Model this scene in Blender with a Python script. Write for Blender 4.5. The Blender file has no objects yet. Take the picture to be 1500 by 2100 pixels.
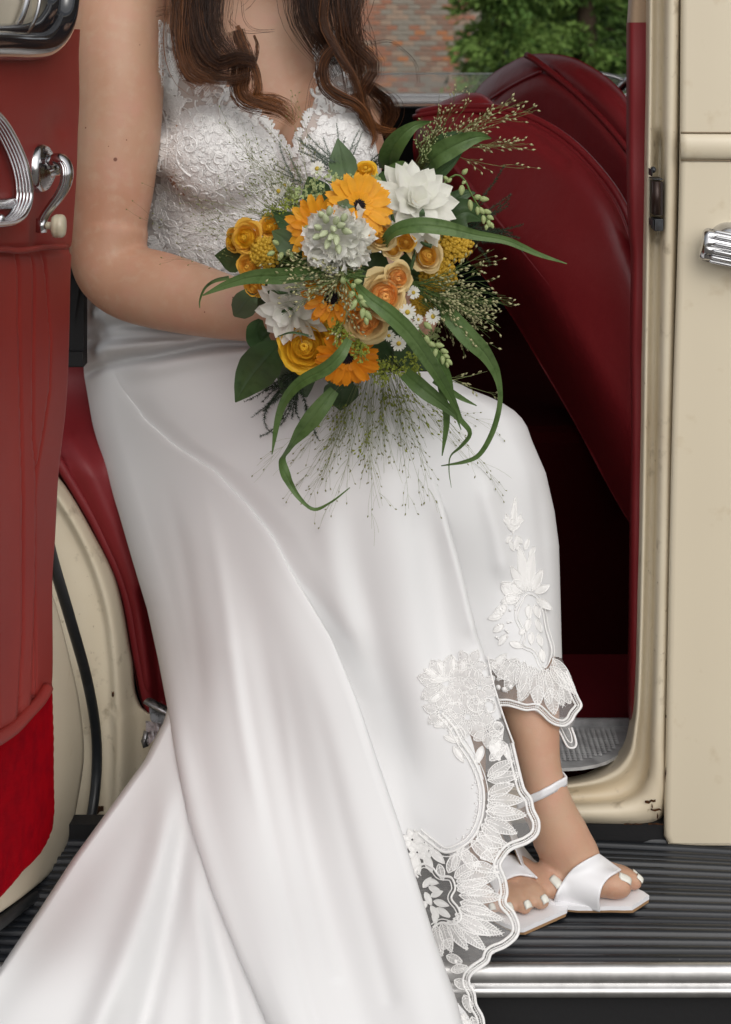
import bpy, bmesh, math, random
import numpy as np
from mathutils import Vector, Matrix
from mathutils.bvhtree import BVHTree

# ------------------------------------------------------------------ camera, sky, sun, exposure
scn = bpy.context.scene
F, D, ZC, HY, CX = 3400.0, 2.0, 1.375, 30.0, 750.0
cam_d = bpy.data.cameras.new('camera')
cam = bpy.data.objects.new('camera', cam_d)
scn.collection.objects.link(cam)
cam.location = (0, -D, ZC)
cam.rotation_euler = (math.radians(90), 0, 0)
cam_d.sensor_fit = 'VERTICAL'
cam_d.sensor_height = 36
cam_d.lens = F / 2100 * 36
cam_d.shift_y = -(1050 - HY) / 2100
cam_d.clip_start = 0.05
cam_d.clip_end = 500
cam_d.dof.use_dof = True
cam_d.dof.focus_distance = D - 0.1
cam_d.dof.aperture_fstop = 11
scn.camera = cam

world = bpy.data.worlds.new('World')
scn.world = world
world.use_nodes = True
nt = world.node_tree
nt.nodes.clear()
sky = nt.nodes.new('ShaderNodeTexSky')
sky.sky_type = 'NISHITA'
sky.sun_disc = False
SUN_EL, SUN_AZ = 40, 166          # azimuth measured clockwise from +Y (behind and right of the camera)
sky.sun_elevation = math.radians(SUN_EL)
sky.sun_rotation = math.radians(SUN_AZ)
sky.dust_density = 4.0
sky.ozone_density = 0.6
hsv = nt.nodes.new('ShaderNodeHueSaturation')
hsv.inputs['Saturation'].default_value = 0.22
bg = nt.nodes.new('ShaderNodeBackground')
bg.inputs['Strength'].default_value = 0.12
wo = nt.nodes.new('ShaderNodeOutputWorld')
nt.links.new(sky.outputs[0], hsv.inputs['Color'])
nt.links.new(hsv.outputs[0], bg.inputs[0])
nt.links.new(bg.outputs[0], wo.inputs[0])

sun_d = bpy.data.lights.new('sun', 'SUN')
sun_d.energy = 0.75
sun_d.angle = math.radians(110)
sun_d.color = (1.0, 0.975, 0.945)
sun = bpy.data.objects.new('sun', sun_d)
scn.collection.objects.link(sun)
_e, _a = math.radians(SUN_EL), math.radians(SUN_AZ)
_to = Vector((math.sin(_a) * math.cos(_e), math.cos(_a) * math.cos(_e), math.sin(_e)))
sun.rotation_euler = _to.to_track_quat('Z', 'Y').to_euler()

scn.view_settings.view_transform = 'Standard'
scn.view_settings.look = 'None'
scn.view_settings.gamma = 1
scn.view_settings.use_curve_mapping = False
scn.view_settings.exposure = 0.08
scn.render.engine = 'CYCLES'
scn.cycles.max_bounces = 8
scn.cycles.transparent_max_bounces = 24
scn.cycles.use_denoising = True

random.seed(11)
rng = np.random.default_rng(11)
COL = scn.collection

# ------------------------------------------------------------------ helpers: placing
def P(px, py, y):
    """the point seen at photo pixel (px, py) standing at depth y (metres behind the door opening)"""
    s = (D + y) / F
    return np.array([(px - CX) * s, y, ZC - (py - HY) * s])

def Pn(px, py, y):
    s = (D + y) / F
    return np.stack([(px - CX) * s, y + 0 * px, ZC - (py - HY) * s], axis=-1)

def PZ(px, py, Z):
    d = (ZC - Z) * F / (py - HY)
    return np.array([(px - CX) * d / F, d - D, Z])

def ss(a, b, x):
    t = np.clip((np.asarray(x, float) - a) / (b - a), 0, 1)
    return t * t * (3 - 2 * t)

def nrm(v):
    v = np.asarray(v, float)
    return v / (np.linalg.norm(v, axis=-1, keepdims=True) + 1e-12)

def cr(pts, n, closed=False):
    """catmull-rom through pts, n samples evenly spaced along the curve"""
    p = np.asarray(pts, float)
    if closed:
        p = np.vstack([p[-1], p, p[0], p[1]])
    else:
        p = np.vstack([2 * p[0] - p[1], p, 2 * p[-1] - p[-2]])
    out = []
    m = 14
    for i in range(1, len(p) - 2):
        t = np.linspace(0, 1, m, endpoint=False)[:, None]
        a, b, c, d = p[i - 1], p[i], p[i + 1], p[i + 2]
        out.append(0.5 * ((2 * b) + (-a + c) * t + (2 * a - 5 * b + 4 * c - d) * t ** 2 + (-a + 3 * b - 3 * c + d) * t ** 3))
    out.append(p[-2][None])
    q = np.vstack(out)
    L = np.concatenate([[0], np.cumsum(np.linalg.norm(np.diff(q, axis=0), axis=1))])
    s = np.linspace(0, L[-1], n)
    return np.stack([np.interp(s, L, q[:, k]) for k in range(q.shape[1])], axis=-1)

def hermite(xs, ys, x):
    """monotone cubic interpolation (keeps silhouettes smooth without overshoot)"""
    xs, ys, x = np.asarray(xs, float), np.asarray(ys, float), np.asarray(x, float)
    h = np.diff(xs); d = np.diff(ys) / h
    m = np.zeros_like(ys)
    m[0], m[-1] = d[0], d[-1]
    for i in range(1, len(xs) - 1):
        m[i] = 0 if d[i - 1] * d[i] <= 0 else (h[i - 1] + h[i]) / (h[i - 1] / d[i] * 1 + h[i] / d[i - 1] * 1)
    i = np.clip(np.searchsorted(xs, x) - 1, 0, len(h) - 1)
    t = np.clip((x - xs[i]) / h[i], 0, 1)
    return ((2 * t ** 3 - 3 * t ** 2 + 1) * ys[i] + (t ** 3 - 2 * t ** 2 + t) * h[i] * m[i]
            + (-2 * t ** 3 + 3 * t ** 2) * ys[i + 1] + (t ** 3 - t ** 2) * h[i] * m[i + 1])

class TPS:
    """thin-plate spline depth from scattered samples"""
    def __init__(s, pts, lam=2e-4):
        p = np.asarray(pts, float); s.c = p[:, :2] / 1000; z = p[:, 2]
        n = len(p)
        K = s.k(np.linalg.norm(s.c[:, None] - s.c[None], axis=-1)) + lam * np.eye(n)
        Q = np.hstack([np.ones((n, 1)), s.c])
        A = np.vstack([np.hstack([K, Q]), np.hstack([Q.T, np.zeros((3, 3))])])
        s.w = np.linalg.solve(A, np.concatenate([z, np.zeros(3)]))
    @staticmethod
    def k(r):
        return np.where(r > 0, r * r * np.log(r + 1e-12), 0)
    def __call__(s, px, py):
        px, py = np.broadcast_arrays(np.asarray(px, float), np.asarray(py, float))
        q = np.stack([px.ravel(), py.ravel()], -1) / 1000
        out = np.zeros(len(q))
        for a in range(0, len(q), 20000):
            b = q[a:a + 20000]
            r = np.linalg.norm(b[:, None] - s.c[None], axis=-1)
            out[a:a + 20000] = s.k(r) @ s.w[:-3] + s.w[-3] + b @ s.w[-2:]
        return out.reshape(px.shape)

def dist_poly(px, py, poly):
    """distance in pixels from grid points to an open polyline, and the parameter along it"""
    q = np.stack([np.asarray(px).ravel(), np.asarray(py).ravel()], -1)
    poly = np.asarray(poly, float)
    best = np.full(len(q), 1e9)
    for a, b in zip(poly[:-1], poly[1:]):
        ab = b - a
        t = np.clip(((q - a) @ ab) / (ab @ ab + 1e-9), 0, 1)
        best = np.minimum(best, np.linalg.norm(q - (a + t[:, None] * ab), axis=1))
    return best.reshape(np.asarray(px).shape)

def inside(px, py, poly):
    px, py = np.asarray(px, float), np.asarray(py, float)
    c = np.zeros(px.shape, bool)
    n = len(poly)
    for i in range(n):
        x1, y1 = poly[i]; x2, y2 = poly[(i + 1) % n]
        if y1 == y2:
            continue
        c ^= ((y1 > py) != (y2 > py)) & (px < (x2 - x1) * (py - y1) / (y2 - y1) + x1)
    return c

# ------------------------------------------------------------------ helpers: meshes
def link(o, parent=None):
    COL.objects.link(o)
    if parent is not None:
        o.parent = parent
    return o

def mk(name, v, f, m=None, parent=None, smooth=True, mats=None, mi=None, auto=None):
    me = bpy.data.meshes.new(name)
    v = np.asarray(v, float)
    me.from_pydata(v.tolist(), [], [tuple(int(i) for i in q) for q in f])
    for mm in (mats or ([m] if m else [])):
        me.materials.append(mm)
    if mi is not None:
        me.polygons.foreach_set('material_index', np.asarray(mi, dtype=np.int32))
    if smooth:
        me.polygons.foreach_set('use_smooth', np.ones(len(me.polygons), bool))
    me.update()
    if auto:
        me.set_sharp_from_angle(angle=math.radians(auto))
    return link(bpy.data.objects.new(name, me), parent)

def empty(name, loc=(0, 0, 0), parent=None):
    o = bpy.data.objects.new(name, None)
    o.empty_display_size = 0.05
    o.location = loc
    return link(o, parent)

def tag(o, label=None, cat=None, group=None, kind=None):
    if label: o['label'] = label
    if cat: o['category'] = cat
    if group: o['group'] = group
    if kind: o['kind'] = kind
    return o

class MB:
    def __init__(s):
        s.v, s.f, s.n, s.mi = [], [], 0, []
    def add(s, v, f, mi=0):
        v = np.asarray(v, float).reshape(-1, 3)
        s.v.append(v)
        s.f.extend([tuple(i + s.n for i in q) for q in f])
        s.mi.extend([mi] * len(f))
        s.n += len(v)
        return s
    def build(s, name, m=None, parent=None, smooth=True, mats=None, auto=None):
        return mk(name, np.vstack(s.v), s.f, m, parent, smooth, mats, s.mi if mats else None, auto)

def frames(p):
    t = np.gradient(p, axis=0)
    t = nrm(t)
    up = np.array([0, 0, 1.0]) if abs(t[0][2]) < 0.9 else np.array([0, 1.0, 0])
    n = nrm(np.cross(t[0], up))
    ns = [n]
    for i in range(1, len(p)):
        n = n - t[i] * (n @ t[i])
        n = nrm(n)
        ns.append(n)
    ns = np.array(ns)
    return t, ns, np.cross(t, ns)

def tube(p, r, seg=8, cap=True, flat=None):
    """swept tube; r scalar or per point; flat=(a,b) scales the section"""
    p = np.asarray(p, float)
    n = len(p)
    r = np.broadcast_to(np.asarray(r, float), (n,))
    t, a, b = frames(p)
    ang = np.linspace(0, 2 * math.pi, seg, endpoint=False)
    fa, fb = flat or (1, 1)
    v = p[:, None] + r[:, None, None] * (fa * np.cos(ang)[None, :, None] * a[:, None] + fb * np.sin(ang)[None, :, None] * b[:, None])
    v = v.reshape(-1, 3)
    f = []
    for i in range(n - 1):
        for j in range(seg):
            k = (j + 1) % seg
            f.append((i * seg + j, i * seg + k, (i + 1) * seg + k, (i + 1) * seg + j))
    if cap:
        f.append(tuple(range(seg - 1, -1, -1)))
        f.append(tuple((n - 1) * seg + j for j in range(seg)))
    return v, f

def grid_faces(nr, nc, off=0):
    i, j = np.meshgrid(np.arange(nr - 1), np.arange(nc - 1), indexing='ij')
    a = (i * nc + j).ravel() + off
    return np.stack([a, a + 1, a + nc + 1, a + nc], -1)

def ellipsoid(c, r, nu=14, nv=10, R=None):
    th = np.linspace(0, math.pi, nv + 1)[1:-1]
    ph = np.linspace(0, 2 * math.pi, nu, endpoint=False)
    v = [[0, 0, 1]]
    for t in th:
        for q in ph:
            v.append([math.sin(t) * math.cos(q), math.sin(t) * math.sin(q), math.cos(t)])
    v.append([0, 0, -1])
    v = np.array(v) * np.asarray(r, float)
    if R is not None:
        v = v @ np.asarray(R).T
    f = []
    for j in range(nu):
        f.append((0, 1 + j, 1 + (j + 1) % nu))
    for i in range(nv - 2):
        for j in range(nu):
            a, b = 1 + i * nu, 1 + (i + 1) * nu
            f.append((a + j, b + j, b + (j + 1) % nu, a + (j + 1) % nu))
    e = len(v) - 1
    a = 1 + (nv - 2) * nu
    for j in range(nu):
        f.append((e, a + (j + 1) % nu, a + j))
    return v + np.asarray(c, float), f

def rings(cs, seg=20):
    """loft of horizontal super-ellipse rings: (centre xyz, half width x, half depth y)"""
    v = []
    ang = np.linspace(0, 2 * math.pi, seg, endpoint=False)
    for c, a, b in cs:
        ca, sa = np.cos(ang), np.sin(ang)
        e = 0.85
        v.append(np.stack([c[0] + a * np.sign(ca) * np.abs(ca) ** e, c[1] + b * np.sign(sa) * np.abs(sa) ** e, c[2] + 0 * ang], -1))
    v = np.vstack(v)
    f = []
    n = len(cs)
    for i in range(n - 1):
        for j in range(seg):
            k = (j + 1) % seg
            f.append((i * seg + j, i * seg + k, (i + 1) * seg + k, (i + 1) * seg + j))
    f.append(tuple(range(seg - 1, -1, -1)))
    f.append(tuple((n - 1) * seg + j for j in range(seg)))
    return v, f

def box(lo, hi, bevel=0):
    x0, y0, z0 = lo; x1, y1, z1 = hi
    v = np.array([[x0, y0, z0], [x1, y0, z0], [x1, y1, z0], [x0, y1, z0], [x0, y0, z1], [x1, y0, z1], [x1, y1, z1], [x0, y1, z1]], float)
    f = [(3, 2, 1, 0), (4, 5, 6, 7), (0, 1, 5, 4), (1, 2, 6, 5), (2, 3, 7, 6), (3, 0, 4, 7)]
    return v, f

def bevel(o, w, seg=2):
    m = o.modifiers.new('bevel', 'BEVEL'); m.width = w; m.segments = seg; m.limit_method = 'ANGLE'
    return o

def relief(rows, dfun, nr, nc, eL=(0, 1), eR=(0, 1), back=0.06, inset=18, pos=None, backL=True, backR=True):
    """a solid-looking surface lofted between two silhouettes. rows: (py, xL, xR); dfun(px,py) depth;
    eL/eR = (depth the edge turns away, over how many px); the edges are carried round the back."""
    r = np.array(sorted(rows), float)
    py = np.linspace(r[0, 0], r[-1, 0], nr)
    xl, xr = hermite(r[:, 0], r[:, 1], py), hermite(r[:, 0], r[:, 2], py)
    u = np.linspace(0, 1, nc)
    u = 0.5 * u + 0.5 * (0.5 - 0.5 * np.cos(np.pi * u))
    PX = xl[:, None] + (xr - xl)[:, None] * u[None]
    PY = np.repeat(py[:, None], nc, 1)
    Y = dfun(PX, PY)
    def g(d, w):
        t = np.clip(d / np.maximum(w, 1e-6), 0, 1)
        return 1 - np.sqrt(np.maximum(0, 1 - (1 - t) ** 2))
    EL = eL[0](PY) if callable(eL[0]) else eL[0]
    ER = eR[0](PY) if callable(eR[0]) else eR[0]
    Y = Y + EL * g(PX - xl[:, None], eL[1]) + ER * g(xr[:, None] - PX, eR[1])
    cols = [(PX, PY, Y)]
    k = np.array([0.15, 0.4, 1.0])
    if backL:
        cols.insert(0, (PX[:, :1] + inset * k[::-1][None], np.repeat(PY[:, :1], 3, 1), Y[:, :1] + back * k[::-1][None]))
    if backR:
        cols.append((PX[:, -1:] - inset * k[None], np.repeat(PY[:, :1], 3, 1), Y[:, -1:] + back * k[None]))
    PX = np.hstack([c[0] for c in cols]); PY = np.hstack([c[1] for c in cols]); Y = np.hstack([c[2] for c in cols])
    V = (pos or Pn)(PX, PY, Y)
    return V.reshape(-1, 3), grid_faces(*PX.shape), PX, PY

# ------------------------------------------------------------------ helpers: materials
def mat(name, col, rough=0.5, metal=0.0, spec=0.5, bump=None, vary=None, sheen=0, sss=0, sssr=(1, .4, .25), coat=0, trans=0, tl=0, bump2=None, wave=None):
    m = bpy.data.materials.new(name); m.use_nodes = True
    n = m.node_tree.nodes; l = m.node_tree.links
    b = n['Principled BSDF']
    b.inputs['Base Color'].default_value = (*col, 1)
    b.inputs['Roughness'].default_value = rough
    b.inputs['Metallic'].default_value = metal
    b.inputs['Specular IOR Level'].default_value = spec
    if sheen:
        b.inputs['Sheen Weight'].default_value = sheen
        b.inputs['Sheen Roughness'].default_value = 0.4
    if sss:
        b.inputs['Subsurface Weight'].default_value = sss
        b.inputs['Subsurface Radius'].default_value = sssr
        b.inputs['Subsurface Scale'].default_value = 0.006
    if coat:
        b.inputs['Coat Weight'].default_value = coat
        b.inputs['Coat Roughness'].default_value = 0.06
    tc = n.new('ShaderNodeTexCoord')
    def noise(sc, det=4, ro=0.55, vec='Object'):
        t = n.new('ShaderNodeTexNoise')
        t.inputs['Scale'].default_value = sc; t.inputs['Detail'].default_value = det; t.inputs['Roughness'].default_value = ro
        l.new(tc.outputs[vec], t.inputs['Vector'])
        return t
    if vary:
        for (sc, c2, lo, hi) in vary:
            t = noise(sc)
            rmp = n.new('ShaderNodeMapRange')
            rmp.inputs['From Min'].default_value = lo; rmp.inputs['From Max'].default_value = hi
            l.new(t.outputs['Fac'], rmp.inputs['Value'])
            mx = n.new('ShaderNodeMix'); mx.data_type = 'RGBA'
            l.new(rmp.outputs[0], mx.inputs['Factor'])
            src = b.inputs['Base Color'].links[0].from_socket if b.inputs['Base Color'].links else None
            if src: l.new(src, mx.inputs['A'])
            else: mx.inputs['A'].default_value = (*col, 1)
            mx.inputs['B'].default_value = (*c2, 1)
            l.new(mx.outputs['Result'], b.inputs['Base Color'])
    prev = None
    for bp in (bump, bump2):
        if bp:
            t = noise(bp[0], 5)
            bn = n.new('ShaderNodeBump')
            bn.inputs['Strength'].default_value = bp[1]; bn.inputs['Distance'].default_value = bp[2]
            l.new(t.outputs['Fac'], bn.inputs['Height'])
            if prev: l.new(prev.outputs[0], bn.inputs['Normal'])
            prev = bn
    if prev: l.new(prev.outputs[0], b.inputs['Normal'])
    out = n['Material Output']
    last = b.outputs[0]
    if tl:
        t = n.new('ShaderNodeBsdfTranslucent')
        src = b.inputs['Base Color'].links
        if src: l.new(src[0].from_socket, t.inputs[0])
        else: t.inputs[0].default_value = (*col, 1)
        mx = n.new('ShaderNodeMixShader'); mx.inputs[0].default_value = tl
        l.new(last, mx.inputs[1]); l.new(t.outputs[0], mx.inputs[2]); last = mx.outputs[0]
    if trans:
        t = n.new('ShaderNodeBsdfTransparent')
        mx = n.new('ShaderNodeMixShader'); mx.inputs[0].default_value = trans
        l.new(last, mx.inputs[1]); l.new(t.outputs[0], mx.inputs[2]); last = mx.outputs[0]
    l.new(last, out.inputs[0])
    return m

def spots(m, pts):
    """small dark marks with a place of their own (moles) on a material: (xyz, radius, colour)"""
    n = m.node_tree.nodes; l = m.node_tree.links; b = n['Principled BSDF']
    geo = n.new('ShaderNodeNewGeometry')
    for c, r, colr in pts:
        d = n.new('ShaderNodeVectorMath'); d.operation = 'DISTANCE'
        d.inputs[1].default_value = c
        l.new(geo.outputs['Position'], d.inputs[0])
        mr = n.new('ShaderNodeMapRange')
        mr.inputs['From Min'].default_value = r; mr.inputs['From Max'].default_value = r * 0.6
        l.new(d.outputs['Value'], mr.inputs['Value'])
        mx = n.new('ShaderNodeMix'); mx.data_type = 'RGBA'
        src = b.inputs['Base Color'].links[0].from_socket if b.inputs['Base Color'].links else None
        l.new(mr.outputs[0], mx.inputs['Factor'])
        if src: l.new(src, mx.inputs['A'])
        else: mx.inputs['A'].default_value = b.inputs['Base Color'].default_value
        mx.inputs['B'].default_value = (*colr, 1)
        l.new(mx.outputs['Result'], b.inputs['Base Color'])

M = {}
M['cream'] = mat('cream_paint', (0.66, 0.585, 0.445), 0.33, spec=.4, vary=[(1.6, (0.63, 0.555, 0.42), .35, .7), (26, (0.50, 0.40, 0.26), .62, .86)], bump=(9, .05, .004))
M['cream_worn'] = mat('worn_cream_paint', (0.67, 0.595, 0.455), 0.42, spec=.4, vary=[(6, (0.60, 0.51, 0.37), .42, .75), (38, (0.30, 0.24, 0.16), .60, .80), (95, (0.20, 0.13, 0.07), .68, .8)], bump=(30, .12, .002))
M['red'] = mat('red_leather', (0.265, 0.028, 0.021), 0.5, spec=.18, vary=[(5, (0.22, 0.021, 0.017), .3, .7)], bump=(420, .12, .0006), bump2=(14, .15, .004))
M['red_seat'] = mat('dark_red_leather', (0.205, 0.014, 0.018), 0.40, spec=.5, vary=[(4, (0.165, 0.010, 0.014), .3, .7)], bump=(380, .16, .0007), bump2=(16, .34, .006))
M['red_strip'] = mat('crimson_leather', (0.19, 0.012, 0.016), 0.5, spec=.4, bump=(300, .2, .0008), bump2=(25, .2, .004))
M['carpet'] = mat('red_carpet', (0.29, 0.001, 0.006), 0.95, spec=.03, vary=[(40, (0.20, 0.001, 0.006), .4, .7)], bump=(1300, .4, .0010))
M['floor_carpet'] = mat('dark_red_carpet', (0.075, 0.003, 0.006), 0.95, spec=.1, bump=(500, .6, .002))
M['base_carpet'] = mat('shaded_red_carpet', (0.016, 0.0008, 0.001), 0.95, spec=.03)  # near-black red, with the darkness of the cabin put into the colour
M['chrome'] = mat('chrome', (0.60, 0.60, 0.61), 0.17, 1.0, bump=(60, .04, .0005), vary=[(30, (0.42, 0.42, 0.43), .45, .8)])
M['strip'] = mat('dull_bright_strip', (0.46, 0.455, 0.45), 0.33, .9, vary=[(40, (0.33, 0.325, 0.32), .42, .75)], bump=(90, .08, .0006))
M['old_chrome'] = mat('pitted_chrome', (0.34, 0.34, 0.35), 0.28, .85, vary=[(120, (0.08, 0.08, 0.08), .45, .65)], bump=(160, .5, .0015))
M['steel'] = mat('brushed_steel', (0.52, 0.53, 0.535), 0.42, .35, vary=[(40, (0.30, 0.30, 0.31), .4, .7)], bump=(200, .15, .0006))
M['black_gloss'] = mat('black_lacquer', (0.010, 0.011, 0.014), 0.08, spec=.6, coat=.8)
M['black'] = mat('black_trim', (0.012, 0.012, 0.013), 0.6, spec=.3, bump=(200, .2, .001))
M['rubber'] = mat('black_rubber', (0.014, 0.016, 0.018), 0.42, spec=.45, vary=[(30, (0.03, 0.032, 0.036), .5, .8)], bump=(150, .12, .0008))
M['mat_rubber'] = mat('ribbed_rubber', (0.009, 0.011, 0.014), 0.34, spec=.42, vary=[(12, (0.016, 0.018, 0.023), .4, .75), (300, (0.09, 0.09, 0.09), .72, .8)], bump=(120, .12, .0008))
M['felt'] = mat('beige_felt', (0.38, 0.27, 0.18), 0.95, spec=.1, sheen=.3, bump=(350, .5, .0015))
M['ivory'] = mat('ivory_plastic', (0.50, 0.45, 0.33), 0.35, sss=.15, vary=[(60, (0.40, 0.35, 0.25), .4, .7)])
M['latch'] = mat('dark_steel', (0.05, 0.053, 0.058), 0.5, .6, vary=[(60, (0.02, 0.015, 0.012), .45, .65)], bump=(90, .3, .001))
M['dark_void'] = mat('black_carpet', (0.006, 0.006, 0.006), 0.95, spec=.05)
M['rust'] = mat('rust', (0.09, 0.035, 0.012), 0.8, spec=.2, vary=[(200, (0.03, 0.015, 0.008), .4, .6)])
M['glass'] = mat('window_glass', (0.8, 0.82, 0.82), 0.03, trans=.88)
M['satin'] = mat('white_crepe', (0.715, 0.713, 0.714), 0.9, spec=.05, sheen=.0, bump=(1500, .04, .0003), vary=[(3, (0.70, 0.698, 0.70), .35, .7)])
M['lace'] = mat('white_lace_thread', (0.81, 0.80, 0.785), 0.75, spec=.2, bump=(1200, .5, .0006))
M['lace2'] = mat('ivory_lace_cloth', (0.82, 0.81, 0.80), 0.8, spec=.2, bump=(420, .9, .0022), vary=[(260, (0.70, 0.675, 0.66), .45, .7)], trans=.03)
M['lace_fill'] = mat('lace_netting', (0.84, 0.825, 0.81), 0.85, spec=.1, trans=.5)
M['sky_toned_sill'] = mat('sky_toned_chrome_sill', (0.86, 0.87, 0.88), 0.3, .0, spec=.8)  # pale non-metal colour carries the sky reflection of the chrome sill
M['tulle'] = mat('sheer_tulle', (0.80, 0.78, 0.76), 0.8, spec=.1, trans=.80)
M['tulle2'] = mat('nude_tulle', (0.72, 0.66, 0.62), 0.8, spec=.1, trans=.40)
M['shoe'] = mat('white_satin_leather', (0.78, 0.775, 0.79), 0.42, spec=.4, bump=(500, .05, .0004))
M['tan'] = mat('tan_sole', (0.34, 0.20, 0.10), 0.5)
M['skin'] = mat('skin', (0.50, 0.315, 0.212), 0.48, spec=.35, sss=.2, vary=[(8, (0.465, 0.238, 0.150), .38, .72), (26, (0.52, 0.280, 0.198), .48, .78), (70, (0.51, 0.325, 0.222), .5, .8), (420, (0.44, 0.27, 0.19), .62, .80)], bump=(700, .2, .0007), bump2=(150, .12, .0012))
M['nail'] = mat('pale_nail_polish', (0.70, 0.69, 0.62), 0.25, spec=.5)
# ------------------------------------------------------------------ ground
v, f = box((-60, -60, -0.3), (60, 60, 0.0))
gm = mat('gravel', (0.20, 0.19, 0.17), 0.95, spec=.2, vary=[(25, (0.13, 0.12, 0.11), .4, .65)], bump=(60, .6, .02))
tag(mk('ground', v, f, gm, smooth=False), kind='structure')

# ------------------------------------------------------------------ the car
BZ = ZC - 0.995          # top of the running board
car = tag(empty('vintage_car', (0, 0.5, 0)), 'cream vintage saloon car with red leather interior and its rear door open', 'car')
def cpart(name, v, f, m, parent=None, smooth=True, **k):
    o = mk(name, v, f, m, parent or car, smooth, **k)
    # children keep world coordinates although the car's empty stands at the car's middle
    if (parent or car) is car:
        o.location = (0, -0.5, 0)
    return o
def cbuild(mb, name, m, parent=None, smooth=True, mats=None, auto=None):
    o = mb.build(name, m, parent or car, smooth, mats, auto)
    if (parent or car) is car:
        o.location = (0, -0.5, 0)
    return o

# body shell: roof, floor, far side, scuttle and rear bulkhead (they keep the cabin dark)
mb = MB()
for lo, hi in [((-1.6, 0.06, ZC + .47), (1.7, 1.56, ZC + .55)),
               ((-1.6, 0.18, BZ - .06), (1.7, 1.50, BZ - .01)),
               ((-1.75, -.0 + .16, BZ), (-1.62, 1.5, ZC + .47)),
               ((1.62, .06, BZ), (1.72, 1.5, ZC + .47))]:
    mb.add(*box(lo, hi))
o = cbuild(mb, 'roof_and_shell', M['cream'], smooth=False)
bevel(o, .02)
# far side door, seen from inside: black trim below the window
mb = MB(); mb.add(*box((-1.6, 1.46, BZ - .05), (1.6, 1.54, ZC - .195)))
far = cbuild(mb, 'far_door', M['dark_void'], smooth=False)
s = (D + 1.44) / F
zs = lambda py, y: ZC - (py - HY) * (D + y) / F
mb = MB()
mb.add(*tube([(-1.5, 1.44, zs(196, 1.44)), (1.5, 1.44, zs(196, 1.44))], .0042, 8))
mb.add(*tube([(-1.5, 1.415, zs(206, 1.415)), (1.5, 1.415, zs(206, 1.415))], .0075, 10))
mb.build('window_sill', M['sky_toned_sill'], far)
v, f = box((-1.5, 1.452, zs(201, 1.452) - .01), (1.5, 1.47, zs(197, 1.452)))
mk('sill_gasket', v, f, M['rubber'], far, False)
# wound-down window glass with a polished top edge
v, f = box((-.8, 1.488, ZC - .26), (.62, 1.493, zs(152, 1.49)))
mk('window_pane', v, f, M['glass'], far, False)
e = cr([P(740, 155, 1.49), P(800, 151.5, 1.49), P(960, 151, 1.49), P(1100, 151, 1.49)], 20)
v, f = tube(e, .0017, 6)
mk('glass_edge', v, f, mat('polished_glass_edge', (.55, .60, .60), .3, spec=.6), far)
# quarter light frame beyond the front seat
mb = MB()
mb.add(*tube(cr([P(1225, 150, 1.42), P(1262, 158, 1.42), P(1290, 172, 1.42), P(1330, 200, 1.42)], 14), .0040, 8))
mb.add(*tube([P(1268, 186, 1.40), P(1330, 126, 1.40)], .0085, 8))
mb.build('quarter_light_frame', M['chrome'], far)
for o_ in far.children: pass

# carpeted cabin floor and front-seat base
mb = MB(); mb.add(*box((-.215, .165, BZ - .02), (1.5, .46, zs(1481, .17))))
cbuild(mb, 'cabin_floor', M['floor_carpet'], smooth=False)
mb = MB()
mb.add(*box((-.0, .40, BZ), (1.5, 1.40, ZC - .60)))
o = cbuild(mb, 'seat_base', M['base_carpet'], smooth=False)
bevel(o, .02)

# ---- front seats: the near seat back leans across the doorway, the far one rises behind it
yseat1 = lambda px, py: .56 - .34 * (px - 870) / 420 - .13 * (py - 300) / 800
def poly_rows(left, right, n=40):
    l = cr(left, 200); r = cr(right, 200)
    y0 = max(l[:, 1].min(), r[:, 1].min()); y1 = min(l[:, 1].max(), r[:, 1].max())
    out = []
    for py in np.linspace(y0, y1, n):
        il = np.argsort(l[:, 1]); ir = np.argsort(r[:, 1])
        out.append((py, np.interp(py, l[il, 1], l[il, 0]), np.interp(py, r[ir, 1], r[ir, 0])))
    return out
def soft_dist(PX, PY, ol):
    nx_ = np.vstack([ol[1:], ol[:1]]); mid = (ol + nx_) / 2; ds = np.linalg.norm(nx_ - ol, axis=1)
    q = np.stack([PX.ravel(), PY.ravel()], -1)
    r = np.linalg.norm(q[:, None] - mid[None], axis=-1) + .5
    return ((.75 * (ds[None] * r ** -5).sum(1)) ** -.25).reshape(PX.shape)
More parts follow.
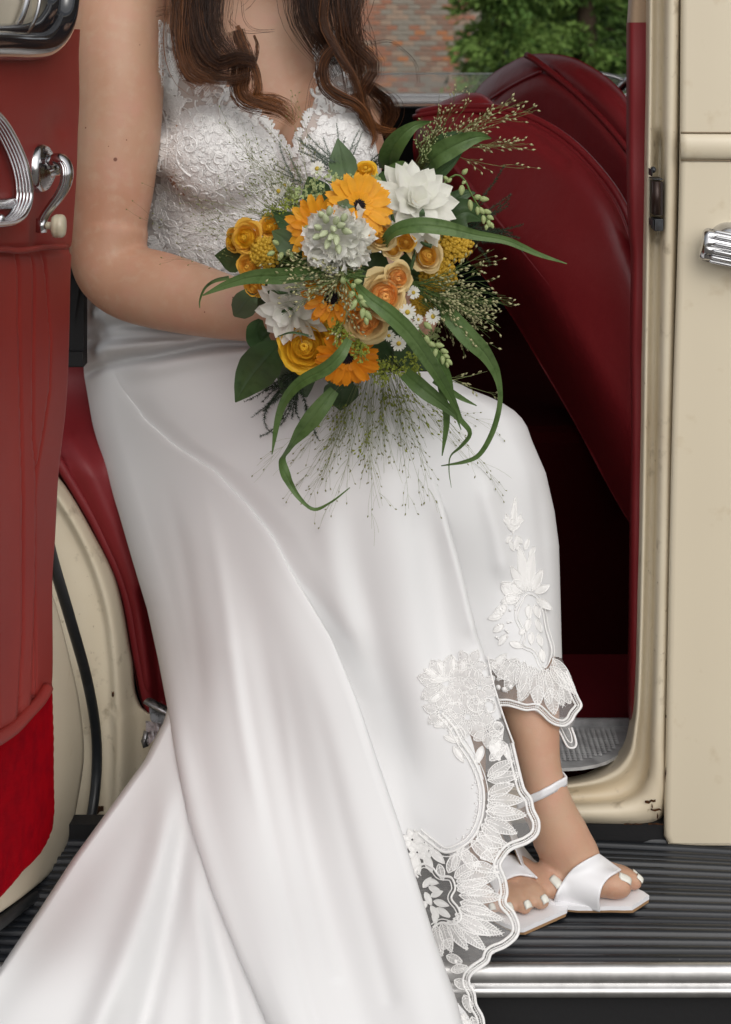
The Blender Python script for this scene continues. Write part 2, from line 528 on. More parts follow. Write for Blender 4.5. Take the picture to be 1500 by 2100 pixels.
def puffed(name, outline, dfun, puff, w, m, parent=None, n=70, thick=.10, folds=None):
    """upholstered panel: closed outline in the picture, rounded edges, closed back"""
    ol = cr(outline, 260, closed=True)
    x0, y0 = ol.min(0); x1, y1 = ol.max(0)
    c = ol.mean(0)
    v, fcs = [], []
    rad = np.concatenate([[0.0], np.linspace(0.12, 0.8, 14), 0.8 + 0.2 * np.sin(np.linspace(.12, 1, 12) * math.pi / 2)])
    L = len(ol)
    pts = []
    for k in rad[1:]:
        pts.append(c + (ol - c) * k)
    g = np.array(pts)
    PX, PY = g[..., 0], g[..., 1]
    d = soft_dist(PX, PY, ol)
    t = np.clip(d / w, 0, 1)
    Y = dfun(PX, PY) + puff * (1 - np.sqrt(np.maximum(0, 1 - (1 - t) ** 2)))
    if folds is not None:
        Y = Y + folds(PX, PY)
    V = Pn(PX, PY, Y).reshape(-1, 3)
    cv = Pn(np.array([c[0]]), np.array([c[1]]), dfun(np.array([c[0]]), np.array([c[1]])) + (folds(np.array([c[0]]), np.array([c[1]])) if folds is not None else 0))
    bk = Pn(c[0] + (ol[:, 0] - c[0]) * .97, c[1] + (ol[:, 1] - c[1]) * .97, Y[-1] + thick)
    bc = bk.mean(0)[None]
    V = np.vstack([V, cv, bk, bc])
    R = len(rad) - 1
    fs = []
    for i in range(R - 1):
        for j in range(L):
            k = (j + 1) % L
            fs.append((i * L + j, i * L + k, (i + 1) * L + k, (i + 1) * L + j))
    ci = R * L
    for j in range(L):
        k = (j + 1) % L
        fs.append((ci, k, j))
        fs.append(((R - 1) * L + j, (R - 1) * L + k, ci + 1 + k, ci + 1 + j))
        fs.append((ci + 1 + L, ci + 1 + j, ci + 1 + k))
    return mk(name, V, fs, m, parent)
def cp(o):
    o.parent = car; o.location = (0, -.5, 0); return o

# near seat back
pip1 = [(850, 240), (871, 235), (910, 229), (956, 228), (1024, 232), (1097, 256), (1169, 303), (1233, 371), (1272, 431), (1296, 495), (1330, 590)]
seat_outline = [(856, 243), (871, 236), (956, 229), (1024, 233), (1097, 257), (1169, 304), (1233, 372), (1272, 432), (1296, 496), (1330, 600), (1350, 800), (1350, 1060), (1310, 1090), (1285, 1062), (1235, 975), (1180, 870), (1110, 750), (1050, 650), (985, 560), (900, 470), (850, 330)]
crease = lambda px, py: .13 * (1 - ss(0, 120, dist_poly(px, py, [(850, 400), (900, 470), (985, 560), (1050, 650), (1110, 750), (1180, 870), (1235, 975), (1290, 1070), (1360, 1200)]))) ** 1.6 + .010 * np.exp(-(dist_poly(px, py, [(985, 232), (1020, 252), (1100, 283), (1160, 330)]) / 10) ** 2) - .035 * np.exp(-(((px - 1130) / 190) ** 2 + ((py - 520) / 230) ** 2))
near = cp(puffed('front_seat_back', seat_outline, yseat1, .055, 60, M['red_seat'], thick=.13, folds=crease))
mb = MB()
for dx, dy in ((0, 0), (7, -9)):
    q = np.array(pip1) + [dx, dy]
    pts = [P(x, y, yseat1(x, y) + .036 + (.004 if dx else 0)) for x, y in cr(q, 60)]
    mk('piping', *tube(pts, .0047 if dx == 0 else .0056, 8), M['red_seat'], near)
# padded roll on top of the near seat
roll = [(868, 236), (900, 212), (930, 199), (956, 191), (985, 192), (1005, 204), (1016, 219), (1016, 240), (960, 248), (900, 248)]
puffed('seat_roll', roll, lambda px, py: yseat1(px, py) + .035, .05, 34, M['red_seat'], near, thick=.05)

# far seat back
yseat2 = lambda px, py: 1.02 - .34 * (px - 970) / 320
far_outline = [(950, 260), (973, 192), (1007, 154), (1042, 131), (1080, 113), (1127, 110), (1178, 119), (1233, 149), (1272, 183), (1300, 222), (1340, 290), (1360, 420), (1350, 560), (1250, 560), (1120, 470), (1000, 400)]
p2 = [(1080, 113), (1097, 122), (1110, 132), (1169, 179), (1205, 212), (1242, 250), (1289, 307), (1330, 365)]
p3 = [(1007, 203), (1040, 182), (1075, 163), (1112, 146)]
def seams(px, py):
    return (.012 * np.exp(-(dist_poly(px, py, p2) / 9) ** 2) + .008 * np.exp(-(dist_poly(px, py, p3) / 6) ** 2)
            + .004 * np.exp(-(dist_poly(px, py, [(1190, 150), (1240, 185), (1290, 232)]) / 5) ** 2))
fseat = cp(puffed('front_seat_back', far_outline, yseat2, .10, 75, M['red_seat'], thick=.12, folds=seams))
mk('piping', *tube([P(x, y, yseat2(x, y) + .012) for x, y in cr(p2, 40)], .0062, 8), M['red_seat'], fseat)
mk('seam', *tube([P(x, y, yseat2(x, y) + .012) for x, y in cr(p3, 20)], .0030, 6), M['red_seat'], fseat)

# rear seat cushion the bride sits on, and its back (mostly hidden)
mb = MB(); mb.add(*box((-.95, .36, ZC - .86), (-.12, 1.40, ZC - .63)))
o = cbuild(mb, 'rear_seat', M['red_seat'], smooth=False); bevel(o, .05, 4)
mb = MB(); mb.add(*box((-1.25, .30, ZC - .80), (-.95, 1.40, ZC - .05)))
o = cbuild(mb, 'rear_seat_back', M['red_seat'], smooth=False); bevel(o, .06, 4)

# ---- door frame: centre pillar, rounded corner and sill in one pressing
I = [(1329, -80), (1327, 150), (1325, 300), (1319, 700), (1313, 1100), (1305, 1400), (1297, 1490), (1282, 1545), (1240, 1583), (1160, 1604), (1000, 1610), (600, 1610), (330, 1610)]
O = [(1398, -80), (1395, 150), (1393, 300), (1386, 700), (1379, 1100), (1372, 1400), (1370, 1520), (1369, 1640), (1330, 1692), (1180, 1692), (1000, 1692), (600, 1692), (330, 1692)]
Ic, Oc = cr(I, 240), None
# sample both with the same parameter
def cr_par(pts, n):
    p = np.asarray(pts, float); p = np.vstack([2 * p[0] - p[1], p, 2 * p[-1] - p[-2]])
    u = np.linspace(0, len(pts) - 1 - 1e-6, n); out = []
    for x in u:
        i = int(x) + 1; t = x - int(x)
        a, b, c, d = p[i - 1], p[i], p[i + 1], p[i + 2]
        out.append(0.5 * ((2 * b) + (-a + c) * t + (2 * a - 5 * b + 4 * c - d) * t * t + (-a + 3 * b - 3 * c + d) * t ** 3))
    return np.array(out)
Ic, Oc = cr_par(I, 320), cr_par(O, 320)
Oc[:, 0] = np.minimum(Oc[:, 0], 1398)
prof_t = np.array([-.10, 0, .05, .10, .15, .20, .27, .36, .44, .48, .52, .57, .64, .74, .84, .92, .97, 1.0, 1.02, 1.02])
prof_y = np.array([.085, .050, .030, .024, .026, .036, .043, .043, .038, .026, .012, .004, .000, -.003, -.001, .004, .011, .022, .045, .10])
PXY = Ic[:, None] + (Oc - Ic)[:, None] * prof_t[None, :, None]
Yd = np.repeat(prof_y[None], len(Ic), 0)
# recess that holds the striker
rec = ss(255, 300, PXY[..., 1]) * (1 - ss(470, 505, PXY[..., 1])) * ((prof_t > .30) & (prof_t < .60))[None]
Yd = Yd + .028 * rec * np.interp(prof_t, [.3, .40, .50, .58], [0, 1, 1, 0])[None]
v = Pn(PXY[..., 0], PXY[..., 1], Yd).reshape(-1, 3)
pil = cpart('door_frame', v, grid_faces(len(Ic), len(prof_t)), M['cream_worn'])
# rust and flaking paint near the sill corner
mb = MB()
for x, y, w, h in [(1334, 1643, 22, 6), (1346, 1662, 22, 5), (1338, 1652, 3, 9), (1349, 1672, 3, 12), (1300, 1690, 40, 3), (1366, 1590, 4, 26), (1367, 1470, 4, 8), (1345, 1690, 30, 4)]:
    a = [(x - w / 2 + w * t, y + rng.normal() * h * .25) for t in np.linspace(0, 1, 6)]
    top = [P(q[0], q[1] - h * (.2 + .4 * rng.random()), -.0045 - .001 * rng.random()) for q in a]
    bot = [P(q[0], q[1] + h * (.2 + .4 * rng.random()), -.0040) for q in a]
    vv = np.array(top + bot); mk('rust_patch', vv, [(i, i + 1, i + 7, i + 6) for i in range(5)], M['rust'], pil)
# striker latch in its recess
mb = MB()
mb.add(*box(P(1333, 368, .028), P(1360, 442, -.003) + [0, 0, 0]))
la = MB()
la.add(*box(P(1330, 344, .022), P(1339, 362, -.002)))
la.add(*box(P(1331, 362, .024), P(1360, 369, -.004)))
la.add(*ellipsoid(P(1340, 348, .004), (.0035, .006, .004), 10, 6))
o = la.build('striker', M['latch'], pil, False); bevel(o, .0012)
la = MB()
la.add(*box(P(1331, 446, .022), P(1341, 466, -.006)))
la.add(*box(P(1335, 444, .024), P(1361, 474, -.004)))
o = la.build('striker', M['latch'], pil, False); bevel(o, .0012)
o = mb.build('striker_plate', mat('brown_steel', (.022, .014, .012), .45, .4), pil, False)
v, f = tube([P(1347, 372, -.004), P(1347, 440, -.004)], .0050, 10)
mk('striker_pin', v, f, mat('brown_pin', (.035, .020, .016), .35, .5), pil)

# red leather binding along the pillar, felt above it
rows = [(46, 1288, 1334), (120, 1288, 1334), (250, 1288, 1331), (300, 1288, 1330), (500, 1294, 1329), (520, 1296, 1328), (700, 1294, 1325), (900, 1296, 1322), (1100, 1294, 1318), (1300, 1292, 1311), (1400, 1290, 1309), (1450, 1290, 1305), (1478, 1293, 1299), (1496, 1295, 1297)]
v, f, _, _ = relief(rows, lambda px, py: .062 + .0015 * np.sin(py / 37.0), 120, 12, (.02, 12), (.006, 6), back=.12, inset=-3, backR=False)
cpart('pillar_binding', v, f, M['red_strip'])
rows = [(-80, 1295, 1333), (20, 1291, 1333), (47, 1289, 1333)]
v, f, _, _ = relief(rows, lambda px, py: .066 + 0 * px, 14, 12, (.025, 14), (.006, 6), back=.12, inset=-3, backR=False)
cpart('pillar_felt', v, f, M['felt'])

# tread plate on the sill: flat, with a raised lip and a stamped pattern
ZT = ZC - .927
ol = [PZ(*q, ZT) for q in cr([(330, 1577), (900, 1577), (1150, 1575), (1200, 1572), (1240, 1563), (1268, 1548), (1283, 1531)], 40)]
ol += [PZ(1276, 1527, ZT), PZ(1288, 1520, ZT), PZ(1292, 1500, ZT), PZ(1292, 1486, ZT), PZ(330, 1486, ZT)]
top = np.array(ol); bot = top - [0, 0, .004]
n = len(top)
tp = cpart('tread_plate', np.vstack([top, bot]), [tuple(range(n))] + [(i, (i + 1) % n, n + (i + 1) % n, n + i) for i in range(n)], M['steel'], smooth=False)
a, b = PZ(330, 1488, ZT), PZ(1292, 1488, ZT)
v, f = tube([a + [0, .004, .0015], b + [0, .004, .0015]], .0065, 10)
mk('plate_lip', v, f, M['steel'], tp)
mb = MB()
cs = .0066
lim = cr([(1130, 1571), (1190, 1566), (1232, 1556), (1262, 1540), (1278, 1520)], 30)
limw = np.array([PZ(*q, ZT) for q in lim])
y_back = PZ(1280, 1496, ZT)[1]
for i in range(-46, 60):
    for j in range(18):
        x = .214 + i * cs; y = y_back - .004 - j * cs
        if x > PZ(1283, 1520, ZT)[0] - .010 or y < .048: continue
        ylim = np.interp(x, limw[:, 0], limw[:, 1])
        if y - cs / 2 < ylim + .003: continue
        h = .0016; q = cs * .47
        pts = np.array([[x, y, ZT + .0003], [x + q, y + q, ZT + h], [x - q, y + q, ZT + .0003], [x - q, y - q, ZT + h], [x + q, y - q, ZT + .0003],
                        [x + q * .95, y, ZT + .0004], [x, y + q * .95, ZT + h * .9], [x - q * .95, y, ZT + .0004], [x, y - q * .95, ZT + h * .9]])
        mb.add(pts, [(0, 5, 1), (0, 1, 6), (0, 6, 2), (0, 2, 7), (0, 7, 3), (0, 3, 8), (0, 8, 4), (0, 4, 5)])
tag(mb.build('tread_pattern', M['steel'], tp, False), kind='stuff')
mb = MB()   # left end of the plate where it shows beside the dress
mb.add(*tube(cr([P(303, 1437, .10), P(322, 1448, .09), P(352, 1462, .085)], 8), .0075, 8, flat=(1, .5)))
vv = np.array([P(306, 1450, .10), P(345, 1462, .088), P(322, 1500, .075), P(309, 1476, .09)]); mb.add(vv, [(0, 1, 2, 3)])
mb.add(*tube([P(302, 1500, .072), P(296, 1520, .068), P(300, 1532, .066)], .004, 6))
vv = np.array([P(299, 1478, .074), P(332, 1484, .070), P(318, 1515, .066), P(302, 1532, .064)]); mb.add(vv, [(0, 1, 2, 3)])
mb.build('plate_end', M['old_chrome'], tp)

# ---- front door (shut): flush skin, waist moulding, handle
dl = lambda py: np.interp(py, [-100, 300, 1730], [1397, 1395, 1362])
rows = [(-120, 1397, 2200), (300, 1394, 2200), (900, 1378, 2200), (1500, 1366, 2200), (1712, 1362, 2200), (1722, 1364, 2200), (1729, 1370, 2200)]
def ydoor(px, py):
    return -.006 - .010 * np.sin(np.clip((py + 100) / 1830, 0, 1) * math.pi) - .006 * ss(1370, 1500, px) + .010 * ss(1500, 2200, px)
v, f, PXd, PYd = relief(rows, ydoor, 120, 60, (.006, 5), (.006, 6), back=.05, inset=6)
fd = cpart('front_door', v, f, M['cream'])
mb = MB()   # rolled bottom edge
mb.add(*tube([P(x, 1729, ydoor(np.array(x), np.array(1729)) + .006) for x in np.linspace(1371, 2200, 20)], .003, 8))
mb.build('door_edge', M['cream'], fd)
mo = []
for x in np.linspace(1396, 2200, 60):
    mo.append(P(x, 300 + .006 * (x - 1396), float(ydoor(np.array(x), np.array(300)))))
v, f = tube(mo, .0155, 16, flat=(.55, 1))
mk('waist_moulding', v, f, M['cream'], fd)
mb = MB()
mb.add(*tube([p + [0, -.0015, .0165] for p in mo], .0012, 6)); mb.add(*tube([p + [0, -.0015, -.0165] for p in mo], .0012, 6))
mb.build('moulding_seam', mat('dark_cream_line', (.20, .15, .09), .6), fd)  # thin darker lines along the upper and lower edges of the moulding
fr = cr([P(1478, -60, -.022), P(1482, 10, -.022), P(1492, 40, -.022), P(1520, 62, -.022), P(1600, 70, -.022)], 30)
# handle: boss, then a ribbed grip
mb = MB()
c = P(1497, 499, -.028)
for (rr, yy) in [(0, 0)]:
    prof = [(0.0, -.020), (.012, -.019), (.019, -.013), (.0235, -.004), (.0245, .004), (.0245, .014)]
    ang = np.linspace(0, 2 * math.pi, 32, endpoint=False)
    vv = np.array([[c[0] + r * math.cos(t), c[1] + y, c[2] + r * math.sin(t)] for r, y in prof for t in ang])
    mb.add(vv, [(i * 32 + j, i * 32 + (j + 1) % 32, (i + 1) * 32 + (j + 1) % 32, (i + 1) * 32 + j) for i in range(len(prof) - 1) for j in range(32)])
hd = mb.build('handle_boss', M['chrome'], fd)
mb = MB()
ax = nrm(np.array([1, -.06, -.20])); up = nrm(np.array([.20, 0, 1.0])); out = np.array([0, -1.0, 0])
st = P(1438, 499, -.040)
prof = []
for k in range(41):
    t = k / 40; a = (t - .5) * math.radians(190)
    rad = .0195 * (1 - (.30 if (k % 8) in (3, 4, 5) and 3 < k < 38 else 0))
    prof.append((math.sin(a) * rad, math.cos(a) * rad * .8))
vv = []
L = np.concatenate([[0, .002, .005], np.linspace(.009, .16, 10)])
for i, q in enumerate(L):
    sc = [.80, .93, 1.0][min(i, 2)]
    for jj, (u_, o_) in enumerate(prof):
        full = (math.sin((jj / 40 - .5) * math.radians(190)) * .0195, math.cos((jj / 40 - .5) * math.radians(190)) * .0156)
        w_ = 0 if i < 3 else min(1, (i - 2) / 2)
        uu = full[0] * (1 - w_) + u_ * w_; oo = full[1] * (1 - w_) + o_ * w_
        vv.append(st + ax * q + up * uu * sc + out * oo * sc)
mb.add(np.array(vv), [tuple(q) for q in grid_faces(len(L), 41)])
mb.add(np.array(vv[:41]), [tuple(range(41))])
for k in range(6):
    a_ = (k / 5 - .5) * math.radians(128)
    o2 = up * math.sin(a_) * .0196 + out * math.cos(a_) * .0160
    mb.add(*tube([st + ax * q + o2 * s_ for q, s_ in ((.010, .90), (.014, 1.0), (.06, 1.02), (.15, 1.02))], [.0010, .0024, .0025, .0025], 8))
mb.build('door_handle', M['chrome'], fd)

# ---- running board: ribbed rubber, bright edge strip, dark valance
mb = MB()
nx, prof = 60, []
y0, y1 = -.262, .028
nr = 19
ys, zs_ = [], []
for i in range(nr):
    a = y0 + (y1 - y0) * i / nr; w = (y1 - y0) / nr
    big = (.0050, .0066, .0042, .0074, .0056)[i * 7 % 5]
    for t, h in [(0, 0), (.10, .0), (.2, .75), (.34, 1), (.62, 1), (.78, .75), (.88, 0)]:
        ys.append(a + w * t); zs_.append(h * big)
ys, zs_ = np.array(ys), np.array(zs_)
X = np.linspace(-1.3, 1.5, nx)
XX, YY = np.meshgrid(X, ys, indexing='ij')
sway = .14 * np.clip(XX - .22, 0, None) ** 1.3 * ((YY - y0) / (y1 - y0)) * 1.2
V = np.stack([XX, YY - sway * np.clip(1 - (YY > .09), 0, 1), BZ - .008 + np.repeat(zs_[None], nx, 0)], -1)
brd = cpart('running_board', *box((-1.3, -.262, BZ - .03), (1.5, .030, BZ - .0085)), M['rubber'], smooth=False)
mk('ribbed_mat', V.reshape(-1, 3), grid_faces(nx, len(ys)), M['mat_rubber'], brd)
mb = MB()
pr = [(-.262, .000), (-.264, .003), (-.268, .004), (-.272, .002), (-.2745, -.003), (-.2755, -.009), (-.2755, -.012), (-.2715, -.013), (-.2715, -.016), (-.2765, -.017), (-.2785, -.021), (-.2780, -.026), (-.270, -.029)]
vv = np.array([[x, y, BZ + z] for x in X for y, z in pr])
mb.add(vv, grid_faces(nx, len(pr)))
mb.build('edge_strip', M['strip'], brd)
v, f = box((-1.3, -.262, BZ - .22), (1.5, -.20, BZ - .031)); mk('valance', v, f, M['black'], brd, False)
v, f = box((-1.3, .005, BZ - .2), (1.5, .03, zs(1691, .005))); cpart('sill_underside', v, f, M['black'], smooth=False)

# ---- left jamb: curved pressing over the wheel arch, red bolster inside it, belt strap
rowsJ = [(930, 0, 100), (965, 0, 112), (1000, 0, 137), (1080, 0, 184), (1200, 0, 241), (1350, 0, 271), (1450, 0, 291), (1478, 0, 330), (1520, 0, 340), (1620, 0, 330), (1760, 0, 330), (1860, 0, 330)]
ridge = cr([(60, 940), (110, 1010), (160, 1090), (200, 1180), (226, 1280), (238, 1420), (242, 1560), (236, 1700)], 40)
def yj(px, py):
    xr = np.interp(py, ridge[:, 1], ridge[:, 0])
    d = px - xr
    return .150 + .030 * ss(0, 45, d) + .016 * ss(0, -14, d) * (1 - ss(-14, -70, d) * .4) - .0
v, f, _, _ = relief(rowsJ, yj, 110, 60, (0, 1), (.02, 8), back=.05, inset=4, backL=False)
jm = cpart('wheel_arch_jamb', v, f, M['cream_worn'])
mb = MB()
for x, y, w, h in [(196, 1600, 7, 30), (203, 1660, 20, 18), (212, 1676, 14, 8), (232, 1425, 5, 14), (195, 1640, 6, 30)]:
    a = [(x - w / 2 + w * t, y) for t in np.linspace(0, 1, 6)]
    vv = np.array([P(q[0], q[1] - h * (.2 + .4 * rng.random()), .148) for q in a] + [P(q[0], q[1] + h * (.2 + .4 * rng.random()), .148) for q in a])
    mk('rust_patch', vv, [(i, i + 1, i + 7, i + 6) for i in range(5)], M['rust'], jm)
rowsB = [(690, 110, 230), (745, 100, 260), (850, 100, 270), (925, 110, 290), (965, 114, 300), (1000, 138, 310), (1080, 186, 330), (1200, 243, 345), (1350, 273, 360), (1440, 292, 370), (1470, 306, 372)]
bol = lambda px, py: .195 + .115 * (1 - ss(760, 980, py)) - .012 * np.exp(-(dist_poly(px, py, [(150, 900), (230, 1080), (290, 1250), (310, 1400)]) / 26) ** 2) + .02 * np.exp(-(dist_poly(px, py, [(300, 1220), (318, 1330), (330, 1440)]) / 14) ** 2)
v, f, _, _ = relief(rowsB, bol, 90, 30, (.03, 20), (.05, 60), back=.08, inset=-2, backR=False)
bo = cpart('wheel_arch_bolster', v, f, M['red_strip'])
mb = MB()
mb.add(*tube([P(x, y, .196) for x, y in cr([(112, 935), (132, 965), (160, 1010), (205, 1090), (256, 1205), (285, 1350), (302, 1430), (316, 1462)], 50)], .0075, 8))
mb.build('piping', M['red_strip'], bo)
mb = MB()
mb.add(*box(P(100, 744, .20), P(172, 480, .172)))
mb.add(*box(P(128, 746, .175), P(170, 722, .160)))
mb.add(*box(P(136, 560, .175), P(155, 551, .160)))
vv = np.array([P(144, 572, .168), P(166, 572, .168), P(152, 662, .168), P(150, 662, .168)]); mb.add(vv, [(0, 1, 2, 3)])
cbuild(mb, 'check_strap', M['black'], smooth=False)
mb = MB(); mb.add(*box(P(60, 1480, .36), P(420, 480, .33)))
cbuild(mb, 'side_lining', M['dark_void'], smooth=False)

# ---- rear door, swung open towards the camera: built in its own plane
X0, KX = -.353, .105
NV = nrm(np.array([1, -KX, 0]))
def PP(px, py, off=0.0):
    px, py = np.asarray(px, float), np.asarray(py, float)
    a = (px - CX) / F
    y = (X0 + off - 2 * a) / (a - KX)
    s = (D + y) / F
    return np.stack([(px - CX) * s, y, ZC - (py - HY) * s], -1)
posP = lambda px, py, off: PP(px, py, 0) + NV * off[..., None]
# outer shell with the wheel-arch curve
rowsS = [(-60, -90, 150), (120, -90, 140), (600, -90, 124), (1000, -90, 98), (1130, -90, 101), (1250, -90, 138), (1350, -90, 163), (1450, -90, 184), (1540, -90, 192), (1650, -90, 178), (1730, -90, 160), (1790, -90, 125), (1830, -90, 80), (1860, -90, 40), (1890, -90, -5)]
v, f, _, _ = relief(rowsS, lambda px, py: -.006 + 0 * px, 120, 24, (0, 1), (-.012, 14), back=-.06, inset=6, pos=posP)
rd = cpart('rear_door', v, f, M['cream'])
mb = MB()
sealp = cr([(98, 1105), (112, 1160), (146, 1275), (178, 1390), (196, 1490), (199, 1570), (192, 1650), (176, 1720), (146, 1780), (116, 1812), (60, 1846), (0, 1893), (-80, 1950)], 90)
mb.add(*tube(PP(sealp[:, 0], sealp[:, 1], -.010), .0068, 10))
mb.build('rubber_seal', M['rubber'], rd)
# red leather trim panel: plain above the waist piping, pleated below
rowsT = [(60, -90, 155), (115, -90, 152), (200, -90, 149), (300, -90, 143), (400, -90, 140), (505, -90, 137), (560, -90, 135), (700, -90, 132), (800, -90, 128), (860, -90, 123), (900, -90, 118), (960, -90, 111), (1100, -90, 103), (1200, -90, 97), (1350, -90, 98), (1412, -90, 95), (1440, -90, 72), (1480, -90, 30), (1513, -90, -6), (1530, -90, -30)]
pl = [[(72, 520), (77, 600), (85, 700), (82, 800), (70, 880), (56, 960), (51, 1020), (52, 1200), (55, 1400), (50, 1460)],
      [(47, 530), (47, 700), (45, 900), (49, 960), (48, 1200), (40, 1480)],
      [(14, 530), (18, 760), (22, 1000), (22, 1300), (12, 1500)], [(-30, 530), (-26, 1500)]]
def trimoff(px, py):
    o = .010 + .004 * np.sin(np.clip((py - 110) / 390, 0, 1) * math.pi)
    for q in pl:
        q = np.array(q, float)
        xx = np.interp(py, q[:, 1], q[:, 0])
        d = px - xx
        on = ss(512, 545, py)
        o = o - on * .0085 * np.exp(-(d / 2.6) ** 2) + on * .0042 * np.exp(-np.clip(-d, 0, None) / 20.0) * (d < 0)
    o = o - .004 * np.exp(-((py - 512) / 6.0) ** 2)
    o = o - .006 * np.exp(-(((px - 100) / 26) ** 2 + ((py - 262) / 40) ** 2)) - .004 * np.exp(-((px - 60) / 14) ** 2) * np.exp(-((py - 480) / 60) ** 2)
    return o
v, f, _, _ = relief(rowsT, trimoff, 220, 90, (0, 1), (-.008, 10), back=-.012, inset=2, pos=posP, backL=False)
mk('trim_panel', v, f, M['red'], rd)
mb = MB()
w = cr([(-90, 516), (0, 511), (30, 514), (60, 512), (90, 507), (120, 506), (136, 506)], 40)
mk('piping', *tube(PP(w[:, 0], w[:, 1], .018), .0034, 8), M['red'], rd)
w = cr([(-90, 1560), (-20, 1524), (8, 1508), (30, 1492), (60, 1460), (82, 1436), (97, 1412)], 40)
mk('piping', *tube(PP(w[:, 0], w[:, 1], .014), .0072, 10), M['red'], rd)
rowsC = [(1395, -90, 99), (1436, -90, 101), (1565, -90, 103), (1640, -90, 104), (1690, -90, 102), (1715, -90, 94), (1742, -90, 80), (1790, -90, 35), (1833, -90, -2), (1880, -90, -60)]
v, f, _, _ = relief(rowsC, lambda px, py: .006 + .0006 * np.sin(px * .9 + py * .4) * np.sin(py * .7), 90, 40, (0, 1), (-.002, 3), back=-.006, inset=1, pos=posP, backL=False)
mk('carpet_panel', v, f, M['carpet'], rd)
mb = MB()
w = cr([(103, 1560), (105.5, 1640), (104, 1690), (96, 1716), (82, 1744), (37, 1792), (0, 1835), (-60, 1885)], 50)
mb.add(*tube(PP(w[:, 0], w[:, 1], .0035), .0022, 6))
mb.build('carpet_edge', mat('grey_edging', (.22, .19, .18), .6), rd)
# black lacquered window surround with a bright inner bead
mb = MB()
w1 = cr([(137, -90), (138, -40), (136, 10), (128, 48), (112, 76), (88, 92), (50, 95), (0, 93), (-90, 93)], 70)
q = PP(w1[:, 0], w1[:, 1], .018)
mb.add(*tube(q, .0150, 18, flat=(1, 1)))
w1 = cr([(112, -90), (112, -40), (105, 10), (88, 45), (60, 66), (0, 74), (-90, 74)], 60)
mb.add(*tube(PP(w1[:, 0], w1[:, 1], .004), .013, 14))
mb.build('window_surround', M['black_gloss'], rd)
mb = MB()
w1 = cr([(62, -90), (58, -20), (48, 25), (30, 60), (0, 76), (-90, 78)], 50)
mb.add(*tube(PP(w1[:, 0], w1[:, 1], .002), .0042, 8))
w1 = cr([(90, -90), (82, 0), (70, 45), (52, 70), (20, 86), (-90, 90)], 50)
mb.add(*tube(PP(w1[:, 0], w1[:, 1], .015), .0022, 8))
mb.build('window_bead', M['chrome'], rd)
vv = PP(np.array([-90, 66, 66, -90]), np.array([-90, -90, 84, 84]), -.004)
mk('window_pane', vv, [(0, 1, 2, 3)], M['glass'], rd, False)
vv = PP(np.array([-160, 70, 70, -160]), np.array([-110, -110, 100, 100]), -.05)
mk('outside_view_sheet', vv, [(0, 1, 2, 3)], mat('pale_outside_tone', (.62, .60, .52), .5), rd, False)  # added pale sheet standing in for the bright outside behind the pane
# ribbed chrome pull
mb = MB()
w1 = cr([(-60, 205), (-20, 225), (4, 248), (24, 280), (42, 318), (54, 355), (59, 390), (56, 418), (46, 440), (30, 453), (8, 459), (-40, 462)], 70)
q = PP(w1[:, 0] - 9, w1[:, 1], .026)
for k, o_ in enumerate((-.0072, -.0036, 0, .0036, .0072)):
    mb.add(*tube(q + NV * o_, .0030, 8))
w2 = cr([(-60, 240), (-6, 268), (20, 310), (36, 350), (42, 385), (36, 408), (16, 418), (-40, 420)], 50)
mb.add(*tube(PP(w2[:, 0], w2[:, 1], .014), .0065, 10))
mb.build('pull_handle', M['chrome'], rd)
v, f = ellipsoid(PP(2, 447, .026), (.004, .004, .004), 10, 6); mk('screw', v, f, M['chrome'], rd)
vv = cr([(-60, 232), (0, 262), (30, 312), (46, 352), (50, 400), (38, 432), (0, 444), (-60, 444)], 40)
qq = PP(vv[:, 0], vv[:, 1], .016)
# window winder: stepped escutcheon, curved ribbed arm, ivory knob
mb = MB()
EC = PP(77, 345, .012)
TU = np.array([KX, 1, 0]); TU = nrm(TU); UP = np.array([0, 0, 1.0])
prof = [(.0, .026), (.007, .026), (.009, .018), (.012, .016), (.0135, .0175), (.015, .0145), (.0165, .016), (.0185, .0125), (.020, .014), (.022, .010), (.0235, .0115), (.0265, .006), (.0275, -.004)]
ang = np.linspace(0, 2 * math.pi, 36, endpoint=False)
vv = np.array([EC + NV * h + TU * (r * math.cos(t)) + UP * (r * math.sin(t)) for r, h in prof for t in ang])
mb.add(vv, [(i * 36 + j, i * 36 + (j + 1) % 36, (i + 1) * 36 + (j + 1) % 36, (i + 1) * 36 + j) for i in range(len(prof) - 1) for j in range(36)])
mb.build('escutcheon', M['chrome'], rd)
mb = MB()
yc = float(EC[1])
arm = [(104, 334), (116, 326), (128, 330), (136, 342), (138, 360), (134, 380), (122, 402), (108, 420), (96, 436), (88, 452), (86, 466)]
aw = np.interp(np.linspace(0, 1, 40), [0, .12, .3, .55, .8, 1], [.0075, .0088, .0082, .0070, .0058, .0062])
ap = cr(arm, 40)
q = np.array([P(x, y, yc - .012 - .012 * min(1, i / 12)) for i, (x, y) in enumerate(ap)])
mb.add(*tube(q, aw, 10, flat=(1, .8)))
for o_ in (.003, .0055):
    tt, aa, bb = frames(q)
    mb.add(*tube(q[6:-3] + (aa * (.75 * aw[:, None]) + np.array([o_ - .002, -.0045, 0]))[6:-3], .0016, 6))
mb.add(*tube([P(92, 340, yc - .004), P(108, 334, yc - .012)], .0085, 12))
mb.add(*tube([P(86, 448, yc - .024), P(85, 476, yc - .024)], .0062, 12))
mb.build('window_crank', M['chrome'], rd)
mb = MB()
mb.add(*tube([P(92, 462, yc - .024), P(108, 463, yc - .024)], .0042, 10))
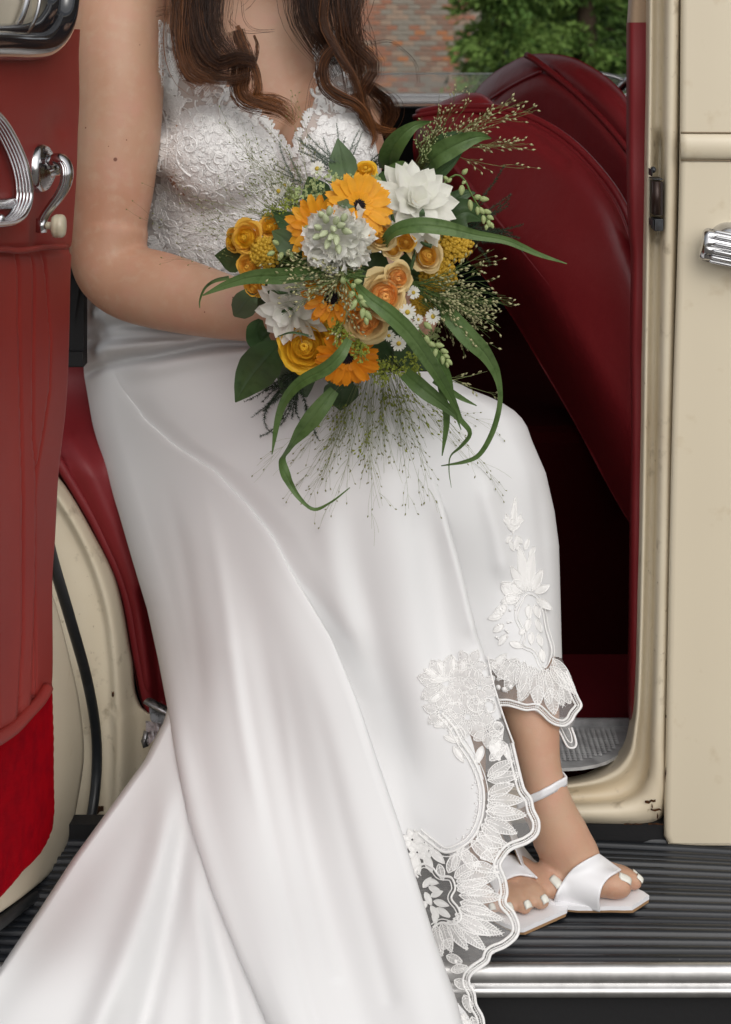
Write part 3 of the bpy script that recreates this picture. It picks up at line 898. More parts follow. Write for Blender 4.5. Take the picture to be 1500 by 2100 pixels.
kx = np.array([P(105, 463, yc - .024), P(107, 463, yc - .024), P(111, 463, yc - .024), P(116, 463.5, yc - .024), P(119, 463.5, yc - .024), P(121, 463.5, yc - .024), P(125, 463.8, yc - .024), P(130, 464, yc - .024), P(134, 464, yc - .024), P(136, 464, yc - .024)])
mb.add(*tube(kx, [.004, .0095, .0118, .0128, .0124, .0128, .0128, .0122, .0098, .004], 20))
mb.build('crank_knob', M['ivory'], rd)
# ------------------------------------------------------------------ background: brick wall and conifers
YB = 22.0
BRK = [mat('brick_%s' % n, c, .9, spec=.1, vary=[(9, tuple(x * .72 for x in c), .4, .7)]) for n, c in
       [('red', (.36, .175, .115)), ('buff', (.37, .275, .205)), ('grey', (.29, .26, .215)), ('orange', (.45, .20, .10)), ('brown', (.28, .185, .14))]]
wl = tag(empty('brick_wall', (0, YB, 0)), 'weathered red and grey brick wall behind the car beside the conifer', 'wall')
sB = (D + YB) / F
xa, xb = (300 - CX) * sB, (986 - CX) * sB
v, f = box((xa, .012, 0), (xb, .5, 4.2))
mk('mortar', v, f, mat('mortar', (.30, .27, .22), .95, spec=.1, vary=[(3, (.22, .20, .17), .4, .7)], bump=(20, .4, .02)), wl, False)
bw, bh, jt = .152, .062, .010
pitch_x, pitch_z = bw + jt, bh + jt + .003
xv0, xv1 = (735 - CX) * sB, xb
zv0, zv1 = ZC - (212 - HY) * sB, ZC - (-4 - HY) * sB
vb, fb = box((-bw / 2, 0, -bh / 2), (bw / 2, .05, bh / 2))
bmesh_var = []
for k in range(5):
    me = bpy.data.meshes.new('brick'); me.from_pydata(vb.tolist(), [], fb); me.materials.append(BRK[k]); me.update(); bmesh_var.append(me)
rest = [MB() for _ in range(5)]
nb = 0
for r in range(0, 56):
    z = .06 + r * pitch_z
    off = (r % 2) * pitch_x / 2
    x = xa + bw / 2 + off * 1.0
    c = 0
    while x + bw / 2 <= xb + .001:
        px = CX + x / sB
        patch = math.sin(px * .03 + 1.7) + .7 * math.sin(z * 3.1 + px * .011)
        red = px < 800 or px > 915
        wts = [3.2, 1.6, 1.2, 1.1, 1.2] if red else [.6, 2.4, 3.4, .25, 1.6]
        k = random.choices(range(5), wts)[0]
        if xv0 < x + bw / 2 and zv0 < z < zv1 and nb < 300:
            o = bpy.data.objects.new('brick', bmesh_var[k]); link(o, wl)
            o.location = (x + random.uniform(-.003, .003), random.uniform(-.006, .003), z + random.uniform(-.002, .002))
            nb += 1
        else:
            rest[k].add(vb + [x, random.uniform(-.006, .003), z], fb)
        x += pitch_x
mb = MB()
for k, q in enumerate(rest):
    if q.v: mb.add(np.vstack(q.v), q.f, k)
tag(mb.build('brickwork', None, wl, False, mats=BRK), kind='stuff')

FOL = [mat('conifer_' + n, c, .6, spec=.2, tl=.25, vary=[(2, tuple(x * .6 for x in c), .35, .7)]) for n, c in
       [('light', (.185, .300, .070)), ('mid', (.095, .180, .040)), ('dark', (.028, .062, .018))]]
bark = mat('bark', (.07, .05, .035), .9, spec=.1, bump=(30, .5, .01))
def sprays(mb, base, d, L, n, mi):
    """a drooping branch: fans of flat scale-like fronds along a limb"""
    pts = np.array([base + d * L * t + np.array([0, 0, -.35 * L * t * t]) for t in np.linspace(0, 1, 8)])
    for i in range(n):
        t = rng.random() ** .7
        c = np.array([np.interp(t, np.linspace(0, 1, 8), pts[:, k]) for k in range(3)]) + rng.normal(size=3) * [.10, .10, .07] * (0.5 + L * .5)
        q = nrm(d + rng.normal(size=3) * .55 + np.array([0, -.1, -.55]))
        side = nrm(np.cross(q, rng.normal(size=3)))
        l_ = .07 + .10 * rng.random(); w_ = .014 + .018 * rng.random()
        up = np.cross(q, side) * w_ * .4
        mb.add([c, c + q * l_ * .5 + side * w_ + up, c + q * l_, c + q * l_ * .5 - side * w_ + up], [(0, 1, 2), (0, 2, 3)], mi if rng.random() < .8 else rng.integers(0, 3))
    return pts
def conifer(label, x, y, h, r, n_limb, per, mis, zmin=0.5, limbs=None):
    t = tag(empty('conifer_tree', (x, y, 0)), label, 'tree', 'conifers beyond the car')
    v, f = tube([(0, 0, -.1), (0.02, 0, h * .5), (0, 0, h)], [.16, .10, .02], 10); mk('trunk', v, f, bark, t)
    mb, lb = MB(), MB()
    for i in range(n_limb):
        z = zmin + (h - zmin) * rng.random() ** 1.1
        a = rng.random() * 2 * math.pi
        L = r * (1 - .8 * (z / h)) * (.65 + .5 * rng.random())
        d = nrm(np.array([math.cos(a), math.sin(a), .10]))
        p = sprays(mb, np.array([0, 0, z]), d, L, int(per * (0.4 + L / r)), mis[rng.integers(0, len(mis))])
        lb.add(*tube(p, np.linspace(.022, .004, len(p)), 5))
    tag(mb.build('foliage', None, t, False, mats=FOL), kind='stuff'); lb.build('limbs', bark, t)
    return t
s1 = (D + 17) / F
conifer('bright green conifer with drooping sprays in front of the brick wall edge', (1045 - CX) * s1, 17.0, 3.4, 1.0, 95, 150, [0, 0, 1, 0], .3)
conifer('mid green conifer with drooping sprays behind the front seat top', (1215 - CX) * s1, 17.6, 3.6, 1.0, 90, 130, [0, 1, 1, 2], .3)
s2 = (D + 23) / F
conifer('dark green conifer behind the two greener ones', (1120 - CX) * s2, 24.5, 6.0, 2.2, 150, 150, [2, 2, 1, 2], .3)  # mostly the dark foliage colour
conifer('dark tall conifer seen between the seats and the centre pillar', (1330 - CX) * s2, 23.8, 6.5, 2.1, 130, 150, [2, 2, 2, 1], .3)
# ------------------------------------------------------------------ the bride: one continuous body
person = tag(empty('person', (0, 0.1, 0)), 'bride in a white lace wedding dress sitting in the car doorway holding a bouquet', 'person')
def pc(o):
    o.parent = person; o.location = (0, -.1, 0); return o
EY = np.array([0.9, 0.0, 0.0])
B = MB()
def pr(px, y): return px * (D + y) / F        # pixels to metres at a depth
def limb(pts, seg=22, flat=None, n=40):
    """pts: (px, py, y, radius m)"""
    q = np.array([np.append(P(a, b, c), r) for a, b, c, r in pts])
    q = cr(q, n)
    B.add(*tube(q[:, :3], q[:, 3], seg, flat=flat))
# torso
def ring(px, py, y, wx, wy): return (P(px, py, y), pr(wx, y), wy)
B.add(*rings([ring(430, 900, .34, 165, .10), ring(420, 800, .34, 185, .14), ring(415, 700, .335, 190, .14), ring(450, 610, .31, 190, .125), ring(520, 520, .27, 195, .115),
              ring(540, 440, .255, 205, .112), ring(546, 340, .25, 216, .112), ring(538, 240, .255, 210, .105), ring(518, 150, .26, 200, .092), ring(500, 70, .262, 205, .080),
              ring(494, 10, .262, 200, .066), ring(505, -30, .262, 155, .054), ring(540, -60, .262, 100, .048)], 40))
# bust
for (x, y, d, r) in [(455, 318, .168, (.078, .066, .072)), (675, 312, .168, (.074, .066, .072))]:
    B.add(*ellipsoid(P(x, y, d), r, 24, 16))
    B.add(*ellipsoid(P(x, y - 60, d + .03), (.072, .05, .075), 20, 14))
# neck and head with a face (above the frame)
hx, hy = 558, -262
B.add(*tube([P(538, 0, .27), P(546, -60, .262), P(554, -130, .25), P(558, -190, .24)], [.066, .054, .050, .052], 24))
hc = P(hx, hy, .215)
B.add(*ellipsoid(hc + [0, .02, .02], (.074, .092, .098), 30, 22))
B.add(*ellipsoid(hc + [0, -.02, -.045], (.056, .066, .068), 26, 18))
B.add(*ellipsoid(hc + [.006, -.068, -.098], (.022, .020, .018), 16, 12))
B.add(*tube([hc + [0, -.078, .018], hc + [.001, -.094, -.012], hc + [.001, -.100, -.030], hc + [.001, -.088, -.040]], [.005, .0070, .0095, .006], 12))
for sx in (-1, 1):
    B.add(*ellipsoid(hc + [sx * .074, .018, -.012], (.008, .018, .030), 12, 10))
    B.add(*ellipsoid(hc + [sx * .030, -.052, -.028], (.026, .026, .022), 14, 10))
    B.add(*tube([hc + [sx * .012, -.078, .030], hc + [sx * .030, -.080, .036], hc + [sx * .048, -.066, .028]], [.006, .0065, .005], 8))
for dz, r in ((-.062, .0052), (-.071, .0062)):
    B.add(*tube([hc + [-.022, -.072, dz], hc + [0, -.084, dz + (.002 if dz > -.07 else -.002)], hc + [.022, -.072, dz]], [.002, r, .002], 10))
# right arm (picture left): shoulder, upper arm, elbow, forearm, wrist
limb([(318, -25, .245, .058), (258, -18, .205, .062), (242, 60, .17, .0600), (240, 170, .145, .0608), (235, 280, .130, .0592), (228, 380, .118, .0552), (222, 450, .110, .0510), (222, 505, .102, .0480)], 28)
limb([(226, 470, .104, .0490), (222, 520, .098, .0485), (234, 556, .090, .0470), (270, 580, .080, .0475), (330, 596, .062, .0478), (400, 614, .040, .0440), (470, 632, .018, .0385), (530, 648, .0, .0320), (575, 660, -.012, .0285), (610, 668, -.022, .0290)], 28, n=50)
B.add(*ellipsoid(P(205, 556, .108), (.030, .030, .028), 16, 12))
# left arm, behind the bust and forward under the flowers
limb([(680, -30, .29, .052), (668, 30, .35, .048), (660, 180, .40, .046), (668, 330, .41, .043), (700, 450, .39, .040), (730, 520, .34, .040)], 20)
limb([(732, 505, .35, .040), (770, 545, .26, .040), (822, 600, .13, .037), (846, 650, .03, .031), (838, 668, -.01, .027)], 20)
# hands closed round the stems
HA, HB = P(742, 600, -.075), P(690, 716, .004)      # axis of the stem bundle
hax = nrm(HB - HA)
def hand(wrist, palm, side, thumb_side):
    e1 = nrm(np.cross(hax, palm - (HA + hax * ((palm - HA) @ hax))))
    B.add(*tube([wrist, wrist * .5 + palm * .5, palm, palm + (palm - wrist) * .25], [.026, .030, .034, .026], 16, flat=(1, .62)))
    base = HA + hax * ((palm - HA) @ hax)
    r0 = nrm(palm - base)
    t0 = np.cross(hax, r0) * side
    for k, (o, ln) in enumerate([(-.030, .90), (-.010, 1.0), (.010, .95), (.029, .80)]):
        c = base + hax * o
        pts = []
        for i, a in enumerate(np.linspace(.15, 2.9 * ln, 9)):
            rr = .036 - .006 * i / 8
            pts.append(c + r0 * math.cos(a) * rr + t0 * math.sin(a) * rr)
        B.add(*tube(pts, np.linspace(.0092, .0072, 9) * (.9 if k == 3 else 1), 10))
        B.add(*ellipsoid(pts[-1], (.0072, .0072, .0072), 10, 8))
    pts = []
    for i, a in enumerate(np.linspace(.3, 1.9, 7)):
        rr = .034
        pts.append(base - hax * (.030 + .010 * i / 6) + r0 * math.cos(a) * rr - t0 * math.sin(a) * rr)
    B.add(*tube(pts, np.linspace(.012, .0085, 7), 10))
    B.add(*ellipsoid(pts[-1], (.0085, .0085, .0085), 10, 8))
hand(P(596, 664, -.018), HA + hax * .075 + nrm(np.array([-1, .35, -.2])) * .040, 1, 1)
hand(P(838, 664, -.006), HA + hax * .020 + nrm(np.array([1, .45, -.1])) * .040, -1, 1)
# legs
limb([(420, 810, .31, .085), (520, 805, .24, .084), (650, 840, .17, .074), (760, 870, .11, .064), (850, 905, .065, .056), (872, 930, .055, .054)], 24)
limb([(862, 900, .048, .055), (880, 980, .045, .048), (910, 1120, .04, .052), (930, 1300, .03, .044), (946, 1480, .012, .031), (955, 1600, -.01, .025)], 22)
limb([(470, 800, .40, .088), (620, 830, .31, .078), (780, 880, .20, .066), (900, 905, .12, .058), (975, 930, .07, .052), (1000, 950, .06, .050)], 24)
limb([(1000, 935, .06, .050), (1010, 1000, .055, .048), (1030, 1130, .03, .050), (1055, 1290, -.02, .046), (1080, 1420, -.075, .0375), (1094, 1490, -.098, .0310), (1104, 1560, -.112, .0256), (1116, 1620, -.118, .0248)], 26)
# left foot (strap showing): heel high, toes flat on the insole
IZ = BZ + .0075
def W(px, y, z): return np.array([(px - CX) * (D + y) / F, y, z])
fa = [P(1116, 1610, -.117), P(1130, 1662, -.119), P(1150, 1715, -.119), P(1176, 1760, -.121), P(1200, 1800, -.126), W(1230, -.130, IZ + .015)]
B.add(*tube(cr(fa, 30), np.interp(np.linspace(0, 1, 30), [0, .2, .45, .7, .88, 1], [.0250, .0275, .0325, .0310, .0255, .016]), 24, flat=(1.0, 1.0)))
B.add(*ellipsoid(P(1104, 1640, -.098), (.022, .028, .032), 18, 12))
B.add(*tube([P(1112, 1660, -.108), P(1136, 1725, -.114), P(1172, 1795, -.124), P(1196, 1826, -.130)], [.020, .019, .018, .015], 16))
B.add(*ellipsoid(W(1206, -.130, IZ + .016), (.034, .031, .017), 20, 14))
A_T = [(1214, -.146, 1293, -.150, .0140), (1224, -.124, 1316, -.133, .0102), (1220, -.114, 1306, -.120, .0092), (1214, -.106, 1284, -.110, .0084), (1206, -.100, 1262, -.102, .0078)]
NAILS = []
for i, (xa_, ya_, xb_, yb_, r) in enumerate(A_T):
    a = W(xa_, ya_, IZ + r * 1.15); b = W(xb_, yb_, IZ + r * .98)
    d = nrm(b - a)
    b2 = b - d * r * .8
    m1 = a + (b2 - a) * .5 + [0, 0, r * (.05 if i == 0 else .45)]
    B.add(*tube(cr([a, m1, b2], 14), np.interp(np.linspace(0, 1, 14), [0, .45, .8, 1], [r * 1.15, r * .98, r * 1.10, r * .95]), 14))
    B.add(*ellipsoid(b2, (r * .98, r * .98, r * .92), 14, 10))
    NAILS.append((b2, d, r, i))
# right foot pointing towards the camera, half behind the lace
dB = nrm(np.array([.60, -.80, 0])); sB_ = np.array([.80, .60, 0])    # forward, and towards the big toe
ball = W(1030, -.126, IZ + .017)
fb = [P(955, 1600, -.005), P(962, 1660, -.024), P(978, 1720, -.058), P(1000, 1775, -.092), ball]
B.add(*tube(cr(fb, 26), np.interp(np.linspace(0, 1, 26), [0, .3, .6, 1], [.025, .029, .031, .022]), 22))
B.add(*ellipsoid(ball - [0, 0, .001], (.036, .034, .018), 20, 14))
B.add(*ellipsoid(P(944, 1640, .01), (.024, .028, .032), 16, 12))
for i, (s_, ln, r) in enumerate([(.0285, .052, .0132), (.004, .060, .0102), (-.016, .056, .0096), (-.032, .046, .0088), (-.045, .034, .0080)]):
    a = ball + sB_ * s_ * .8; a[2] = IZ + r * 1.3
    b = ball + sB_ * s_ * 1.05 + dB * ln; b[2] = IZ + r * .98
    d = nrm(b - a)
    m1 = (a + b) / 2 + [0, 0, r * (.1 if i == 0 else .5)]
    B.add(*tube(cr([a, m1, b], 14), np.interp(np.linspace(0, 1, 14), [0, .45, .8, 1], [r * 1.1, r * .96, r * 1.1, r * .95]), 14))
    B.add(*ellipsoid(b, (r * .98, r * .98, r * .92), 14, 10))
    NAILS.append((b, d, r, i + 10))

tmp = B.build('tmp_body', None, None)
rm = tmp.modifiers.new('r', 'REMESH'); rm.mode = 'VOXEL'; rm.voxel_size = .0036; rm.use_smooth_shade = True
sm = tmp.modifiers.new('s', 'SMOOTH'); sm.factor = .5; sm.iterations = 7
dg = bpy.context.evaluated_depsgraph_get(); dg.update()
bm_ = bpy.data.meshes.new_from_object(tmp.evaluated_get(dg))
bm_.name = 'body'
bm_.materials.clear(); bm_.materials.append(M['skin'])
bm_.polygons.foreach_set('use_smooth', np.ones(len(bm_.polygons), bool))
bpy.data.objects.remove(tmp)
body = link(bpy.data.objects.new('body', bm_)); pc(body)
nv = len(bm_.vertices)
co = np.empty(nv * 3); bm_.vertices.foreach_get('co', co); co = co.reshape(-1, 3)
BVH = BVHTree.FromPolygons([Vector(c) for c in co], [tuple(p.vertices) for p in bm_.polygons])
CAMP = Vector((0, -D, ZC))
def hit(px, py, o=None):
    d = Vector(P(px, py, 0.0)) - CAMP
    h = BVH.ray_cast(CAMP, d.normalized())
    return (np.array(h[0]), np.array(h[1])) if h[0] is not None else (None, None)
# beauty marks on the arm and collarbone
ms = []
for x, y, r in [(237, 327, .0030), (155, 190, .0012), (176, 262, .0013), (260, 287, .0010), (287, 92, .0009), (478, 610, .0012), (420, 640, .0010), (223, 300, .0008)]:
    h, _ = hit(x, y)
    if h is not None: ms.append((tuple(h), r, (.16, .055, .030)))
spots(M['skin'], ms)
# toenails
for b2, d, r, i in NAILS:
    up = np.array([0, 0, 1.0]); side = nrm(np.cross(d, up)); up = nrm(np.cross(side, d))
    big = (i % 10) == 0
    w, l_ = r * (.50 if big else .46), r * (.52 if big else .42)
    tilt = .30 if big else .62
    f2 = nrm(d * math.cos(tilt) - up * math.sin(tilt)); u2 = nrm(np.cross(side, f2))
    c = b2 + u2 * r * (.965 if big else .95) + f2 * r * (.10 if big else .20)
    uu, vv_ = np.meshgrid(np.linspace(-1, 1, 7), np.linspace(-1, 1, 6), indexing='ij')
    k = np.where(vv_ < 0, np.sqrt(np.maximum(0, 1 - (np.abs(vv_) * .8) ** 4)), 1)
    V = c + side * (uu * w * k)[..., None] + f2 * (vv_ * l_)[..., None] - u2 * (uu ** 2 * r * .24)[..., None] - u2 * (np.clip(vv_, 0, 1) ** 2 * r * .10)[..., None]
    o = mk('toenail', V.reshape(-1, 3), grid_faces(7, 6), M['nail'])
    so = o.modifiers.new('s', 'SOLIDIFY'); so.thickness = .0006; so.offset = -1
    pc(o)
# eyes, brows, lips (above the frame)
mb = MB()
for sx in (-1, 1): mb.add(*ellipsoid(hc + [sx * .030, -.0565, .012], (.0115, .0115, .0085), 14, 10))
pc(mb.build('eyes', mat('eye', (.75, .72, .70), .15)))
mb = MB()
for sx in (-1, 1):
    mb.add(*ellipsoid(hc + [sx * .030, -.0668, .012], (.0052, .0020, .0052), 12, 8))
    mb.add(*tube(cr([hc + [sx * .014, -.080, .032], hc + [sx * .030, -.079, .037], hc + [sx * .048, -.066, .030]], 8), [.0015, .002, .0022, .0022, .002, .0018, .0014, .0008], 6))
pc(mb.build('iris_and_brows', mat('dark_brown', (.03, .015, .01), .4)))

# ------------------------------------------------------------------ sandals
def sandal(path_sole, width, strap_grid, ankle, heel_top, heel_bot):
    s = empty('sandal', (0, 0, 0)); s.parent = person; s.location = (0, -.1, 0)
    return s
def sole_mesh(cl, sides, th, top_m, bot_m, parent):
    """cl: centre line points; sides: half-width vectors per point"""
    n = len(cl); mb = MB()
    L, R = cl + sides, cl - sides
    U = np.array([0, 0, 1.0])
    rows = []
    for k in range(n):
        rows.append([L[k] - U * .0012, L[k] + U * .0004, cl[k] * .5 + L[k] * .5 + U * .0008, cl[k] + U * .0006, cl[k] * .5 + R[k] * .5 + U * .0008, R[k] + U * .0004, R[k] - U * .0012, R[k] - U * th * .8, L[k] - U * th * .8])
    V = np.array(rows)
    f = []
    for i in range(n - 1):
        for j in range(9):
            k = (j + 1) % 9
            f.append((i * 9 + j, i * 9 + k, (i + 1) * 9 + k, (i + 1) * 9 + j))
    f += [tuple(range(9)), tuple((n - 1) * 9 + j for j in range(8, -1, -1))]
    mb.add(V.reshape(-1, 3), f)
    o = mb.build('insole', top_m, parent, auto=50)
    rows = [[L[k] * .985 + R[k] * .015 - U * th * .8, R[k] * .985 + L[k] * .015 - U * th * .8, R[k] * .97 + L[k] * .03 - U * (th + .0022), L[k] * .97 + R[k] * .03 - U * (th + .0022)] for k in range(n)]
    V = np.array(rows); f = []
    for i in range(n - 1):
        for j in range(4):
            k = (j + 1) % 4
            f.append((i * 4 + j, i * 4 + k, (i + 1) * 4 + k, (i + 1) * 4 + j))
    f += [(0, 1, 2, 3), tuple((n - 1) * 4 + j for j in (3, 2, 1, 0))]
    mk('outsole', V.reshape(-1, 3), f, bot_m, parent, auto=40)
    return o
TH = .0050
# left sandal: square toe towards the right of the picture
s1_ = empty('sandal', (0, -.1, 0)); s1_.parent = person
zt = BZ + TH + .0022
nf = W(1297, -.164, zt); ff = W(1331, -.1415, zt); nb_ = W(1144, -.150, zt)
tip = np.array([.3205, -.1235, zt])
cl = np.array([[.3067, -.1528, zt], [.300, -.149, zt], [.285, -.140, zt], [.265, -.133, zt], [.240, -.129, zt], [.212, -.126, zt + .001], [.195, -.118, zt + .010], [.178, -.110, zt + .030], [.166, -.106, zt + .058], [.160, -.102, zt + .076], [.150, -.098, zt + .084], [.140, -.095, zt + .085]])
sd = np.array([[-.0113, -.0113, 0], [-.0135, -.0155, 0], [-.013, -.024, 0], [-.009, -.032, 0], [-.005, -.036, 0], [0, -.037, 0], [0, -.036, 0], [0, -.031, 0], [0, -.029, 0], [0, -.028, 0], [0, -.026, 0], [0, -.018, 0]])
sole_mesh(cl, sd, TH, M['shoe'], M['tan'], s1_)
v, f = tube([[.146, -.097, zt + .078], [.142, -.097, zt + .04], [.140, -.097, BZ + .001]], [.018, .011, .009], 14); mk('heel', v, f, M['shoe'], s1_)
# toe strap: wraps the foot from the near sole edge over the instep
def strap_patch(rear, front, depth, name, parent, nu=16, nv=40, far=None):
    r = cr(rear, nv); q = cr(front, nv)
    u = np.linspace(0, 1, nu)[None, :, None]
    G = r[:, None] * (1 - u) + q[:, None] * u
    t = np.linspace(0, 1, nv)[:, None] + 0 * G[..., 0]
    Y = depth(t, np.linspace(0, 1, nu)[None] + 0 * t)
    for a_ in range(Y.shape[0]):
        for b__ in range(Y.shape[1]):
            h, _ = hit(G[a_, b__, 0], G[a_, b__, 1])
            if h is not None and h[1] < .0: Y[a_, b__] = min(Y[a_, b__], h[1] - .0034)
    for it in range(4):
        p = np.pad(Y, 1, mode='edge'); Y = np.minimum(Y, (p[:-2, 1:-1] + p[2:, 1:-1] + p[1:-1, :-2] + p[1:-1, 2:]) / 4)
    V = Pn(G[..., 0], G[..., 1], Y)
    tail = []
    for k in (.006, .012, .018):
        e = V[-1].copy(); e[:, 1] += k; e[:, 2] -= k * k * 20 + k * .6; tail.append(e)
    V = np.vstack([V, np.array(tail)])
    o = mk(name, V.reshape(-1, 3), grid_faces(V.shape[0], V.shape[1]), M['shoe'], parent)
    so = o.modifiers.new('s', 'SOLIDIFY'); so.thickness = .0022; so.offset = 0
    return o
strap_patch([(1136, 1847), (1150, 1815), (1172, 1785), (1200, 1765), (1227, 1751)], [(1231, 1869), (1230, 1845), (1236, 1818), (1252, 1798), (1274, 1785)],
            lambda t, u: -.150 - .016 * u - .012 * np.sin(np.clip(t, 0, 1) * math.pi * .8) + .042 * t ** 2.2, 'toe_strap', s1_)
v = []
an = cr([(1060, 1652), (1088, 1640), (1120, 1626), (1146, 1612), (1164, 1602)], 24)
ya = np.array([-.128, -.138, -.1435, -.140, -.124])
yy = np.interp(np.linspace(0, 1, 24), np.linspace(0, 1, 5), ya)
V = np.array([[P(x, y - 9 + 18 * k / 3, yv - .001) for k in range(4)] for (x, y), yv in zip(an, yy)])
bk = np.array([[V[-1][k] + [-.001 - .024 * s_, .014 + .022 * math.sin(s_ * 3.1), -.002 - .004 * s_] for k in range(4)] for s_ in (.05, .3, .6, .9)])
V = np.vstack([V, bk])
o = mk('ankle_strap', V.reshape(-1, 3), grid_faces(V.shape[0], 4), M['shoe'], s1_)
so = o.modifiers.new('s', 'SOLIDIFY'); so.thickness = .0024
# right sandal
s2_ = empty('sandal', (0, -.1, 0)); s2_.parent = person
c0 = np.array([ball[0], ball[1], zt])
cl, sd = [], []
for L_, w_, z_ in [(.076, .032, 0), (.072, .037, 0), (.055, .042, 0), (.025, .045, 0), (-.005, .043, .001), (-.030, .038, .012), (-.050, .033, .034), (-.068, .030, .060), (-.090, .028, .080), (-.110, .026, .086), (-.125, .016, .087)]:
    cl.append(c0 + dB * L_ - sB_ * .004 + [0, 0, z_]); sd.append(sB_ * w_)
sole_mesh(np.array(cl), np.array(sd), TH, M['shoe'], M['tan'], s2_)
hb = c0 - dB * .118
v, f = tube([hb + [0, 0, .080], hb + [0, 0, .04], np.array([hb[0], hb[1], BZ + .001])], [.019, .011, .009], 14); mk('heel', v, f, M['shoe'], s2_)
strap_patch([(1000, 1800), (1008, 1776), (1022, 1762), (1040, 1754), (1057, 1757)], [(1020, 1838), (1028, 1814), (1044, 1802), (1070, 1795), (1102, 1801)],
            lambda t, u: -.135 - .012 * u - .014 * np.sin(t * math.pi * .8) + .030 * t ** 2, 'toe_strap', s2_)

# ------------------------------------------------------------------ hair: wavy locks of separate strands
hm = bpy.data.materials.new('dark_brown_hair'); hm.use_nodes = True
n_, l_ = hm.node_tree.nodes, hm.node_tree.links
b_ = n_['Principled BSDF']; b_.inputs['Roughness'].default_value = .40; b_.inputs['Specular IOR Level'].default_value = .38
at = n_.new('ShaderNodeAttribute'); at.attribute_name = 'tipness'
rp = n_.new('ShaderNodeValToRGB')
rp.color_ramp.elements[0].position = 0; rp.color_ramp.elements[0].color = (.017, .0070, .0038, 1)
rp.color_ramp.elements[1].position = 1; rp.color_ramp.elements[1].color = (.26, .095, .028, 1)
e_ = rp.color_ramp.elements.new(.5); e_.color = (.070, .026, .010, 1)
l_.new(at.outputs['Fac'], rp.inputs[0]); l_.new(rp.outputs[0], b_.inputs['Base Color'])
HV, HF, HT = [], [], []
hn = 0
def strand(pts, r, tips):
    global hn
    t, a, b = frames(pts)
    n = len(pts)
    ang = np.array([0, 2.094, 4.189])
    v = pts[:, None] + r[:, None, None] * (np.cos(ang)[None, :, None] * a[:, None] + np.sin(ang)[None, :, None] * b[:, None])
    HV.append(v.reshape(-1, 3)); HT.append(np.repeat(tips, 3))
    for i in range(n - 1):
        for j in range(3):
            k = (j + 1) % 3
            HF.append((hn + i * 3 + j, hn + i * 3 + k, hn + (i + 1) * 3 + k, hn + (i + 1) * 3 + j))
    hn += 3 * n
def lock(pts, w0, w1, count, t0, t1, fray=1.0, n=26, wm=None, rs=.00034):
    """pts (px, py, depth); widths in px; t0..t1 how far towards the lighter tips"""
    c = cr(pts, n)
    w = np.interp(np.linspace(0, 1, n), [0, .5, 1], [w0, wm or max(w0, w1) , w1])
    tang = nrm(np.gradient(c[:, :2], axis=0)); nor = np.stack([-tang[:, 1], tang[:, 0]], -1)
    for k in range(int(count * 1.15)):
        wild = 1.0 if rng.random() < .93 else 1.5
        a = rng.normal() * .44 * wild; bdep = rng.normal() * .42
        a = np.clip(a, -1.5, 1.5)
        tw = rng.normal() * .5
        ph = rng.random() * 6.28
        off = a + .22 * wild * np.sin(np.linspace(0, 4 + 3 * rng.random(), n) + ph) + tw * .35 * np.linspace(0, 1, n)
        q = c[:, :2] + nor * (off * w)[:, None]
        dep = c[:, 2] + bdep * w * (1.0 / 1700) * .8 - .004 * (1 - a * a)
        e = int(n * (1 - fray * .28 * rng.random()))
        fl = np.zeros(n)
        pts3 = Pn(q[:, 0], q[:, 1], dep)[:max(e, 6)]
        m_ = len(pts3)
        r = rs * (.75 + .5 * rng.random()) * np.interp(np.linspace(0, 1, m_), [0, .75, 1], [1, 1, .25])
        tips = np.clip(np.linspace(t0, t0 + (t1 - t0) * m_ / n, m_) + rng.normal() * .20, 0, 1)
        strand(pts3, r, tips)
y0_ = .115
# picture-left mass in front of the shoulder
lock([(454, -420, .20), (413, -230, .16), (402, -60, .10), (406, 40, .085), (418, 95, .075), (448, 130, .07), (492, 118, .066), (547, 132, .062)], 50, 13, 320, .0, .35, .25, 34, wm=44)
lock([(438, -420, .20), (392, -200, .16), (380, -40, .10), (376, 50, .085), (384, 112, .08), (404, 146, .075), (448, 160, .07), (486, 160, .07), (514, 150, .07), (526, 132, .072)], 28, 10, 210, .0, .55, .4, 34, wm=28)
lock([(408, -300, .19), (384, -60, .10), (374, 40, .084), (378, 104, .078), (396, 148, .072), (432, 168, .068), (420, 190, .066), (398, 210, .066)], 26, 26, 190, .05, 1.0, .7, 34, wm=26)
lock([(472, -400, .20), (438, -150, .14), (433, 0, .095), (438, 60, .08), (463, 100, .07), (502, 128, .066), (522, 140, .064)], 40, 14, 220, 0, .3, .5, 28, wm=40)
lock([(486, 62, .100), (492, 85, .095), (502, 110, .09), (500, 150, .082), (494, 185, .08), (510, 205, .078), (542, 215, .076), (577, 228, .074), (614, 258, .072)], 12, 10, 130, .45, .85, .5, 30, wm=17)
lock([(507, 110, .09), (524, 145, .083), (529, 180, .08), (526, 200, .08), (562, 205, .078), (592, 222, .076), (602, 245, .076)], 7, 14, 70, .5, 1, .8, 26, wm=12)
lock([(522, 72, .10), (528, 92, .095), (527, 122, .088)], 3, 5, 26, .55, .5, .3, 14)
lock([(488, 52, .10), (494, 74, .097), (505, 108, .088)], 4, 9, 40, .8, .5, .3, 14)
lock([(482, 120, .08), (478, 160, .082), (488, 190, .08), (502, 200, .08)], 8, 8, 60, .3, .5, .4, 18)
lock([(376, 60, .085), (370, 110, .085), (380, 150, .082), (400, 166, .08), (448, 160, .078)], 8, 6, 60, .2, .6, .5, 20)
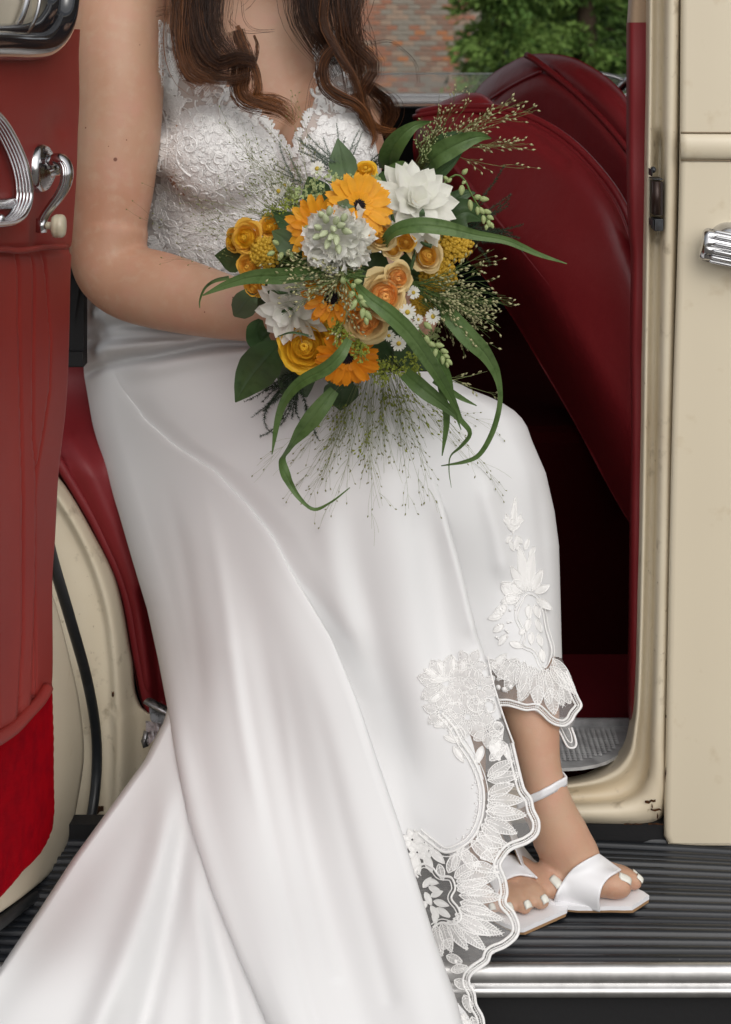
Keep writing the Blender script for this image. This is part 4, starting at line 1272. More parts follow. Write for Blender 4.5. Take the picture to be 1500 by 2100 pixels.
# picture-right mass behind and over the shoulder
lock([(640, -420, .20), (655, -230, .17), (640, -60, .14), (635, 20, .128), (655, 70, .122), (690, 120, .13), (715, 165, .14)], 55, 28, 320, 0, .15, .3, 30, wm=50)
lock([(680, -420, .22), (700, -200, .18), (700, -40, .13), (712, 60, .118), (730, 140, .118), (735, 205, .12), (720, 250, .12)], 45, 22, 300, 0, .45, .6, 32, wm=38)
lock([(700, -400, .22), (735, -100, .15), (728, 0, .125), (710, 60, .115), (735, 100, .112), (762, 125, .112), (765, 150, .112), (745, 180, .112), (738, 215, .115), (748, 245, .12)], 24, 14, 190, .05, .6, .5, 34, wm=22)
lock([(660, -300, .2), (668, -60, .12), (662, 40, .108), (680, 85, .104), (700, 120, .102), (720, 150, .102), (736, 185, .104), (745, 230, .108)], 14, 8, 80, .15, .7, .4, 30, wm=10)
lock([(690, 95, .105), (668, 120, .104), (663, 150, .102), (672, 180, .1), (700, 200, .1), (728, 212, .102), (752, 240, .106), (768, 285, .11)], 12, 7, 110, .3, .75, .5, 28, wm=13)
lock([(735, 190, .115), (745, 230, .115), (765, 258, .12), (795, 268, .13), (820, 266, .14)], 14, 5, 90, .45, .8, .6, 20, wm=13)
lock([(752, 175, .14), (775, 195, .16), (800, 225, .18), (790, 262, .19), (775, 285, .19)], 14, 12, 110, .2, .45, .7, 20, wm=20)
lock([(745, 205, .118), (758, 250, .116), (768, 280, .116), (758, 310, .112)], 9, 4, 50, .5, .85, .6, 18)
# loose single hairs
for pts in [[(470, 40, .1), (500, 64, .1), (540, 64, .1), (562, 62, .1)], [(495, 0, .1), (500, 40, .1), (520, 60, .1), (556, 63, .1)], [(320, 20, .12), (345, 18, .11), (370, 30, .1)], [(322, 30, .12), (350, 26, .11), (372, 40, .1)],
            [(760, 90, .12), (800, 85, .14), (830, 105, .15), (852, 130, .16), (858, 170, .16)], [(742, 60, .13), (765, 85, .13), (772, 130, .13), (770, 160, .13)], [(660, 140, .1), (640, 175, .095), (630, 230, .09)], [(590, 205, .075), (602, 225, .07), (598, 250, .07)],
            [(735, 20, .13), (758, 60, .13), (768, 110, .13), (760, 150, .13)], [(690, 150, .1), (680, 165, .1), (672, 175, .1)], [(480, 20, .1), (474, 44, .1), (482, 60, .1)], [(540, -30, .1), (512, 10, .1), (500, 20, .1)]]:
    c = cr(pts, 18)
    for k in range(3):
        q = c + rng.normal(size=3) * [3, 3, .002]
        strand(Pn(q[:, 0], q[:, 1], q[:, 2]), np.full(18, .00022), np.full(18, .4))
# crown of the head
for k in range(700):
    a = rng.random() * 2 * math.pi; s_ = 1 if math.cos(a) > 0 else -1
    top = hc + np.array([.004 * s_, -.01 + .05 * math.sin(a), .122])
    x_ = .085 * math.cos(a)
    end = hc + np.array([.070 * s_ + .02 * math.cos(a), .05 * math.sin(a) + .045, -.10])
    mid = hc + np.array([.086 * math.cos(a) + .01 * s_, .085 * math.sin(a) + .025, .045])
    pts3 = cr([top, mid, end, end + [.0, .0, -.05]], 12)
    strand(pts3, np.full(12, .0011), np.full(12, .05))
hv = np.vstack(HV)
hair = mk('hair', hv, HF, hm)
at_ = hair.data.attributes.new('tipness', 'FLOAT', 'POINT')
at_.data.foreach_set('value', np.concatenate(HT).astype(np.float32))
pc(hair)
# ------------------------------------------------------------------ the dress
dress = pc(empty('dress', (0, 0, 0)))
# skirt depth: where the cloth hangs, from the hips over the lap and knees to the train on the ground
SK = TPS([(165, 580, .215), (260, 600, .150), (400, 600, .125), (520, 640, .06), (640, 640, .06), (800, 680, .05),
          (172, 690, .215), (300, 700, .125), (450, 720, .065), (600, 740, .035), (760, 760, .015), (900, 790, .02), (980, 815, .015),
          (178, 800, .20), (320, 800, .10), (480, 800, .035), (620, 820, .0), (780, 850, -.035), (900, 860, -.045), (1040, 850, .005),
          (205, 940, .18), (340, 930, .085), (500, 930, .0), (660, 930, -.055), (800, 930, -.085), (930, 930, -.075), (1060, 930, -.030),
          (255, 1080, .12), (400, 1100, .01), (560, 1100, -.06), (720, 1080, -.10), (860, 1080, -.105), (980, 1080, -.09), (1120, 1080, -.03),
          (320, 1330, .015), (460, 1330, -.070), (620, 1330, -.105), (780, 1330, -.125), (940, 1300, -.120), (1060, 1300, -.105), (1150, 1300, -.06),
          (1100, 1420, -.130), (1180, 1470, -.105), (340, 1500, -.075), (250, 1650, -.135), (420, 1600, -.130), (560, 1600, -.155), (720, 1600, -.172), (880, 1600, -.178), (1050, 1560, -.168),
          (1100, 1680, -.200), (60, 1860, -.235), (130, 1800, -.205), (350, 1800, -.226), (600, 1800, -.232), (820, 1800, -.235), (1040, 1810, -.238),
          (-20, 1990, -.318), (150, 1960, -.315), (320, 1960, -.312), (600, 1980, -.315), (900, 2000, -.312), (1060, 1905, -.268), (980, 2050, -.312),
          (-250, 2280, -.36), (200, 2280, -.385), (600, 2280, -.40), (1000, 2250, -.38)])
def fold(px, py, line, amp, w, a0=None, a1=None, asym=1.0):
    """raised ridge (amp > 0 towards the viewer) along a line; fades in over its first and out over its last stretch"""
    line = cr(line, 14)
    d = dist_poly(px, py, line)
    xx = np.interp(py, line[:, 1], line[:, 0]) if line[-1, 1] > line[0, 1] + 40 else None
    ww = w
    if xx is not None and asym != 1.0:
        ww = np.where(px > xx, w * asym, w)
    y0, y1 = line[0], line[-1]
    L = np.linalg.norm(line[-1] - line[0])
    t = ((px - y0[0]) * (y1[0] - y0[0]) + (py - y0[1]) * (y1[1] - y0[1])) / (L * L)
    env = ss(-.02, .22 if a0 is None else a0, t) * (1 if (a1 or 0) >= 1 else 1 - ss(.8 if a1 is None else a1, 1.05, t))
    return -amp * env * np.exp(-(d / ww) ** 2)
def common(px, py):
    y = np.zeros(np.shape(px))
    # gathers across the hip under the forearm
    y += fold(px, py, [(165, 672), (260, 668), (380, 672), (520, 690)], -.012, 11, .05, 1.2)
    y += fold(px, py, [(180, 640), (280, 640), (400, 660), (520, 678)], .016, 22, .1, 1.2)
    y += fold(px, py, [(190, 715), (300, 700), (420, 690), (540, 700)], .016, 15, .1, 1.2)
    y += fold(px, py, [(166, 772), (230, 742), (320, 730), (430, 706), (560, 700)], -.014, 9, .02, 1.2)
    y += fold(px, py, [(250, 770), (360, 745), (480, 722), (560, 712)], .010, 18, .2, 1.2)
    y += fold(px, py, [(280, 712), (400, 705), (540, 706)], -.007, 6, .3, 1.2)
    y += fold(px, py, [(190, 600), (200, 640), (202, 690)], -.004, 8, .2, 1.0)
    for ln, a_, w_ in (([(168, 700), (260, 692), (380, 694), (530, 706)], -.013, 8), ([(166, 772), (225, 748), (320, 730), (430, 712), (560, 706)], -.014, 9), ([(190, 722), (300, 708), (420, 700), (530, 702)], .012, 10), ([(240, 660), (320, 668), (420, 676), (530, 690)], -.014, 9), ([(180, 645), (300, 640), (420, 660)], .012, 16), ([(200, 610), (204, 650), (216, 690)], -.008, 8)):
        y += fold(px, py, ln, a_, w_, .05, 1.2)
    # long drapes
    y += fold(px, py, [(780, 900), (810, 1080), (850, 1300), (890, 1560)], .009, 54, .4, .75)
    y += fold(px, py, [(895, 960), (925, 1080), (950, 1180), (985, 1310)], .009, 28, .4, .9)
    y += fold(px, py, [(860, 980), (880, 1100), (905, 1280), (940, 1480)], -.008, 30, .4, .8)
    y += fold(px, py, [(700, 1000), (735, 1200), (800, 1450), (850, 1660)], -.008, 34, .4, .8)
    y += fold(px, py, [(660, 960), (690, 1160), (745, 1360)], .006, 34, .4, .8)
    return y
def drapes0(px, py):
    y = np.zeros(np.shape(px))
    y += fold(px, py, [(360, 950), (420, 1200), (470, 1500), (530, 1800), (620, 2120), (680, 2300)], 0.0068, 62, .35, 2)
    y += fold(px, py, [(420, 980), (500, 1200), (560, 1450), (640, 1750), (730, 2050), (800, 2300)], -0.0053, 40, .3, 2)
    y += fold(px, py, [(500, 1040), (600, 1270), (680, 1520), (770, 1800), (870, 2100), (930, 2300)], 0.0053, 44, .3, 2)
    y += fold(px, py, [(290, 1000), (350, 1250), (390, 1500), (440, 1750), (520, 2000), (600, 2300)], -0.0048, 34, .35, 2)
    y += fold(px, py, [(255, 1040), (310, 1220), (345, 1400), (380, 1600), (450, 1850), (560, 2140), (600, 2300)], 0.0039, 24, .4, 2)
    y += fold(px, py, [(600, 1300), (660, 1500), (720, 1750), (800, 2050)], -0.0020, 18, .4, 2)
    y += fold(px, py, [(330, 960), (372, 1120), (400, 1300), (420, 1480)], -0.0024, 17, .4, .8)
    y += fold(px, py, [(408, 960), (440, 1110), (470, 1290), (500, 1500), (540, 1700)], 0.0024, 16, .4, .8)
    y += fold(px, py, [(455, 1150), (490, 1330), (530, 1560), (590, 1850), (650, 2100)], -0.0024, 16, .4, 2)
    y += fold(px, py, [(540, 1250), (580, 1450), (620, 1700), (690, 2000)], 0.0020, 15, .4, 2)
    y += fold(px, py, [(250, 1120), (286, 1240), (318, 1340)], -0.0024, 13, .4, .8)
    # the seam that runs down from the hip
    y += fold(px, py, [(240, 762), (262, 810), (300, 862), (360, 914), (440, 965), (510, 1040)], .00025, 5, .02, .9)
    return y
seam = [(700, 205), (765, 240), (800, 255), (860, 298), (914, 360), (965, 440), (1035, 508), (1100, 560), (1180, 602), (1310, 680), (1440, 735), (1571, 779), (1706, 825), (1828, 862), (1928, 893), (2057, 939), (2100, 949), (2300, 1010)]
sy = [q[0] for q in seam]; sx = [q[1] for q in seam]
silL = [(560, 176), (600, 163), (650, 164), (690, 168), (735, 171), (770, 173), (870, 190), (960, 215), (1050, 243), (1150, 272), (1250, 302), (1350, 324), (1460, 345), (1560, 362), (1680, 386), (1820, 432), (1970, 492), (2100, 548), (2300, 640)]
edge1 = [(575, 400), (600, 470), (640, 540), (700, 640), (740, 720), (780, 830), (850, 880), (980, 897), (1080, 922), (1173, 949), (1298, 979), (1361, 1001), (1455, 1029), (1523, 1052), (1586, 1067), (1620, 1077), (1640, 1090), (1660, 1095), (1683, 1106), (1711, 1103), (1728, 1082), (1743, 1048), (1766, 1031), (1776, 1027), (1803, 1037), (1831, 1041), (1851, 1038), (1868, 1054), (1900, 1066), (1923, 1060), (1943, 1037), (1954, 1009), (1974, 1000), (1997, 970), (2014, 963), (2037, 974), (2060, 978), (2083, 991), (2110, 994), (2140, 1004), (2170, 992), (2200, 1006), (2300, 1040)]
def lerp(tab, py):
    a = np.array(tab, float); return np.interp(py, a[:, 0], a[:, 1])
def d0(px, py):
    y = SK(px, py) + common(px, py) + drapes0(px, py)
    xr = np.interp(py, sy, sx)
    up = 1 - ss(1040, 1200, py)
    y = y - .0012 * up - .020 * ss(1150, 1480, py) * np.exp(-((xr - px) / 150) ** 2)
    return y
def d1(px, py):
    y = SK(px, py) + common(px, py)
    xr = np.interp(py, sy, sx)
    y = y + .004 * ss(780, 860, py) * (1 - ss(0, 60, px - xr))
    y = y + .020 * ss(1150, 1450, py) * np.exp(-(np.maximum(px - xr, 0) / 60) ** 2)
    # drapes0 pulls the upper cloth with it, so both stay together across the seam
    y = y + drapes0(px, py) * (1 - ss(1000, 1220, py)) * .9
    # ripples of the loose hem
    y = y + ss(1500, 1650, py) * (.006 * np.sin((px - xr) / 34.0 + py / 90.0))
    return y
def d2(px, py):
    y = SK(px, py) + common(px, py) * (1 - ss(900, 1000, py))
    x1 = lerp(edge1, py)
    y = y + .026 * ss(960, 1250, py) * np.exp(-(np.maximum(px - x1, 0) / 70) ** 2)
    y += fold(px, py, [(985, 950), (1005, 1040), (1022, 1100), (1040, 1200)], .009, 22, .3, .8)
    y += fold(px, py, [(1090, 930), (1108, 1050), (1118, 1180), (1120, 1330)], -.006, 16, .3, .9)
    return y
def rows_from(tabL, tabR, y0, y1, n, dxL=0):
    return [(py, lerp(tabL, py) + dxL, lerp(tabR, py)) for py in np.linspace(y0, y1, n)]
# the panel nearest the viewer, running into the train
R0 = [(py, x, np.interp(py, sy, sx)) for py, x in [(q, lerp(silL, q)) for q in np.linspace(716, 2300, 90)]]
R0 = [(a, min(b, c - 2), c) for a, b, c in R0]
v, f, _, _ = relief(R0, d0, 420, 150, (lambda py: .046 - .026 * ss(1380, 1560, py), 52), (lambda py: .003 + .008 * ss(1300, 1600, py), 24), back=.05, inset=22)
mk('skirt_panel', v, f, M['satin'], dress)
# the lap and middle panel with the lace hem
R1 = []
for py in np.linspace(575, 2300, 260):
    xl = lerp(silL, py) + (14 if py > 790 else 0) + 60 * ss(800, 1000, py)
    xl = xl + (np.interp(py, sy, sx) - 130 - xl) * ss(1050, 1300, py)
    R1.append((py, xl, lerp(edge1, py)))
v, f, PX1, PY1 = relief(R1, d1, 520, 150, (.060, 60), (lambda py: .010 * (1 - ss(1480, 1560, py)) * ss(850, 1000, py), 14), back=.03, inset=6, backR=False)
# satin ends at the curved cord, sheer net carries on to the scallops
clothB = [(700, 575), (700, 1460), (905, 1466), (940, 1500), (960, 1540), (980, 1571), (994, 1628), (986, 1686), (963, 1726), (917, 1748), (880, 1727), (850, 1706), (835, 1706), (700, 1706), (100, 2300), (100, 575)]
def opaque1(px, py):
    a = inside(px, py, [(-100, 500), (1200, 500), (1200, 1340), (1003, 1362), (1030, 1470), (1000, 1490), (962, 1500), (975, 1545), (990, 1590), (994, 1628), (988, 1686), (963, 1728), (917, 1748), (880, 1728), (855, 1712), (820, 1712), (600, 2000), (600, 2400), (-100, 2400)])
    b = inside(px, py, [(905, 2040), (930, 2046), (955, 2075), (975, 2110), (985, 2160), (1000, 2400), (800, 2400), (880, 2050)])
    return a | b
nr_, nc_ = PX1.shape
cx_ = (PX1[:-1, :-1] + PX1[1:, 1:]).ravel() / 2; cy_ = (PY1[:-1, :-1] + PY1[1:, 1:]).ravel() / 2
mi = (~opaque1(cx_, cy_)).astype(int)
mk('skirt_panel', v, f, None, dress, mats=[M['satin'], M['tulle']], mi=mi)
# panel over the far leg, with its own lace hem
sil2 = [(760, 905), (780, 930), (800, 968), (812, 1000), (826, 1030), (842, 1055), (858, 1071), (876, 1082), (905, 1092), (970, 1120), (1050, 1138), (1120, 1147), (1230, 1150), (1350, 1153), (1385, 1165), (1447, 1193), (1460, 1187), (1477, 1179), (1488, 1172), (1494, 1166)]
l2 = [(760, 760), (900, 800), (1000, 820), (1200, 880), (1350, 930), (1440, 950), (1447, 1000), (1450, 1040), (1455, 1085), (1462, 1103), (1477, 1124), (1486, 1145), (1494, 1160)]
R2 = [(py, lerp(l2, py), lerp(sil2, py)) for py in np.linspace(762, 1494, 240)]
v, f, PX2, PY2 = relief(R2, d2, 330, 90, (0, 1), (lambda py: .055 - .045 * ss(1340, 1420, py), 46), back=.06, inset=14, backL=False)
op2 = [(600, 600), (1300, 600), (1300, 1330), (1160, 1352), (1135, 1345), (1118, 1372), (1085, 1392), (1050, 1388), (1020, 1378), (985, 1370), (600, 1370)]
cx_ = (PX2[:-1, :-1] + PX2[1:, 1:]).ravel() / 2; cy_ = (PY2[:-1, :-1] + PY2[1:, 1:]).ravel() / 2
mk('skirt_panel', v, f, None, dress, mats=[M['satin'], M['tulle']], mi=(~inside(cx_, cy_, op2)).astype(int))
# a fold of the back hem that hangs lower
R3 = [(1470, 1120, 1178), (1490, 1138, 1172), (1500, 1146, 1172), (1515, 1154, 1178), (1526, 1160, 1182), (1534, 1166, 1178)]
d3 = lambda px, py: SK(px, py) + .022 + 0 * px
v, f, _, _ = relief(R3, d3, 30, 14, (0, 1), (.004, 6), back=.01, inset=2, backL=False)
mk('hem_fold', v, f, M['tulle'], dress)
# train fanning out at the picture left
trL = [(1452, 346), (1480, 338), (1560, 298), (1660, 225), (1760, 152), (1870, 80), (1990, -2), (2130, -110), (2300, -230)]
RT = [(py, lerp(trL, py), lerp(silL, py) + 70) for py in np.linspace(1452, 2300, 60)]
def dT(px, py):
    y = SK(px, py) + .024 - .010 * ss(60, 250, lerp(silL, py) - px)
    y += fold(px, py, [(372, 1560), (330, 1750), (262, 1950), (180, 2160), (130, 2300)], .016, 34, .25, 2)
    y += fold(px, py, [(378, 1620), (365, 1780), (330, 1960), (280, 2160), (250, 2300)], -.014, 26, .2, 2)
    y += fold(px, py, [(390, 1690), (410, 1850), (420, 2000), (420, 2180), (425, 2300)], .010, 30, .25, 2)
    y += fold(px, py, [(400, 1750), (440, 1920), (480, 2060), (510, 2300)], -.008, 22, .25, 2)
    y += fold(px, py, [(340, 1520), (230, 1700), (100, 1900), (-60, 2120)], -.006, 40, .2, 2)
    return y
v, f, _, _ = relief(RT, dT, 240, 110, (.020, 14), (0, 1), back=.04, inset=-2, backR=False)
mk('train', v, f, M['satin'], dress)

def cached(fn, x0, x1, y0, y1, st=4.0):
    gx_ = np.arange(x0, x1 + st, st); gy_ = np.arange(y0, y1 + st, st)
    A, B_ = np.meshgrid(gx_, gy_)
    G = fn(A, B_)
    def look(px, py):
        px, py = np.asarray(px, float), np.asarray(py, float)
        fx = np.clip((px - x0) / st, 0, len(gx_) - 1.001); fy = np.clip((py - y0) / st, 0, len(gy_) - 1.001)
        i, j = fy.astype(int), fx.astype(int); a, b = fy - i, fx - j
        return G[i, j] * (1 - a) * (1 - b) + G[i + 1, j] * a * (1 - b) + G[i, j + 1] * (1 - a) * b + G[i + 1, j + 1] * a * b
    return look
D1G = cached(d1, 440, 1130, 700, 2200); D2G = cached(d2, 960, 1210, 980, 1510)
# ---- lace: threads and cut-out motifs laid on the cloth
class Lace:
    def __init__(s, dep, lift=.0009, k=.62):
        s.mb = MB(); s.dep = dep; s.lift = lift; s.k = k; s.veil = True
    def line(s, pts, r=.0011, n=None, closed=False, lift=0):
        p = np.asarray(pts, float)
        L = np.linalg.norm(np.diff(p, axis=0), axis=1).sum()
        q = cr(p, n or max(5, int(L / 4.5)), closed)
        if closed: q = np.vstack([q, q[:1]])
        y = s.dep(q[:, 0], q[:, 1])
        ok = np.isfinite(y)
        if ok.sum() < 3: return
        V = Pn(q[ok, 0], q[ok, 1], y[ok] - s.lift - lift)
        s.mb.add(*tube(V, r * s.k, 5, cap=False, flat=(1, .8)))
    def fill(s, pts, lift=0, dome=.0005, mi=0):
        q = np.asarray(pts, float)
        c = q.mean(0)
        m = c + (q - c) * .55
        yq, ym, yc = s.dep(q[:, 0], q[:, 1]), s.dep(m[:, 0], m[:, 1]), s.dep(c[:1], c[1:])
        if not (np.isfinite(yq).all() and np.isfinite(ym).all() and np.isfinite(yc).all()): return
        n = len(q)
        V = np.vstack([Pn(q[:, 0], q[:, 1], yq - s.lift - lift + .0006), Pn(m[:, 0], m[:, 1], ym - s.lift - lift - dome * .7), Pn(c[:1], c[1:], yc - s.lift - lift - dome)])
        f = []
        for i in range(n):
            k = (i + 1) % n
            f.append((i, k, n + k, n + i)); f.append((n + i, n + k, 2 * n))
        s.mb.add(V, f, mi)
    def leaf(s, x, y, a, L, w, hatch=True, r=.0010, filled=False):
        """petal outline with veins: base at (x,y), pointing along a (radians, picture)"""
        d = np.array([math.cos(a), math.sin(a)]); o = np.array([-d[1], d[0]])
        t = np.linspace(0, 1, 9)
        wd = w * np.sin(np.pi * t ** .85) ** .8
        b = np.array([x, y])
        up = b + d * (L * t)[:, None] + o * wd[:, None] * .5
        dn = b + d * (L * t)[:, None] - o * wd[:, None] * .5
        ol = np.vstack([up, dn[::-1][1:-1]])
        if filled: s.fill(ol)
        elif s.veil: s.fill(ol, mi=1)
        s.line(np.vstack([up, dn[::-1]]), r)
        if hatch:
            s.line([b, b + d * L * .92], r * .8)
            k = max(3, int(L / 6))
            for i in range(1, k):
                tt = i / k
                c = b + d * L * tt
                ww = w * math.sin(math.pi * tt ** .85) ** .8 * .46
                for sg in (-1, 1):
                    s.line([c, c + o * sg * ww + d * L * .10], r * .55, 4)
    def flower(s, x, y, R, n, a0=0, filled=True, hatch=True):
        for k in range(n):
            a = a0 + 2 * math.pi * k / n
            s.leaf(x + math.cos(a) * R * .12, y + math.sin(a) * R * .12, a, R * (.85 + .2 * rng.random()), R * .62, hatch, filled=filled)
    def swirl(s, x, y, R, a0, turns=1.4, sg=1, r=.0020):
        t = np.linspace(0, 1, 26)
        a = a0 + sg * turns * 2 * math.pi * t
        rr = R * (1 - .86 * t)
        s.line(np.stack([x + rr * np.cos(a), y + rr * np.sin(a)], -1), r, 30)
        rr = R * (1 - .86 * t) * .80
        s.line(np.stack([x + rr * np.cos(a), y + rr * np.sin(a)], -1), r * .5, 26)
        for k in range(10):
            q = 3 + k * 2
            if q < 24:
                aa = a[q]; r_ = R * (1 - .86 * t[q]) * .9
                s.dot(x + r_ * math.cos(aa), y + r_ * math.sin(aa), 2.2)
    def dot(s, x, y, R):
        yy = s.dep(np.array([x]), np.array([y]))[0]
        if not np.isfinite(yy): return
        k = R * (D + yy) / F * .8
        s.mb.add(*ellipsoid(P(x, y, yy - s.lift), (k, k * .8, k), 7, 5))
    def build(s, name, m, parent):
        return tag(s.mb.build(name, None, parent, mats=[m, M['lace_fill']]), kind='stuff')

def offset_line(pts, d):
    p = cr(pts, 160)
    t = nrm(np.gradient(p, axis=0)); n = np.stack([-t[:, 1], t[:, 0]], -1)
    return p + n * d
# middle panel hem
Lc = Lace(D1G)
sc1 = [(1052, 1523), (1067, 1586), (1072, 1606), (1077, 1620), (1090, 1638), (1095, 1660), (1106, 1685), (1103, 1711), (1082, 1729), (1048, 1743), (1031, 1764), (1027, 1778), (1037, 1803), (1041, 1831), (1038, 1851), (1054, 1870), (1065, 1898), (1060, 1922), (1037, 1942), (1009, 1955), (1000, 1974), (970, 1996), (963, 2014), (974, 2037), (978, 2060), (991, 2085), (996, 2115), (1004, 2145)]
for off, r in ((1, .0030), (13, .0025), (6.5, .0009)):
    q = offset_line(sc1, off); Lc.line(q, r, 230)
for k in np.linspace(2, 158, 120):      # fringe bars between the two cords
    i = int(k); a, b = offset_line(sc1, 2)[i], offset_line(sc1, 12)[i]
    Lc.line([a, (a + b) / 2, b], .0004, 3)
arc = [(905, 1462), (930, 1490), (948, 1523), (972, 1560), (988, 1600), (993, 1640), (986, 1686), (963, 1726), (917, 1748), (882, 1728), (858, 1708)]
for off, r in ((0, .0032), (9, .0022), (-9, .0012)):
    Lc.line(offset_line(arc, off), r, 110)
for i in range(120):
    q = cr(arc, 120)[i]
    tn = rng.normal(size=2) * 4 + [-12, -4]
    Lc.dot(q[0] + tn[0], q[1] + tn[1], 1.6 + rng.random())
# fans of leaves between the inner cord and the scallops
ac = cr(arc, 60)
fans = [(1000, 1592, -.55, 62, 26), (1000, 1600, -.18, 70, 24), (1002, 1628, -.35, 56, 26), (1000, 1640, .02, 74, 26), (998, 1652, .28, 62, 26), (996, 1664, .10, 84, 30), (994, 1680, .42, 72, 28), (988, 1690, .75, 60, 24), (980, 1704, .95, 56, 22),
        (966, 1724, .75, 66, 22), (950, 1738, 1.2, 50, 20), (976, 1720, .2, 70, 24), (938, 1744, .6, 60, 22), (1004, 1560, -.75, 46, 20), (1010, 1530, -1.0, 40, 18), (1030, 1520, 1.2, 40, 16)]
for x, y, a, L_, w in fans: Lc.leaf(x, y, a, L_, w, True, .0012)
fans2 = [(932, 1800, -.55, 60, 26), (936, 1808, -.15, 86, 34), (936, 1816, .15, 78, 30), (938, 1826, -.3, 64, 26), (942, 1836, .05, 90, 28), (944, 1850, .35, 70, 26), (940, 1862, .25, 96, 26), (934, 1874, .55, 84, 26), (930, 1884, .30, 104, 34), (918, 1890, .95, 70, 24), (906, 1892, 1.25, 64, 24), (892, 1896, 1.35, 66, 22), (930, 1890, .72, 88, 26), (920, 1790, -1.2, 44, 20), (900, 1772, 1.3, 34, 16), (930, 1786, -1.3, 46, 16), (970, 1772, .3, 50, 22), (985, 1760, -.4, 44, 20)]
for x, y, a, L_, w in fans2: Lc.leaf(x, y, a, L_, w, True, .0012)
cord2 = [(858, 1800), (850, 1786), (868, 1772), (888, 1780), (902, 1796), (926, 1800), (934, 1822), (926, 1842), (940, 1862), (946, 1884), (928, 1896), (906, 1892), (888, 1902)]
for off, r in ((0, .0024), (7, .0012)): Lc.line(offset_line(cord2, off), r, 110)
for x, y, a, L_, w in [(868, 1820, -.9, 26, 12), (874, 1806, .2, 26, 12), (880, 1818, .5, 30, 12), (872, 1830, 1.1, 30, 12), (884, 1838, -.4, 26, 12), (890, 1848, .3, 32, 13), (884, 1858, 1.0, 30, 12), (876, 1848, 2.2, 24, 11), (896, 1862, .6, 34, 13), (866, 1846, 1.6, 26, 12), (890, 1870, 1.4, 26, 11)]:
    Lc.leaf(x, y, a, L_, w, False, .0011, filled=True)
for x, y in [(1012, 1952), (1052, 1610), (1044, 1608), (1058, 1600), (935, 1972), (1020, 1790), (1018, 1778)]: Lc.dot(x, y, 5)
for x, y, a, L_, w in [(906, 1946, -.8, 30, 16), (916, 1960, .4, 36, 18), (925, 1990, -.2, 36, 18), (932, 2010, .5, 38, 20), (952, 2040, 1.2, 40, 18), (968, 2085, 1.3, 40, 18), (960, 2030, -.5, 16, 10)]: Lc.leaf(x, y, a, L_, w, True, .0011)
# appliqué rising up the middle panel
for x, y, R, n, a in [(915, 1400, 56, 8, .2), (962, 1366, 34, 6, 0), (985, 1410, 34, 6, .4), (960, 1470, 50, 7, .1), (1000, 1500, 34, 6, .5), (905, 1460, 34, 6, .3), (938, 1420, 30, 5, .8)]:
    Lc.flower(x, y, R, n, a, False, True)
for x, y, R, a, sg in [(1003, 1452, 26, 2.2, 1), (935, 1505, 20, .3, -1), (1018, 1492, 22, 3, -1), (975, 1440, 22, 1, 1)]: Lc.swirl(x, y, R, a, 1.2, sg, .0016)
for x, y, a, L_, w in [(870, 1372, .5, 40, 14), (880, 1395, -.1, 46, 14), (900, 1352, 1.3, 40, 14), (930, 1345, 1.6, 40, 14), (955, 1350, 1.9, 34, 14), (880, 1440, -.6, 40, 14), (890, 1490, -.4, 36, 14), (910, 1510, .3, 40, 14), (930, 1530, 1.0, 40, 14), (1005, 1520, 1.1, 46, 18), (1020, 1510, 1.5, 50, 18), (990, 1530, 1.9, 40, 16), (1035, 1530, 1.2, 34, 14)]:
    Lc.leaf(x, y, a, L_, w, True, .0010, filled=True)
Lc.line([(1000, 1345), (1012, 1400), (1030, 1460), (1046, 1505), (1054, 1525)], .0018)
for x, y, R, n, a in [(846, 1722, 22, 6, .2), (856, 1748, 20, 6, .6), (870, 1728, 18, 5, 0), (880, 1745, 16, 5, .3), (925, 2085, 26, 6, .2), (900, 2070, 20, 5, .6), (945, 2100, 22, 6, .9)]: Lc.flower(x, y, R, n, a, True, False)
for x, y, a, L_, w in [(848, 1752, 1.3, 44, 20), (872, 1752, 1.2, 40, 16), (884, 1742, .8, 40, 16)]: Lc.leaf(x, y, a, L_, w, True, .0010, filled=True)
Lc.build('lace_hem', M['lace'], dress)
# far-leg panel hem
Lc = Lace(D2G)
sc2 = [(1014, 1443), (1022, 1447), (1040, 1447), (1056, 1451), (1078, 1457), (1098, 1456), (1110, 1464), (1124, 1478), (1140, 1487), (1158, 1489), (1172, 1480), (1180, 1466), (1193, 1448), (1186, 1430), (1174, 1404), (1162, 1376)]
for off, r in ((-1, .0028), (-12, .0024), (-6, .0009)): Lc.line(offset_line(sc2, off), r, 130)
for i in range(3, 156, 2):
    a, b = offset_line(sc2, -2)[i], offset_line(sc2, -11)[i]
    Lc.line([a, (a + b) / 2, b], .0004, 3)
for x, y in [(1022, 1410), (1034, 1414), (1047, 1409)]: Lc.dot(x, y, 7)
for x, y, a, L_, w in [(1060, 1350, 2.3, 60, 26), (1064, 1352, 1.95, 72, 30), (1076, 1356, 1.75, 66, 26), (1090, 1364, 1.9, 80, 26), (1098, 1368, 1.5, 84, 30), (1112, 1370, 1.35, 76, 28), (1122, 1372, 1.15, 84, 28), (1130, 1366, .9, 66, 24), (1134, 1350, .95, 70, 22), (1082, 1400, 1.9, 40, 22), (1104, 1405, 1.6, 42, 24), (1128, 1410, 1.4, 56, 30), (1150, 1405, 1.1, 44, 22), (1010, 1360, .8, 50, 22), (1000, 1352, .55, 56, 16), (1030, 1345, 1.2, 60, 22), (1144, 1376, .9, 60, 22)]:
    Lc.leaf(x, y, a, L_, w, True, .0011)
ov = [(1075, 1225), (1062, 1262), (1078, 1300), (1074, 1322), (1098, 1336), (1112, 1366), (1122, 1366), (1132, 1334), (1120, 1290), (1112, 1250), (1100, 1226), (1084, 1218)]
